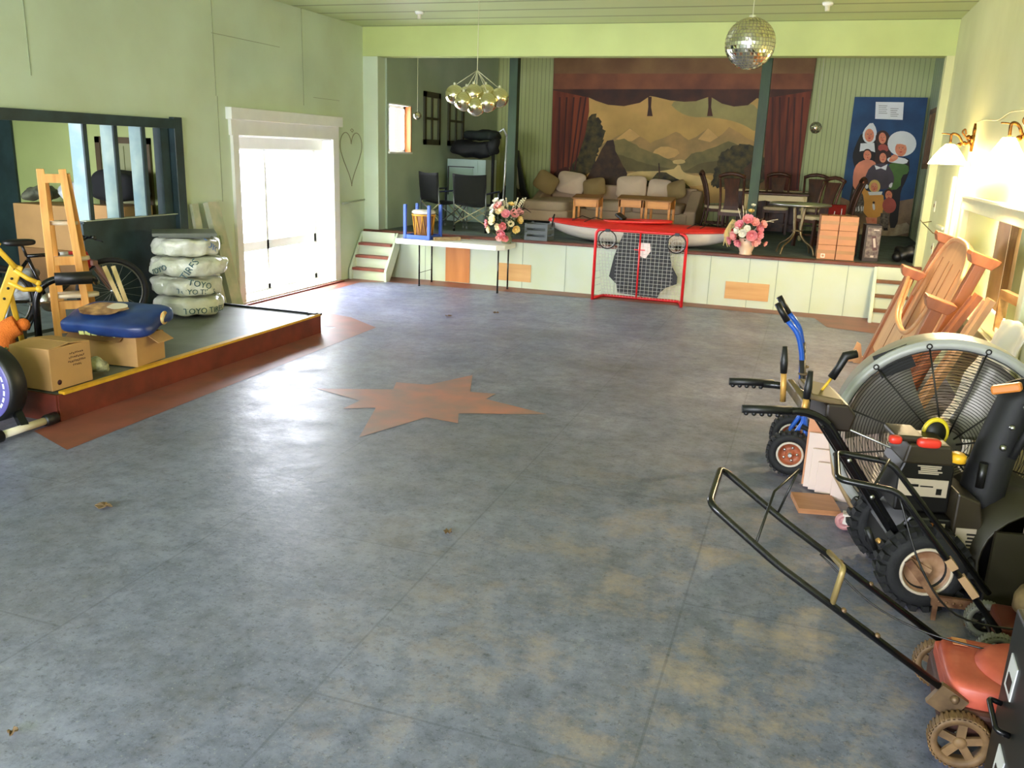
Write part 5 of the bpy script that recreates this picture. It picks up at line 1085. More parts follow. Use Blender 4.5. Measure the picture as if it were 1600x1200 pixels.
for x0 in (-1.0, -.8, .72, .9):
    b = MB(); s0 = x0/(Lk/2); b.tube([(x0, -kb(s0)*.8, sheer(s0)+.05), (x0+.1, 0, sheer(s0)+.11), (x0+.2, kb(s0)*.7, sheer(s0)+.06)], .006, 5); b.build('deck_cord', M_BLK, t)
for s_ in (-1, 1):
    b = MB(); b.tube([(s_*1.36, -.03, .30), (s_*1.34, 0, .36), (s_*1.36, .03, .30)], .01, 6); b.build('carry_loop', M_BLK, t)

# ------------------------------------------------------------ hockey net
M_NRED = mat('net_red', (.85, .13, .15), .3)
t = thing('hockey_net', 'red framed hockey net with a black shooting tarp in front of the stage', 'goal', (-2.18, 11.83, 0))
b = MB(); b.tube(rnd_path([(-.63, 0, .0), (-.63, 0, .99), (.63, 0, .99), (.63, 0, .0)], .09, 6), .021, 10); b.build('goal_frame', M_NRED, t)
b = MB(); b.tube(rnd_path([(-.63, 0, .022), (-.55, .33, .022), (.55, .33, .022), (.63, 0, .022)], .06, 5), .02, 10); b.build('base_bar', M_NRED, t)
b = MB(); b.tube(rnd_path([(0, .02, .99), (0, .12, .9), (0, .33, .03)], .1, 4), .014, 8); b.build('back_bar', M_NRED, t)
M_NET = mat('net_cord', (.90, .90, .88), .7)
def netp(u, v):   # u across, v down from the top bar to the base at the back
    x = -.62+1.24*u; d = .5-.5*cos(pi*min(1, v*1.0)); return V((x*(1-.09*v), .015+.30*v**1.3, .98-.955*v))
b = MB()
for i in range(27): b.tube([netp(i/26, j/8) for j in range(9)], .0028, 3, cap=False)
for j in range(21): b.tube([netp(i/8, j/20) for i in range(9)], .0028, 3, cap=False)
for q in (-1, 1):
    for j in range(9): z = .1+.1*j; b.tube([(q*.62, 0, z), (q*.575, .30*((.98-z)/.955)**1.3, z)], .0028, 3, cap=False)
b.build('netting', M_NET, t)
TP = [(-2.421, .965), (-1.791, .965), (-1.78, .775), (-1.723, .561), (-1.634, .414), (-1.636, .315), (-1.785, .251), (-1.857, .174), (-1.889, .099), (-2.132, .11), (-2.453, .128), (-2.472, .246), (-2.587, .35), (-2.532, .635), (-2.438, .907)]
b = MB(); b.prism([(x+2.18, z) for x, z in TP], .0, .006, 'xz'); b.build('tarp', mat('tarp_black', (.10, .105, .12), .6, var=.3, scale=5), t, (0, -.012, 0))
b = MB(); b.prism([(x+2.18, z) for x, z in ((-2.198, .845), (-2.042, .845), (-2.027, .736), (-2.093, .633), (-2.173, .66), (-2.202, .746))], -.004, 0, 'xz'); b.build('tarp_target', mat('target_white', (.92, .84, .84), .5), t, (0, -.012, 0))
b = MB(); b.tube([(0, -.022, .97), (0, -.022, .07)], .012, 8); b.box((0, -.02, .745), (.15, .008, .014)); b.build('centre_strap', M_NRED, t)
# front grid of cords over the tarp
b = MB()
for i in range(14): x = -.30+i*.058; b.tube([(x, -.019, .965), (x, -.019, .12)], .0026, 3, cap=False)
for j in range(17): z = .14+j*.05; b.tube([(-.33, -.0195, z), (.48, -.0195, z)], .0026, 3, cap=False)
b.build('tarp_grid', M_NET, t)
for x in (-.46, .50):
    b = MB(); b.torus(.125, .008, 36, 6, 'y', (x, -.03, .86)); rg = b.build('target_ring', M_BLK, t)
    b = MB(); b.box((x, -.03, .985), (.06, .03, .04)); b.build('clip', M_BLK, rg)
    b = MB()
    for k in range(12): a = 2*pi*k/12; b.tube([(x+.12*cos(a), -.03, .86+.12*sin(a)), (x+.05*cos(a), .1, .80+.05*sin(a))], .0025, 3, cap=False)
    for r_, y_ in ((.1, 0), (.075, .05)): b.torus(r_, .0025, 20, 3, 'y', (x, y_, .86-(.12-r_)*.8))
    b.build('target_pocket', M_NET, rg)

# ------------------------------------------------------------ dining set
M_DARKW = wood('dark_walnut', (.34, .19, .10), (.22, .12, .06), .5, 'z')
M_SEATP = mat('cream_seat', (.84, .76, .60), .8)
M_TABLEW = mat('cream_table_paint', (.84, .76, .56), .45, var=.12, scale=4)
t = thing('dining_table', 'cream painted dining table with a shaped apron and dark top', 'table', (-.60, 15.45, ST))
b = MB(); b.box((0, 0, .735), (1.06, .8, .03)); b.build('tabletop', M_DARKW, t, bevel=.008)
pts = [(-.5, .71), (.5, .71), (.5, .60), (.40, .63), (.3, .60), (.15, .625), (0, .60), (-.15, .625), (-.3, .60), (-.40, .63), (-.5, .60)]
b = MB(); b.prism(pts[::-1], -.37, -.345, 'xz'); b.prism(pts[::-1], .345, .37, 'xz'); b.box((-.49, 0, .66), (.025, .7, .1)); b.box((.49, 0, .66), (.025, .7, .1)); b.build('apron', M_TABLEW, t)
for x in (-.46, .46):
    for y in (-.33, .33):
        b = MB(); b.lathe([(.045, .72), (.05, .62), (.03, .5), (.028, .1), (.035, .03), (.02, 0)][::-1], 12, 'z', (x, y, 0)); b.build('leg', M_TABLEW, t)
t = thing('sideboard', 'low sideboard with a pale top behind the dining table', 'sideboard', (-.72, 16.95, ST))
b = MB(); b.box((0, 0, .72), (1.30, .42, .04)); b.build('top', M_TABLEW, t, bevel=.006)
b = MB(); b.box((0, 0, .38), (1.22, .38, .62)); b.box((0, 0, .04), (1.0, .3, .08)); b.build('body', M_DARKW, t)
for x in (-.3, .3): 
    b = MB(); b.box((x, -.2, .38), (.54, .02, .5)); d_ = b.build('door', M_DARKW, t, bevel=.006)
    b = MB(); b.ball((x*.15, -.215, .42), .018, 8, 6); b.build('knob', mat('brass', (.72, .55, .25), .3, 1.), d_)
def dining_chair(label, x, y, rz):
    t = thing('dining_chair', label, 'chair', (x, y, ST), rz, 'dark dining chairs')
    for s_ in (-1, 1):
        e = MB(); e.bar((s_*.20, -.19, 0), (s_*.20, -.17, .43), .042); e.build('front_leg', M_DARKW, t)
        e = MB(); e.tube(smooth_path([(s_*.18, .24, 0), (s_*.18, .17, .42), (s_*.185, .21, .75), (s_*.195, .30, 1.0)], 4), .021, 6); e.build('back_leg', M_DARKW, t)
    e = MB(); e.box((0, 0, .40), (.42, .38, .06)); e.build('seat_frame', M_DARKW, t, bevel=.004)
    e = MB(); superq(e, (0, -.01, .445), (.44, .40, .07), .4, .35); e.build('seat', M_SEATP, t)
    def splat(u, v): return V(((u-.5)*(.26-.05*sin(pi*v)), .175+.125*v**1.5, .47+.5*v))
    e = MB(); e.grid(splat, 6, 8, False); e.build('backrest', M_DARKW, t, solid=.016)
    e = MB(); e.tube([(-.21, .298, .99), (-.11, .302, 1.03), (0, .303, 1.045), (.11, .302, 1.03), (.21, .298, .99)], .03, 8); e.build('top_rail', M_DARKW, t)
    e = MB(); e.box((0, .0, .17), (.36, .02, .025)); e.box((-.19, .02, .17), (.02, .38, .025)); e.box((.19, .02, .17), (.02, .38, .025)); e.build('stretcher', M_DARKW, t)
    return t
c1 = dining_chair('dark dining chair seen from the side, nearest the sofa arm', -1.60, 15.75, radians(105))
dup(c1, (-1.22, 14.72, ST), radians(172), 'dark dining chair with its back to the hall, beside the green post')
dup(c1, (-.62, 16.3, ST), radians(2), 'dark dining chair behind the cream table, before the sideboard')
dup(c1, (.0, 16.3, ST), radians(-2), 'dark dining chair behind the cream table at the end by the beadboard wall')
dup(c1, (.06, 14.10, ST), radians(-48), 'dark dining chair with cream seat behind the round metal table')
dup(c1, (.42, 14.85, ST), radians(-82), 'dark dining chair seen edge on, behind the carton stack')
# round table
t = thing('round_table', 'small round patio table with curved metal legs near the stage edge', 'table', (-.16, 12.82, ST))
b = MB(); b.lathe([(0, .67), (.39, .67), (.405, .68), (.405, .70), (.39, .71), (0, .71)], 48); b.build('tabletop', mat('table_glass_green', (.55, .56, .42), .25), t)
b = MB(); b.torus(.405, .014, 48, 8, 'z', (0, 0, .69)); b.build('rim', M_STEEL, t)
M_LEGM = mat('dull_metal_leg', (.48, .42, .30), .35, .7)
for k in range(4):
    a = pi/4 + k*pi/2 + .15; ca, sa = cos(a), sin(a)
    b = MB(); b.tube(smooth_path([(ca*.10, sa*.10, .67), (ca*.07, sa*.07, .45), (ca*.06, sa*.06, .30), (ca*.14, sa*.14, .20), (ca*.27, sa*.27, .12), (ca*.32, sa*.32, 0)], 5), .014, 8); b.build('leg', M_LEGM, t)
b = MB(); b.torus(.07, .01, 20, 6, 'z', (0, 0, .33)); b.build('collar', M_LEGM, t)
# cartons at the stage edge
M_CARP = mat('pinkish_carton', (.82, .58, .43), .7, var=.1, scale=3)
M_TAPE = mat('shiny_tape', (.74, .56, .40), .2)
def small_carton(label, x, z):
    t = thing('carton', label, 'box', (x, 12.62, z), radians(3), 'pink brown cartons stacked at the stage edge')
    e = MB(); e.box((0, 0, .0955), (.233, .36, .191)); e.build('body', M_CARP, t, bevel=.005)
    e = MB(); e.box((0, -.1805, .1), (.235, .003, .045)); e.box((0, 0, .1915), (.05, .36, .003)); e.build('tape', M_TAPE, t)
    return t
k0 = None
names = [['bottom carton with a white label on the side towards the round table', 'bottom carton of the column beside the printed box'], ['middle carton of the column by the round table leg', 'middle carton of the column beside the printed box'], ['top carton of the column by the round table leg', 'top carton of the column beside the printed box']]
for r in range(3):
    for c in range(2):
        x = .24+c*.242; z = ST+r*.194
        if k0 is None:
            k0 = small_carton(names[0][0], x, z)
        else:
            q = dup(k0, (x, 12.62, z), radians(3 + (.6 if r == 2 else 0)), names[r][c])
b = MB(); b.box((-.04, -.183, .045), (.055, .002, .055)); e_ = b.build('label', mat('white_label', (.93, .92, .86), .5), k0)
b = MB(); b.box((-.04, -.1845, .045), (.03, .002, .028)); b.build('label_mark', M_CARP, k0)
t = thing('printed_box', 'dark printed product box standing beside the carton stack', 'box', (.80, 12.68, ST), radians(4))
b = MB(); b.box((0, 0, .24), (.2, .34, .48)); b.build('body', mat('printed_dark', (.22, .18, .17), .35), t, bevel=.004)
b = MB(); b.box((.01, -.1715, .25), (.165, .003, .40)); b.build('front_print', mat('printed_grey', (.56, .50, .46), .35, var=.5, scale=22, col2=(.34, .27, .27)), t)
b = MB(); b.bar((.01, -.174, .34), (.045, -.174, .15), .055, .004, up=(0, 1, 0)); b.build('print_shape', mat('printed_purple', (.34, .20, .22), .35), t)
b = MB(); b.bar((.015, -.1765, .31), (.04, -.1765, .19), .03, .003, up=(0, 1, 0)); b.box((.035, -.1745, .42), (.07, .003, .018)); b.box((.02, -.1745, .07), (.04, .003, .025)); b.build('print_light', mat('printed_light', (.80, .74, .70), .35), t)
t = thing('storage_box', 'dark low box behind the cartons, carrying the small red box', 'box', (.42, 13.35, ST))
b = MB(); b.box((0, 0, .22), (.5, .34, .44)); b.build('body', M_DARKW, t, bevel=.008)
t = thing('red_box', 'small red box on the dark box behind the carton stack', 'box', (.34, 13.3, ST+.442))
b = MB(); b.box((0, 0, .125), (.23, .16, .25)); b.build('body', mat('red_tin', (.40, .06, .03), .8, spec=.2), t, bevel=.006)
b = MB(); b.tube([(-.03, -.083, .16), (-.04, -.083, .07)], .005, 5); b.tube([(.06, -.083, .2), (.06, -.083, .10)], .005, 5); b.build('white_mark', M_GREYW, t)
b = MB(); superq(b, (1.30, 12.74, ST+.13), (.34, .26, .2), .8, .8, 30, 14, None, .08, 8, 3); b.ball((1.16, 12.66, ST+.075), .07, 12, 8); tag(b.build('black_boots', mat('black_leather', (.06, .06, .06), .45)), 'heap of black boots at the stage edge by the right hand jamb', 'boots')
# shutter on the right stage wall
t = thing('wooden_shutter', 'brown slatted shutter hung on the stage side wall next to the blue board', 'shutter', (SXR-.03, 15.9, 2.43))
b = MB(); b.box((.01, 0, 0), (.02, 1.5, .95)); b.build('panel', wood('brown_shutter', (.52, .38, .18), (.40, .27, .12), .5, 'z'), t)
b = MB()
for s_ in (-1, 1): b.box((-.005, s_*.70, 0), (.03, .1, .97)); b.box((-.005, 0, s_*.44), (.03, 1.5, .08))
for k in range(6): b.box((-.005, -.5+.2*k, 0), (.02, .05, .85))
b.build('frame', MATS['brown_shutter'], t)
# hanging mirrored balls of the stage
M_MIR = mat('mirror_tile', (.92, .90, .82), .06, 1.)
def mirror_ball(name, label, c, r, zt, rows, cols):
    t = thing(name, label, 'disco ball', c)
    e = MB()
    for i in range(rows):
        t0, t1 = pi*i/rows, pi*(i+1)/rows
        n = max(4, int(cols*sin((t0+t1)/2)+.5))
        for j in range(n):
            a0, a1 = 2*pi*j/n, 2*pi*(j+1)/n; g_ = .08
            ta, tb = t0+(t1-t0)*g_, t1-(t1-t0)*g_; aa, ab = a0+(a1-a0)*g_, a1-(a1-a0)*g_
            jit = V((rnd.uniform(-1, 1), rnd.uniform(-1, 1), rnd.uniform(-1, 1)))*r*.012
            vs = [V((r*sin(p)*cos(q), r*sin(p)*sin(q), r*cos(p))) for p, q in ((ta, aa), (tb, aa), (tb, ab), (ta, ab))]
            e.add([vs[0]+jit*.3, vs[1]-jit*.3, vs[2]+jit*.2, vs[3]-jit*.2], [(0, 1, 2, 3)])
    e.build('mirror_tiles', M_MIR, t)
    e = MB(); e.ball((0, 0, 0), r*.985, 32, 20); e.build('core', mat('ball_core', (.55, .53, .42), .4), t)
    e = MB(); e.lathe([(0, r*.97), (r*.14, r*.97), (r*.14, r*1.06), (0, r*1.1)], 14); e.tube([(0, 0, r*1.05), (0, 0, zt-c[2])], .004, 5); e.build('cord', mat('pale_cord', (.80, .80, .66), .6), t)
    return t
mirror_ball('mirror_ball', 'small mirror ball hanging beside the small window on the stage', (-5.95, 12.66, 2.48), .062, 3.9, 10, 20)
mirror_ball('mirror_ball', 'small mirror ball hanging in front of the beadboard by the backdrop edge', (-.09, 14.0, 2.49), .085, 3.9, 12, 24)
# ------------------------------------------------------------ right wall details
M_TRIMR = mat('cream_trim', (.88, .88, .72), .45, var=.08, scale=4)
b = MB()
b.box((XR-.012, (RW0+RW1)/2, RZ1+.06), (.05, RW1-RW0+.36, .12)); b.box((XR-.03, (RW0+RW1)/2, RZ1+.13), (.08, RW1-RW0+.42, .03))
for y in (RW0-.08, RW1+.07): b.box((XR-.012, y, (RZ0+RZ1)/2-.08), (.05, .15, RZ1-RZ0+.2))
b.box((XR-.012, (RW0+RW1)/2, RZ0-.04), (.05, RW1-RW0+.2, .08))
struct(b.build('trim_11', M_TRIMR, bevel=.006))
b = MB()
for y, w_, z1 in ((9.78, .14, 2.05), (10.15, .05, 2.0), (10.55, .10, 1.9)): b.box((XR-.015, y, z1/2), (.04, w_, z1))
struct(b.build('trim_12', M_TRIMR))
b = MB(); b.box((XR-.02, 11.0, 1.33), (.03, .5, .03)); struct(b.build('trim_13', M_TRIMR))
# old boards inside the recess
M_BRB = wood('broken_brown_board', (.62, .46, .26), (.46, .32, .16), .6, 'z')
for (y, w_, m_, h0, h1, lbl) in ((8.95, .55, mat('pinkish_board', (.80, .66, .54), .7, var=.2, scale=4), .75, 1.57, 'pinkish upright board at the far end of the wall recess'),
                       (8.45, .28, M_BRB, .75, 1.56, 'rough brown upright board inside the wall recess'),
                       (7.95, .45, mat('green_recess_board', (.70, .76, .60), .6, var=.15, scale=3), .75, 1.58, 'pale green upright board inside the wall recess'),
                       (7.1, .5, mat('orange_recess_board', (.80, .58, .36), .6, var=.3, scale=5), .75, 1.55, 'orange brown upright board at the near end of the wall recess')):
    b = MB(); b.box((XR+.25+.01*(y > 8.7), y, (h0+h1)/2), (.03, w_, h1-h0)); tag(b.build('board', m_), lbl, 'board')
b = MB(); b.bar((XR+.10, 7.75, RZ0+.31), (XR+.12, 6.85, RZ0+.34), .05, .07); b.bar((XR+.10, 7.75, RZ0+.006), (XR+.1, 7.75, RZ0+.31), .05); b.bar((XR+.12, 6.85, RZ0+.006), (XR+.12, 6.85, RZ0+.34), .05)
tag(b.build('wooden_brace', wood('brace_wood', (.78, .62, .42), (.62, .46, .28), .6, 'y')), 'low wooden brace standing inside the wall recess', 'wood')
# switch plates and hooks
for i, (y, z) in enumerate(((11.9, 1.52), (11.5, 1.04))):
    t = thing('switch_plate', ('light switch plate high on the wall between the stage jamb and the lamp', 'socket plate low on the wall between the stage jamb and the pews')[i], 'switch', (XR-.004, y, z))
    b = MB(); b.box((0, 0, 0), (.008, .085, .13)); b.build('plate', M_PLATE, t, bevel=.002)
    b = MB(); b.box((-.008, 0, .01), (.012, .02, .04)); b.build('toggle', mat('brown_toggle', (.40, .30, .18), .5), t)
b = MB(); b.tube([(XR, 12.0, 1.33), (XR-.10, 12.0, 1.31), (XR-.13, 12.0, 1.34)], .006, 6); b.tube([(XR-.1, 12.0, 1.31), (XR-.06, 11.2, 1.24)], .006, 6); b.tube([(XR-.06, 11.2, 1.24), (XR, 11.15, 1.24)], .006, 6)
tag(b.build('wall_hook', mat('dark_wire', (.42, .36, .20), .5)), 'thin metal rod and hook on the wall under the light switch', 'hook')

# ------------------------------------------------------------ wall sconces
M_BRASS = mat('aged_brass', (.62, .42, .18), .35, .9, var=.5, scale=30, col2=(.34, .22, .08))
M_SHADE = mat('lit_glass_shade', (.96, .92, .84), .4, emit=(1, .86, .62), estr=9)
def sconce(label, x, y, r, power):
    t = thing('wall_sconce', label, 'wall lamp', (XR, y, 0))
    b = MB(); b.lathe([(0, 0), (.03, 0), (.05, .02), (.055, .03), (0, .03)], 16, 'x', (-.035, 0, 2.27)); b.prism([(-.03, 2.15), (.03, 2.15), (.045, 2.22), (.03, 2.3), (.045, 2.36), (0, 2.42), (-.045, 2.36), (-.03, 2.3), (-.045, 2.22)], -.02, -.002, 'yz'); b.build('backplate', M_BRASS, t)
    b = MB(); dx = x-XR
    b.tube(smooth_path([(-.02, 0, 2.26), (dx*.4, 0, 2.22), (dx*.7, 0, 2.30), (dx, 0, 2.31), (dx, 0, 2.22)], 6), .012, 8)
    b.tube(smooth_path([(-.02, 0, 2.20), (dx*.3, 0, 2.27), (dx*.55, 0, 2.33), (dx*.45, 0, 2.36), (dx*.38, 0, 2.31)], 6), .009, 6)
    b.tube(smooth_path([(dx, 0, 2.31), (dx*1.25, 0, 2.315), (dx*1.45, 0, 2.315)], 4), .006, 6)
    for q in (.25, .4, .6): b.ball((dx*q, 0, 2.25+.05*sin(q*9)), .022, 10, 6)
    b.build('arm', M_BRASS, t)
    b = MB(); b.lathe([(.04, 2.215), (.045, 2.21), (r*.45, 2.175), (r*.75, 2.10), (r*.97, 2.03), (r, 2.02), (r*.97, 2.024), (r*.73, 2.094), (r*.43, 2.168), (.035, 2.20)], 36, 'z', (dx, 0, 0)); b.build('lamp_shade', M_SHADE, t)
    b = MB(); b.ball((dx, 0, 2.10), .03, 12, 8); b.tube([(dx, 0, 2.12), (dx, 0, 2.2)], .014, 8); b.build('bulb', mat('lit_bulb', (1, .95, .85), .4, emit=(1, .82, .55), estr=40), t)
    l = bpy.data.lights.new('sconce_light', 'POINT'); l.energy = power; l.color = (1, .78, .48); l.shadow_soft_size = .06
    o = bpy.data.objects.new('sconce_light', l); COL.objects.link(o); o.location = (x, y, 2.0)
    return t
sconce('lit cone shaded brass wall lamp nearer the stage', 1.225, 9.8, .18, 30)
sconce('lit cone shaded brass wall lamp above the large drum fan', 1.275, 7.2, .145, 34)
b = MB(); b.tube(smooth_path([(XR-.01, 9.8, 2.42), (XR-.01, 9.3, 2.43), (XR-.015, 8.6, 2.40), (XR-.01, 8.2, 2.44), (XR-.015, 7.7, 2.43), (XR-.01, 7.2, 2.42)], 4), .005, 5)
tag(b.build('lamp_cord', mat('pale_flex', (.86, .80, .60), .5)), 'thin pale cord strung along the wall between the two lamps', 'cord')

# ------------------------------------------------------------ leaning wooden headboard and footboard
M_CHERRY = wood('cherry_wood', (.70, .42, .25), (.56, .32, .18), .38, 'z', 1.5)
M_CHERP = wood('pale_cherry', (.86, .67, .48), (.79, .58, .40), .38, 'z', 1.2)
M_GROOVE = mat('groove_brown', (.56, .36, .19), .6)
def bed_end(name, label, xb, xt, zt, y0, y1, arch):
    """posts and a panel in a leaning plane: local y along the wall, local z up the lean"""
    Lh = sqrt((xt-xb)**2 + zt**2); ang = atan2(xt-xb, zt)
    t = thing(name, label, 'bed part', (xb, 0, .0), 0, rot=(0, ang, 0))
    lo = .04*sin(ang)+.006
    for y in (y0, y1):
        e = MB(); e.box((0, y, Lh/2-.03+lo), (.085, .12, Lh-.10)); e.build('post', M_CHERRY, t, bevel=.006)
        e = MB(); e.prism([(-.075, Lh-.085), (.075, Lh-.085), (.11, Lh-.03), (.11, Lh-.0), (-.11, Lh-.0), (-.11, Lh-.03)], y-.10, y+.10, 'xz'); e.build('post_cap', M_CHERRY, t, bevel=.006)
    n = 24; w_ = (y1-y0)/2-.055; yc_ = (y0+y1)/2; top = []
    for i in range(n+1):
        q = -1+2*i/n
        if arch: z_ = Lh*.55 + (Lh*.46)*max(0, 1-abs(q)**3.2)**.5
        else: z_ = Lh*.92 - .34*max(0, 1-(abs(q)/.86)**3)**.6 if abs(q) < .86 else Lh*.92
        top.append((yc_+q*w_, z_))
    e = MB(); e.prism([(yc_-w_, .12), (yc_+w_, .12)] + top[::-1], -.018, .018, 'yz'); e.build('panel', M_CHERP, t)
    e = MB()
    pts = [V((-.024, a, z_)) for a, z_ in top]; e.tube(pts, .022, 6); e.build('panel_moulding', M_CHERP, t)
    e = MB()
    for q in ((-.55, -.12, .12, .55) if arch else (-.35, .35)):
        e.box((-.0195, yc_+q*w_, Lh*(.56 if arch else .38)), (.004, .02 if not arch else .035, Lh*(.62 if arch else .42)))
    e.build('groove', M_GROOVE, t)
    e = MB(); e.box((0, yc_, .2), (.05, 2*w_, .14)); e.build('bottom_rail', M_CHERRY, t, bevel=.004)
    return t
bed_end('bed_headboard', 'tall arched wooden headboard with square capped posts leaning on the right wall', .83, 1.28, 1.36, 7.35, 9.35, True)
bed_end('bed_footboard', 'lower wooden footboard with a scooped top edge leaning before the arched headboard', .66, .99, 1.04, 7.05, 9.05, False)
for k, (x0, x1, y, m_, l_) in enumerate(((.64, 1.20, 6.85, M_CHERRY, 'thick reddish bed rail leaning beside the headboard post'), (.80, 1.25, 6.66, M_CHERP, 'pale bed rail leaning on the wall between the thick rail and the white sheeting'))):
    b = MB(); b.bar((x0, y, .03), (x1, y, 1.12), .14, .04, up=(1, 0, 0)); b.bar((x0-.03, y+.06, .03), (x1-.03, y+.06, 1.10), .03, .03, up=(1, 0, 0))
    tag(b.build('bed_rail', m_), l_, 'bed part')
b = MB(); b.bar((1.02, 6.50, .01), (1.35, 6.50, .98), .10, .03, up=(1, 0, 0)); tag(b.build('green_plank', mat('dark_green_paint', (.16, .26, .12), .5)), 'dark green plank leaning on the wall behind the white sheeting', 'plank')
b = MB(); b.prism([(.59, 0), (.68, 0), (.64, .2), (.60, .22), (.56, .08)], 9.35, 9.39, 'xz'); b.box((.60, 9.43, .03), (.26, .06, .06)); tag(b.build('wood_offcut', M_CHERP), 'small pointed wooden offcut standing on the floor beside the footboard', 'wood')
# crumpled white sheeting behind the fan
b = MB()
def sheet(u, v):
    y = 5.45+.90*u; z = .02+1.08*v*(1-.25*max(0, u-.55)); q = noise.noise(V((u*3.1, v*2.6, 3)))*.07 + noise.noise(V((u*9, v*7, 5)))*.025
    return V((.97+.30*v+q - .03, y, z+.04*noise.noise(V((u*7, 0, 1)))*v))
b.grid(sheet, 30, 24); tag(b.build('white_sheeting', mat('white_sheeting', (.92, .88, .80), .5, var=.06, scale=4), solid=.012), 'large crumpled white sheeting leaning on the wall behind the drum fan', 'sheet')

# ------------------------------------------------------------ hand truck
M_TBLUE = mat('truck_blue', (.13, .35, .74), .3)
M_RUST = mat('rusty_orange', (.70, .38, .24), .5, var=.4, scale=14, col2=(.52, .26, .15))
def knobby(parent, c, R, w, hub_m, hub_r, lugs, lug, dish=True):
    e = MB(); k = 10
    prof = [(R-w*.9*.5+ w*.5*cos(a)*.9 if False else (R-.45*w) + .45*w*cos(a), .5*w*sin(a)) for a in [2*pi*i/k for i in range(k)]]
    e.lathe(prof, 36, 'y', (0, 0, 0), True, True); o = e.build('wheel', M_TYRE, parent, c)
    e = MB()
    for i in range(lugs):
        a = 2*pi*i/lugs
        for s_ in (-1, 1):
            q = a + (pi/lugs if s_ > 0 else 0); d = V((cos(q), 0, sin(q))); tt = V((-sin(q), 0, cos(q)))
            p = d*(R-.004) + V((0, s_*w*.24, 0)); h_ = lug
            e.bar(p - d*h_*.8 - tt*0, p + d*h_*.5, 2*pi*R/lugs*.5, w*.42, up=(0, 1, 0))
    e.build('tread', M_TYRE, o)
    e = MB(); e.lathe([(0, -w*.30), (hub_r*.28, -w*.32), (hub_r*.30, -w*.22), (hub_r*.8, -w*.20), (hub_r*.86, -w*.40), (hub_r, -w*.46), (hub_r*1.02, -w*.3), (hub_r*1.02, w*.3), (hub_r, w*.46), (hub_r*.86, w*.4), (0, w*.2)], 32, 'y'); h = e.build('hub', hub_m, o)
    return o, h
t = thing('hand_truck', 'blue hand truck with black grips and two pneumatic tyres standing on the floor', 'hand truck', (.05, 5.62, 0))
for y in (0, .42):
    o, h = knobby(t, (0, y, .155), .15, .085, M_RUST, .078, 26, .012)
    e = MB(); e.torus(.080, .008, 28, 6, 'y', (0, -.036, 0)); e.build('rim', mat('rim_white', (.78, .74, .68), .4), o)
    e = MB()
    for k in range(5): a = 2*pi*k/5; e.lathe([(0, -.003), (.009, -.003), (.009, .003), (0, .003)], 8, 'y', (.045*cos(a), -.022, .045*sin(a)))
    e.build('bolts', M_STEEL, o)
for y in (.06, .36):
    b = MB(); b.tube(rnd_path([(-.12, y, 1.02), (-.04, y, .94), (.0, y, .80), (.015, y, .62)], .06, 4), .017, 10); b.build('upper_tube', M_TBLUE, t)
    b = MB(); b.tube([(-.19, y, 1.12), (-.115, y, 1.01)], .021, 10); b.build('grip', M_BLK, t)
    b = MB(); b.tube([(.003, y, .77), (.035, y, .50), (.05, y, .40)], .0195, 8); b.build('sleeve', mat('dark_sleeve', (.13, .12, .11), .5), t)
    b = MB(); b.tube(rnd_path([(.05, y, .42), (.06, y, .36), (-.02, y, .20), (0, y, .155)], .04, 4), .015, 8); b.tube([(.06, y, .40), (.12, y, .03)], .013, 8); b.build('lower_tube', M_TBLUE, t)
b = MB(); b.tube([(0, -.06, .155), (0, .48, .155)], .012, 8); b.build('axle', M_STEEL, t)
b = MB(); b.tube([(.05, .03, .335), (.22, .0, .29)], .017, 8); b.build('side_grip', M_BLK, t)
b = MB(); b.box((.18, .21, .012), (.20, .34, .012)); b.build('toe_plate', M_TBLUE, t)
for z in (.82, .6, .42):
    b = MB(); b.tube([(.008 if z > .7 else .03, .06, z), (.008 if z > .7 else .03, .36, z)], .01, 6); b.build('crossbar', M_BLK, t)
b = MB(); b.torus(.026, .007, 14, 6, 'z', (.02, .06, .68)); b.build('strap', mat('brown_strap', (.40, .33, .24), .7), t); b = MB(); b.torus(.026, .007, 14, 6, 'z', (.024, .36, .66)); b.build('strap', mat('brown_strap', (.40, .33, .24), .7), t)

# ------------------------------------------------------------ drum fan
M_FANR = mat('fan_ring_grey', (.68, .68, .66), .35, var=.15, scale=3)
M_WIRE = mat('fan_wire', (.16, .15, .13), .4, .5)
t = thing('drum_fan', 'very large grey drum fan with a wire grille standing by the right wall', 'fan', (.80, 4.86, 0))
FC, FR = .575, .555
b = MB(); b.lathe([(FR-.045, -.006), (FR-.02, -.02), (FR, -.006), (FR, .24), (FR-.012, .24), (FR-.02, .02), (FR-.045, .004)], 72, 'y', (0, 0, FC), True, True); b.build('drum', M_FANR, t)
b = MB(); b.lathe([(FR-.05, -.004), (FR+.006, -.010), (FR+.008, .03), (FR-.0, .03)], 72, 'y', (0, 0, FC), True, True); b.build('rim', M_FANR, t)
def grille(y0, dome):
    e = MB()
    for k in range(30):
        r = .09 + (FR-.045-.09)*k/29
        yy = y0 - dome*(1-(r/FR)**2)
        e.lathe([(r+.0022*cos(a), .0022*sin(a)) for a in (0, 2.1, 4.2)], 56, 'y', (0, yy, FC), True, True)
    return e
grille(.0, .05).build('front_grille', M_WIRE, t)
b = MB()
for k in range(12):
    a = 2*pi*k/12+.26
    b.tube([V((r*cos(a), -.004-.05*(1-(r/FR)**2), FC+r*sin(a))) for r in (.06, .2, .35, FR-.02)], .005, 5)
    b.torus(.012, .004, 10, 5, 'y', ((FR-.02)*cos(a), -.02, FC+(FR-.02)*sin(a)))
b.build('spokes', M_WIRE, t)
b = MB()
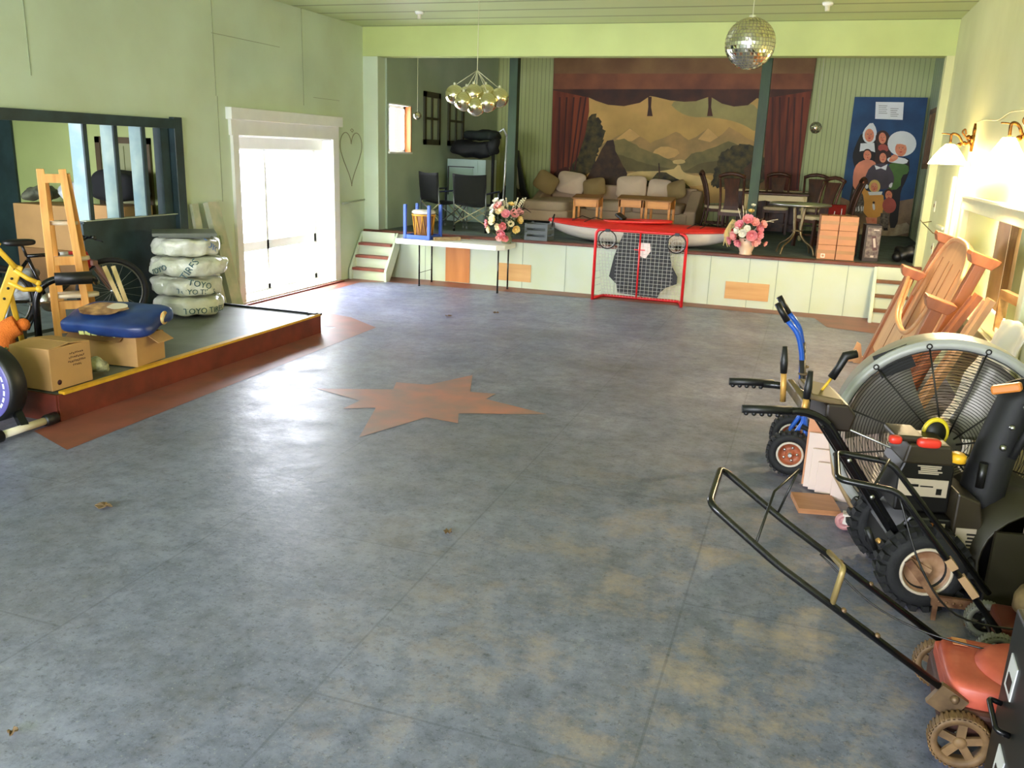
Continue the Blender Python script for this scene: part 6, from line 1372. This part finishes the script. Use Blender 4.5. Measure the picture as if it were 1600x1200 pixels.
for k in range(12): r = .12+.035*k; b.lathe([(r+.002*cos(a), .002*sin(a)) for a in (0, 2.1, 4.2)], 48, 'y', (0, .245, FC), True, True)
b.build('rear_grille', M_WIRE, t)
b = MB(); b.lathe([(0, -.045), (.085, -.045), (.095, -.03), (.095, .20), (0, .22)], 28, 'y', (0, 0, FC)); b.build('motor', mat('motor_grey', (.40, .38, .34), .4), t)
for k in range(3):
    e = MB(); a0 = .6+2*pi*k/3
    def blade(u, v, a0=a0):
        r = .09+(.48-.09)*u; a = a0 + (v-.5)*(1.0+.3*u); return V((r*cos(a), .13+.08*(v-.5), FC+r*sin(a)))
    e.grid(blade, 8, 6); e.build('blade', mat('blade_grey', (.52, .50, .46), .35, .3), t, solid=.004)
b = MB()
b.tube([(-.38, .12, .09), (.42, .12, .09)], .016, 8); b.tube([(-.34, .0, .09), (-.34, .24, .09)], .014, 8); b.tube([(.36, .0, .09), (.36, .24, .09)], .014, 8); b.tube([(-.38, .12, .09), (-.5, .12, .28), (-.565, .12, FC)], .016, 8); b.tube([(.42, .12, .09), (.52, .12, .28), (.565, .12, FC)], .016, 8); b.build('stand', mat('beige_stand', (.66, .56, .42), .4), t)
M_CAST = mat('pink_caster', (.72, .50, .50), .4)
for x, y in ((-.42, -.02), (-.34, .24), (.36, .0), (.36, .24)):
    e = MB(); e.torus(.036, .018, 20, 8, 'y', (x, y, .054)); e.lathe([(0, -.014), (.033, -.014), (.033, .014), (0, .014)], 16, 'y', (x, y, .054)); cw = e.build('caster', M_CAST, t)
    e = MB(); e.bar((x, y-.024, .045), (x+.01, y-.024, .10), .03, .004, up=(0, 1, 0)); e.bar((x, y+.024, .045), (x+.01, y+.024, .10), .03, .004, up=(0, 1, 0)); e.box((x+.01, y, .10), (.05, .06, .012)); e.build('bracket', mat('caster_white', (.86, .82, .78), .4), cw)
b = MB(); b.box((-.545, .1, .72), (.02, .09, .05), (0, .25, 0)); b.tube([(-.56, .06, .74), (-.59, .1, .745), (-.56, .14, .74)], .007, 6); b.build('handle', M_STEEL, t)
b = MB(); b.box((-.29, .03, .985), (.18, .008, .13), (0, -.5, 0)); b.build('dark_plate', MATS.get('matt_black') or mat('matt_black', (.03, .03, .032), .65), t)

# ------------------------------------------------------------ boards beside the fan
M_MEL = mat('pinkish_melamine', (.88, .80, .76), .4)
for k, (x, y, w_, h_, m_, l_) in enumerate(((.27, 5.47, .26, .47, M_CARP, 'tan backed board standing behind the white boards by the fan'), (.30, 5.43, .30, .36, M_MEL, 'tallest of the pinkish white boards leaning beside the fan'), (.33, 5.39, .30, .27, M_MEL, 'middle pinkish white board leaning beside the fan'), (.36, 5.35, .28, .20, M_MEL, 'lowest pinkish white board leaning beside the fan'))):
    b = MB(); b.box((x, y, h_/2+.012), (w_, .018, h_), (.0, 0, 0)); tag(b.build('shelf_board', m_, bevel=.002), l_, 'board')
b = MB(); b.box((.225, 5.14, .0225), (.24, .26, .016), (.0, 0, .2)); b.box((.225, 5.14, .007), (.24, .26, .014), (0, 0, .2)); tag(b.build('shelf_board', wood('tan_board', (.76, .54, .38), (.68, .46, .30), .5, 'x')), 'tan board lying on the floor in front of the white boards', 'board')
b = MB(); b.box((.42, 5.29, .24), (.22, .02, .48), (0, .0, 0)); tag(b.build('shelf_board', M_MEL), 'white board standing closest to the fan drum', 'board')

# ------------------------------------------------------------ snow blower
M_OLIVE = mat('engine_olive', (.19, .16, .11), .4)
M_ENG = mat('engine_black', (.07, .065, .06), .35)
M_LAB = mat('engine_label', (.72, .66, .58), .4)
M_ORL = mat('orange_label', (.88, .56, .32), .4)
M_HUBC = mat('dirty_cream_hub', (.70, .56, .44), .45, var=.4, scale=10, col2=(.50, .34, .22))
t = thing('snow_blower', 'large black snow blower with knobby tyres and a tall chute before the drum fan', 'snow blower', (.625, 4.305, 0), radians(12))
for y in (-.25, .25):
    o, h = knobby(t, (0, y, .205), .20, .13, M_HUBC, .115, 22, .022)
    e = MB(); e.lathe([(0, -.02), (.022, -.02), (.022, .0), (0, .0)], 10, 'y', (0, -.03, 0)); e.bar((-.085, -.045, .06), (.02, -.035, 0), .035, .02); e.build('hub_lug', M_HUBC, h)
    e = MB(); e.torus(.112, .008, 30, 6, 'y', (0, -.058, 0)); e.build('rim', mat('pale_rim', (.76, .70, .62), .4), o)
b = MB(); b.tube([(0, -.25, .205), (0, .25, .205)], .016, 8); b.build('axle', M_STEEL, t)
b = MB(); b.prism([(-.14, .13), (.36, .13), (.36, .40), (-.06, .42), (-.14, .3)], -.17, .17, 'xz'); b.build('gearbox', M_ENG, t, bevel=.012)
for y in (-.17, .17):
    b = MB(); b.tube(rnd_path([(-.72, y*1.4, .905), (-.60, y*1.3, .905), (-.50, y*1.2, .86), (-.12, y, .32), (-.05, y, .26)], .09, 6), [.017]*3 + [.02]*50 if False else .019, 8); b.bar((-.50, y*1.2, .845), (-.10, y, .30), .05, .03, up=(0, 1, 0)); b.build('handle_tube', M_BLKG, t)
    b = MB(); b.tube([(-.89, y*1.45, .905), (-.80, y*1.45, .908), (-.67, y*1.4, .912)], .019, 10)
    for q in range(5): b.ball((-.87+.035*q, y*1.45, .887), .012, 8, 5)
    b.build('grip', M_BLK, t)
    for q in (.3, .62): 
        e = MB(); e.ball((-.50+.4*q, y*(1.2-.2*q)-.017, .845-.545*q), .012, 8, 6, (1, .5, 1)); e.build('bolt', M_STEEL, t)
b = MB(); b.box((-.50, 0, .945), (.15, .30, .03), (0, .15, 0)); b.box((-.60, 0, .92), (.035, .40, .06)); b.build('control_panel', mat('tan_panel', (.40, .33, .22), .45), t, bevel=.01)
b = MB(); b.prism([(-.50, .80), (-.38, .80), (-.36, .88), (-.40, .93), (-.50, .93)], -.16, .16, 'xz'); b.build('battery_box', mat('dark_brown_box', (.15, .11, .08), .4), t, bevel=.012)
for (x, y, z0, z1, dx, m0) in ((-.66, .02, .88, 1.02, -.02, 'gold_shaft'), (-.61, -.20, .88, .96, .01, 'tan_shaft')):
    b = MB(); b.tube([(x, y, z0), (x+dx*.6, y, z1)], .014, 8); b.build('lever', mat(m0, (.76, .58, .30), .4, .3), t)
    b = MB(); b.tube([(x+dx*.6, y, z1), (x+dx*.8, y, z1+.05), (x+dx, y, z1+.13)], [.016, .019, .012], 8); b.build('lever_grip', M_BLK, t)
b = MB(); b.tube([(-.50, -.02, .95), (-.46, -.02, 1.02)], .007, 6); b.build('crank_rod', M_YEL, t)
b = MB(); b.tube([(-.46, -.02, 1.02), (-.43, -.02, 1.08), (-.41, -.02, 1.13), (-.36, -.02, 1.145)], [.02, .018, .022, .02], 10); b.build('crank_grip', M_BLK, t)
b = MB(); b.prism([(-.06, .42), (.24, .42), (.24, .64), (.20, .72), (-.02, .72), (-.06, .62)], -.12, .14, 'xz'); b.build('engine', M_ENG, t, bevel=.012)
b = MB(); b.prism([(-.05, .66), (.225, .66), (.20, .755), (-.03, .755)], -.13, .12, 'xz'); b.box((-.02, .0, .77), (.16, .2, .03)); sh = b.build('engine_shroud', M_OLIVE, t, bevel=.012)
b = MB(); superq(b, (.075, -.12, .765), (.13, .05, .045), .6, .6, 20, 10); b.build('red_knob', mat('red_knob', (.85, .22, .16), .35), t)
b = MB(); superq(b, (-.10, -.10, .765), (.07, .05, .04), .6, .6, 16, 8); b.build('primer', MATS['red_knob'], t)
b = MB(); b.lathe([(0, 0), (.045, 0), (.045, .03), (.03, .04), (0, .04)], 20, 'z', (.25, -.10, .68)); b.build('fuel_cap', mat('yellow_cap', (.93, .70, .16), .4), t); b = MB(); b.tube([(.25, -.10, .56), (.25, -.10, .68)], .02, 8); b.build('filler_neck', M_ENG, t)
b = MB(); b.torus(.066, .013, 28, 6, 'y', (.20, .10, .75)); b.build('recoil_ring', mat('yellow_ring', (.85, .76, .16), .4), t)
b = MB(); b.lathe([(0, 0), (.07, 0), (.07, .03), (0, .035)], 24, 'y', (.20, .09, .74)); b.build('recoil_cover', M_BLK, t)
b = MB()
for q in range(5): b.box((.10+.008*(q % 2), -.122, .652-.009*q), (.13-.02*(q % 3), .002, .006))
b.build('label_text', M_LAB, t)
b = MB(); b.box((.08, -.123, .545), (.27, .004, .085)); lb = b.build('label', M_LAB, t)
b = MB(); b.box((.03, -.1255, .555), (.05, .002, .012)); b.box((.10, -.1255, .553), (.07, .002, .006)); b.box((.17, -.1255, .53), (.03, .002, .03)); b.build('label_mark', M_ENG, lb)
b = MB(); b.prism([(.06, .26), (.23, .26), (.23, .42), (.06, .42)], -.19, -.12, 'xz'); b.build('muffler_box', M_ENG, t, bevel=.008)
b = MB(); b.box((.125, -.192, .35), (.075, .004, .10)); b.build('label', M_ORL, t)
b = MB(); b.box((.185, -.192, .35), (.035, .004, .10)); b.build('label', M_LAB, t)
b = MB(); b.prism([(.24, .22), (.40, .22), (.40, .42), (.37, .52), (.24, .56)], -.20, .12, 'xz'); b.build('fuel_tank', M_OLIVE, t, bevel=.012)
b = MB(); b.box((.315, -.202, .33), (.11, .004, .12)); lb2 = b.build('label', M_LAB, t)
b = MB()
for q in range(5): b.box((.345+.006*(q % 2), -.2045, .29+.018*q), (.05, .002, .009))
b.build('label_mark', M_ENG, lb2)
b = MB(); b.lathe([(.26, -.3), (.26, .3), (.25, .3), (.25, -.3)], 28, 'y', (.47, 0, .275), True, True)
b.box((.47, -.31, .22), (.42, .02, .42)); b.box((.47, .31, .22), (.42, .02, .42)); b.build('auger_housing', mat('housing_olive', (.16, .14, .09), .5), t)
b = MB()
def chute(u, v):
    a = -2.2+4.4*u; z = .42+.60*v; cx_ = .43+.10*v**1.6; r = .105-.02*v; return V((cx_+r*cos(a+pi), r*sin(a+pi)*.95, z+.10*v*(1-cos(a))*.25))
b.grid(chute, 18, 10); b.build('chute', mat('matt_black', (.03, .03, .032), .65), t, solid=.012)
b = MB(); b.grid(lambda u, v: V((.55+.12*v-.02*sin(pi*v), -.07+.14*u, 1.0+.06*v)), 4, 6); b.tube([(.48, -.12, .72), (.56, -.12, .98)], .012, 6); b.build('deflector', MATS['matt_black'], t, solid=.012)
b = MB(); b.ball((.46, -.105, .86), .014, 8, 6); b.ball((.50, -.11, .96), .014, 8, 6); b.ball((.44, -.10, .76), .016, 8, 6); b.build('chute_bolt', M_STEEL, t)
b = MB(); b.bar((.36, -.06, 1.02), (.46, -.12, 1.06), .05, .04); b.build('chute_handle', mat('orange_wood', (.80, .48, .20), .4), t, bevel=.01)
b = MB(); b.tube([(-.45, .05, .80), (.05, .1, .60), (.40, .02, .62)], .006, 5); b.build('crank_shaft', M_STEEL, t)
b = MB(); b.tube([(-.2, -.2, .30), (-.14, -.2, .24), (-.05, -.2, .24)], .012, 6); b.build('shift_rod', mat('tan_shaft', (.6, .5, .35), .4), t)
b = MB(); b.tube([(-.26, -.22, .36), (-.21, -.22, .26)], .015, 8); b.build('rod_grip', M_BLK, t)
b = MB(); superq(b, (-.06, -.19, .22), (.08, .09, .13), .8, .8, 16, 10); b.build('carburettor_cover', mat('grey_metal', (.52, .48, .46), .35, .7), t)

for o in list(t.children):
    nm = o.name.split('.')[0]
    if nm in ('engine', 'engine_shroud', 'red_knob', 'primer', 'fuel_cap', 'recoil_ring', 'recoil_cover', 'label_text', 'label', 'muffler_box', 'fuel_tank'):
        o.location.x = -.075; o.scale.x = .82
    if nm in ('chute', 'deflector', 'chute_bolt', 'chute_handle'): o.location.x = -.12
# ------------------------------------------------------------ lawn mowers
M_MRED = mat('mower_red', (.76, .37, .29), .45, var=.4, scale=7, col2=(.62, .25, .18))
M_DIRTY = mat('dirty_tan_wheel', (.52, .40, .26), .65, var=.5, scale=12, col2=(.34, .25, .15))
def mower_wheel(parent, c, R, w, m_, spoke_m):
    e = MB(); e.lathe([(R-.028, -w/2), (R-.004, -w/2), (R, -w/4), (R, w/4), (R-.004, w/2), (R-.028, w/2)], 36, 'y', (0, 0, 0), True, True); 
    for k in range(36): a = 2*pi*k/36; e.bar(((R-.003)*cos(a), -w/2, (R-.003)*sin(a)), ((R-.003)*cos(a), w/2, (R-.003)*sin(a)), .009, .008, up=(cos(a), 0, sin(a)))
    o = e.build('wheel', m_, parent, c)
    e = MB(); e.lathe([(R-.03, -w*.35), (R-.022, -w*.42), (R-.022, w*.3), (R-.03, w*.3)], 32, 'y', (0, 0, 0), True, True); e.lathe([(0, -w*.55), (.018, -w*.55), (.022, -w*.3), (.022, w*.3), (0, w*.3)], 16, 'y')
    for k in range(5): a = 2*pi*k/5+.3; e.bar((.018*cos(a), -w*.2, .018*sin(a)), ((R-.025)*cos(a), -w*.2, (R-.025)*sin(a)), .028, .012, up=(0, 1, 0))
    e.build('hub', spoke_m, o)
    return o
t = thing('lawn_mower', 'nearest red push mower with a long black handle and dirty tan wheels', 'lawn mower', (.69, 3.15, 0))
for y in (-.25, .24): mower_wheel(t, (0, y, .103), .10, .045, M_DIRTY, M_DIRTY)
for y in (-.23, .23): mower_wheel(t, (.48, y, .09), .088, .04, M_TYRE, M_ENG)
b = MB(); b.tube([(0, -.25, .1), (0, .24, .1)], .008, 6); b.tube([(.48, -.23, .09), (.48, .23, .09)], .008, 6); b.build('axle', M_STEEL, t)
b = MB(); b.prism([(-.06, -.19), (.02, -.215), (.46, -.215), (.54, -.12), (.54, .12), (.46, .215), (.02, .215), (-.06, .19)], .085, .20, 'xy'); b.build('deck', mat('deck_dark', (.30, .16, .11), .5, var=.5, scale=8), t, bevel=.025, seg=3)
b = MB(); superq(b, (.10, -.02, .235), (.30, .36, .10), .35, .4, 30, 14); b.prism([(-.05, .19), (.02, .19), (.0, .255), (-.05, .24)], -.18, .16, 'xz'); b.build('red_cover', M_MRED, t, bevel=.004)
b = MB(); b.lathe([(0, .12), (.13, .115), (.165, .09), (.17, 0), (0, 0)], 36, 'z', (.22, -.02, .20)); b.build('engine_cover', M_MRED, t)
b = MB(); b.box((-.046, .09, .222), (.004, .05, .03)); b.box((.02, .10, .287), (.05, .05, .002)); b.build('label', mat('faded_label', (.80, .52, .36), .5), t)
b = MB(); b.box((.05, -.17, .262), (.0, 0, 0)) if False else None
b.bar((.13, -.188, .262), (.25, -.188, .262), .004, .035, up=(0, 0, 1)); b.build('label', M_LAB, t)
b = MB()
b.tube(rnd_path([(-.05, -.20, .245), (-.66, -.20, .61), (-.915, -.20, .80), (-.915, .20, .80), (-.66, .20, .62), (.05, .20, .18)], .05, 6), .0135, 10); b.build('handle', M_BLKG, t)
for y, xx, zz in ((-.2, -.03, .235), (.2, .04, .19)):
    b = MB(); b.box((xx-.02, y*1.02, zz-.02), (.10, .025, .09), (0, .5, 0)); b.ball((xx, y*1.1, zz), .016, 8, 6); b.build('bracket', mat('muddy_steel', (.48, .38, .27), .5, .4, var=.5, scale=14), t)
b = MB(); b.tube(rnd_path([(-.46, -.20, .50), (-.44, -.20, .64), (-.47, .19, .52), (-.46, .20, .50)], .03, 4), .011, 8); b.build('rope_guide', mat('tan_rod', (.58, .50, .32), .45, .3), t)
b = MB(); b.tube([(-.74, -.2, .675), (-.70, .02, .80), (-.62, .22, .83)], .005, 6); b.tube([(-.62, .22, .83), (-.68, .2, .635)], .005, 6); b.build('bail_wire', M_ENG, t)
b = MB(); b.tube(smooth_path([(-.5, .2, .5), (-.3, .14, .36), (-.1, .1, .3), (.12, .05, .3)], 5), .004, 5); b.build('cable', M_ENG, t)
for q in (-.3, -.42):
    for y in (-.2, .2):
        b = MB(); zc_ = .245+(-.05-q)*.598; b.ball((q, y, zc_+.014), .011, 8, 6); b.build('bolt', MATS['muddy_steel'], t)
t = thing('lawn_mower', 'second red mower whose black looped handle rises before the snow blower', 'lawn mower', (.93, 3.73, 0))
for y in (-.13, .15): mower_wheel(t, (0, y, .085), .083, .04, mat('grey_rimmed_tyre', (.46, .45, .42), .6), M_ENG)
for y in (-.13, .15): mower_wheel(t, (.32, y, .085), .083, .04, MATS['grey_rimmed_tyre'], M_ENG)
b = MB(); b.tube([(0, -.13, .085), (0, .15, .085)], .008, 6); b.tube([(.32, -.13, .085), (.32, .15, .085)], .008, 6); b.build('axle', M_STEEL, t)
b = MB(); b.prism([(.0, -.10), (.38, -.10), (.42, 0), (.38, .12), (.0, .12)], .09, .19, 'xy'); b.build('deck', mat('deck_darkred', (.42, .17, .12), .5, var=.4, scale=7), t, bevel=.02, seg=3)
b = MB(); b.lathe([(0, .10), (.07, .10), (.10, .085), (.115, .05), (.115, 0), (0, 0)], 28, 'z', (.17, .01, .23)); b.lathe([(0, .05), (.09, .05), (.09, 0), (0, 0)], 24, 'z', (.17, .01, .188)); b.build('engine_cover', mat('dirty_tan_engine', (.56, .47, .33), .5, var=.6, scale=9, col2=(.28, .22, .15)), t)
b = MB(); b.tube([(.12, .08, .33), (.10, .09, .40)], .012, 8); b.build('choke_knob', MATS['red_knob'], t)
b = MB(); b.tube(rnd_path([(-.02, -.17, .20), (-.47, -.18, .735), (-.70, -.18, .75), (-.70, .18, .75), (-.47, .18, .735), (.0, .17, .20)], .045, 6), .0135, 10); b.build('handle', M_BLKG, t)
b = MB(); b.tube([(-.56, -.18, .75), (-.50, .01, .80), (-.52, .2, .745)], .006, 6); b.build('bail_wire', M_ENG, t)
b = MB(); b.box((-.16, -.175, .375), (.10, .03, .03), (0, .87, 0)); b.box((-.235, -.175, .46), (.05, .03, .03), (0, .87, 0)); b.build('handle_clamp', mat('tan_clamp', (.60, .48, .34), .5), t)
b = MB(); b.tube(smooth_path([(-.47, -.18, .73), (-.35, -.24, .45), (-.2, -.25, .28), (.05, -.16, .22), (.15, -.1, .24)], 5), .0045, 5); b.build('cable', M_ENG, t)
b = MB(); b.bar((.60, 3.958, .265), (.735, 3.958, .11), .035, .012, up=(0, 1, 0)); b.bar((.72, 3.958, .095), (.905, 3.958, .105), .022, .045); b.bar((.74, 3.958, .0), (.74, 3.958, .09), .02); b.bar((.88, 3.958, .0), (.88, 3.958, .09), .02)
for q in range(5): b.ball((.75+.03*q, 3.945, .10), .007, 6, 4)
tag(b.build('rusty_bracket', mat('rusty_tan', (.56, .42, .30), .55, .3, var=.6, scale=18, col2=(.34, .20, .12))), 'rusty steel bracket standing on the floor against the near snow blower tyre', 'bracket')

# ------------------------------------------------------------ black case at the picture's lower right corner
t = thing('equipment_case', 'tall black case with white labels and a loop handle next to the nearest mower', 'case', (1.02, 2.50, 0))
b = MB(); b.box((0, 0, .35), (.54, .60, .66)); b.box((0, 0, .011), (.5, .56, .02)); b.build('body', mat('case_black', (.075, .085, .075), .4, var=.3, scale=4), t, bevel=.012)
for y, z, dz in ((.20, .49, .12), (.14, .20, .13)):
    b = MB(); b.box((-.2725, y, z), (.004, .085, dz), (.12, 0, 0)); lb = b.build('label', M_GREYW, t)
    b = MB(); b.box((-.2752, y, z-.02), (.002, .05, dz*.38), (.12, 0, 0)); b.build('label_mark', M_ENG, lb)
b = MB(); b.tube(rnd_path([(-.272, .24, .37), (-.31, .24, .38), (-.31, .10, .36), (-.272, .10, .35)], .025, 5), .009, 8); b.build('handle', M_BLKG, t)
b = MB(); b.box((1.06, 2.58, .706), (.2, .3, .05)); tag(b.build('tan_box', mat('tan_box', (.70, .52, .30), .6)), 'flat tan box lying on top of the black case', 'box')

# ------------------------------------------------------------ hanging lamps and mirror balls of the hall
mirror_ball('disco_ball', 'large mirrored disco ball hanging from the ceiling before the stage', (-.645, 7.8, 2.925), .205, ZC, 22, 44)
t = thing('globe_chandelier', 'cluster of mirrored glass globes hanging on thin cords before the stage', 'chandelier', (-3.73, 9.5, 0))
M_GLOBE = mat('gold_mirror_glass', (.90, .86, .70), .08, 1.)
gx = V((.90, .42, 0)); gy = V((-.42, .90, 0))   # the cluster's own long and short axis
GL = [(-.33, 0, 2.62), (.34, .02, 2.605), (-.05, -.04, 2.64), (.14, .08, 2.65), (-.20, -.08, 2.53), (.15, -.12, 2.525), (-.02, -.10, 2.47), (.02, .20, 2.58), (-.14, .2, 2.62), (.24, .2, 2.58)]
apex = V((0, 0, 2.86))
for a, c_, z in GL:
    p = gx*a*.76 + gy*c_*.9 + V((0, 0, 2.55+(z-2.57)*.8))
    b = MB(); b.ball(p, .108, 28, 18); g_ = b.build('globe', M_GLOBE, t)
    b = MB(); b.tube([p+V((0, 0, .10)), apex], .004, 4); b.lathe([(0, 0), (.018, 0), (.014, .03), (0, .03)], 10, 'z', p+V((0, 0, .10))); b.build('cord', mat('pale_cord', (.80, .80, .66), .6), g_)
b = MB(); b.tube([apex, (0, 0, ZC)], .004, 5); b.lathe([(0, 0), (.05, 0), (.05, .02), (0, .02)], 16, 'z', (0, 0, ZC-.02)); b.build('main_cord', MATS['pale_cord'], t)
for i, (x, y) in enumerate(((-5.15, 11.0), (-.10, 10.9))):
    t = thing('ceiling_socket', ('white lamp holder on the ceiling near the left wall', 'white lamp holder on the ceiling near the disco ball')[i], 'lamp holder', (x, y, ZC))
    b = MB(); b.lathe([(0, 0), (.06, 0), (.06, -.02), (.045, -.035), (0, -.035)], 20); b.build('base', M_WHITE, t)
    b = MB(); b.lathe([(0, -.035), (.028, -.035), (.025, -.09), (0, -.09)], 14); b.build('holder', mat('porcelain', (.86, .84, .74), .3), t)

# ------------------------------------------------------------ star on the floor and leaves
STAR = [(-2.77, 7.1), (-2.58, 6.57), (-2.36, 6.61), (-2.38, 6.42), (-1.79, 6.23), (-2.43, 5.95), (-2.34, 5.72), (-2.62, 5.75), (-2.85, 5.12), (-3.08, 5.81), (-3.3, 5.68), (-3.29, 5.93), (-3.79, 6.09), (-3.2, 6.35), (-3.28, 6.57), (-2.99, 6.62)]
b = MB(); cx, cy = -2.83, 6.15
b.add([(cx, cy, .0022)] + [(x, y, .0022) for x, y in STAR], [(0, 1+i, 1+(i+1) % 16) for i in range(16)])
tag(b.build('painted_star', mat('star_paint', (.69, .46, .42), .45, var=.4, scale=4, col2=(.56, .45, .45), detail=10)), 'faded red many pointed star painted in the middle of the floor', 'floor painting')
def leaf(label, x, y, s, rz):
    e = MB(); rl = random.Random(int(x*100))
    n = 14; pts = []
    for i in range(n):
        a = 2*pi*i/n; r = s*(.6+.5*rl.random())*(1.5 if i in (0, 7) else 1); pts.append(V((r*cos(a), r*sin(a), .006+.02*rl.random())))
    e.add([V((0, 0, .012))] + pts, [(0, 1+i, 1+(i+1) % n) for i in range(n)])
    return tag(e.build('dry_leaf', mat('dry_leaf_brown', (.50, .40, .28), .8, var=.5, scale=40), None, (x, y, .0), (0, 0, rz), solid=.003), label, 'leaf')
leaf('curled dry leaf on the open floor nearest the platform', -3.54, 3.47, .045, .3)
leaf('small dry leaf lying on the middle of the floor', -1.65, 3.92, .025, 1)
leaf('pale dry leaf at the edge of the floor close to the viewer', -2.39, 1.85, .02, 2)
leaf('dark dry leaf on the bright floor before the folding table', -4.09, 9.61, .035, .5)
leaf('dark dry leaf on the floor straight before the folding table legs', -3.64, 10.11, .03, .9)
# ------------------------------------------------------------ daylight, lamps, camera
w = bpy.data.worlds.new('sky'); SC.world = w; w.use_nodes = True
bg = w.node_tree.nodes['Background']; bg.inputs['Color'].default_value = (.94, .97, 1.10, 1); bg.inputs['Strength'].default_value = 9.0
def portal(name, c, sx, sy, d):
    l = bpy.data.lights.new(name, 'AREA'); l.shape = 'RECTANGLE'; l.size = sx; l.size_y = sy
    l.cycles.is_portal = True
    o = bpy.data.objects.new(name, l); COL.objects.link(o); o.location = c
    o.rotation_euler = V(d).to_track_quat('-Z', 'Z').to_euler()
portal('portal_window', (XL-.36, (W0+W1)/2, 1.05), W1-W0, 2.1, (1, 0, 0))
portal('portal_stage', (SXL-.32, (SW0+SW1)/2, (SZ0+SZ1)/2), SW1-SW0, SZ1-SZ0, (1, 0, 0))
portal('portal_storage', (-8.2, 3.08, 1.7), 1.9, 1.1, (0, 1, 0))
for x0, x1 in RO: portal('portal_rear', ((x0+x1)/2, YR-.22, 1.9), x1-x0, 2.0, (0, 1, 0))

cam = bpy.data.cameras.new('camera'); co = bpy.data.objects.new('camera', cam); COL.objects.link(co)
cam.sensor_fit = 'HORIZONTAL'; cam.sensor_width = 36; cam.lens = 36*1338/1600; cam.clip_end = 200
R = Matrix(CAMROT)
Mx = R.to_4x4(); Mx.translation = V((0, 0, 2.0)); co.matrix_world = Mx
SC.camera = co
SC.view_settings.view_transform = 'Standard'; SC.view_settings.look = 'None'
SC.view_settings.exposure = EXPOSURE; SC.view_settings.gamma = 1; SC.view_settings.use_curve_mapping = False
SC.cycles.max_bounces = 8; SC.cycles.diffuse_bounces = 5; SC.cycles.glossy_bounces = 4
SC.cycles.use_denoising = True
SC.cycles.sample_clamp_indirect = 6
SC.cycles.caustics_reflective = False; SC.cycles.caustics_refractive = False
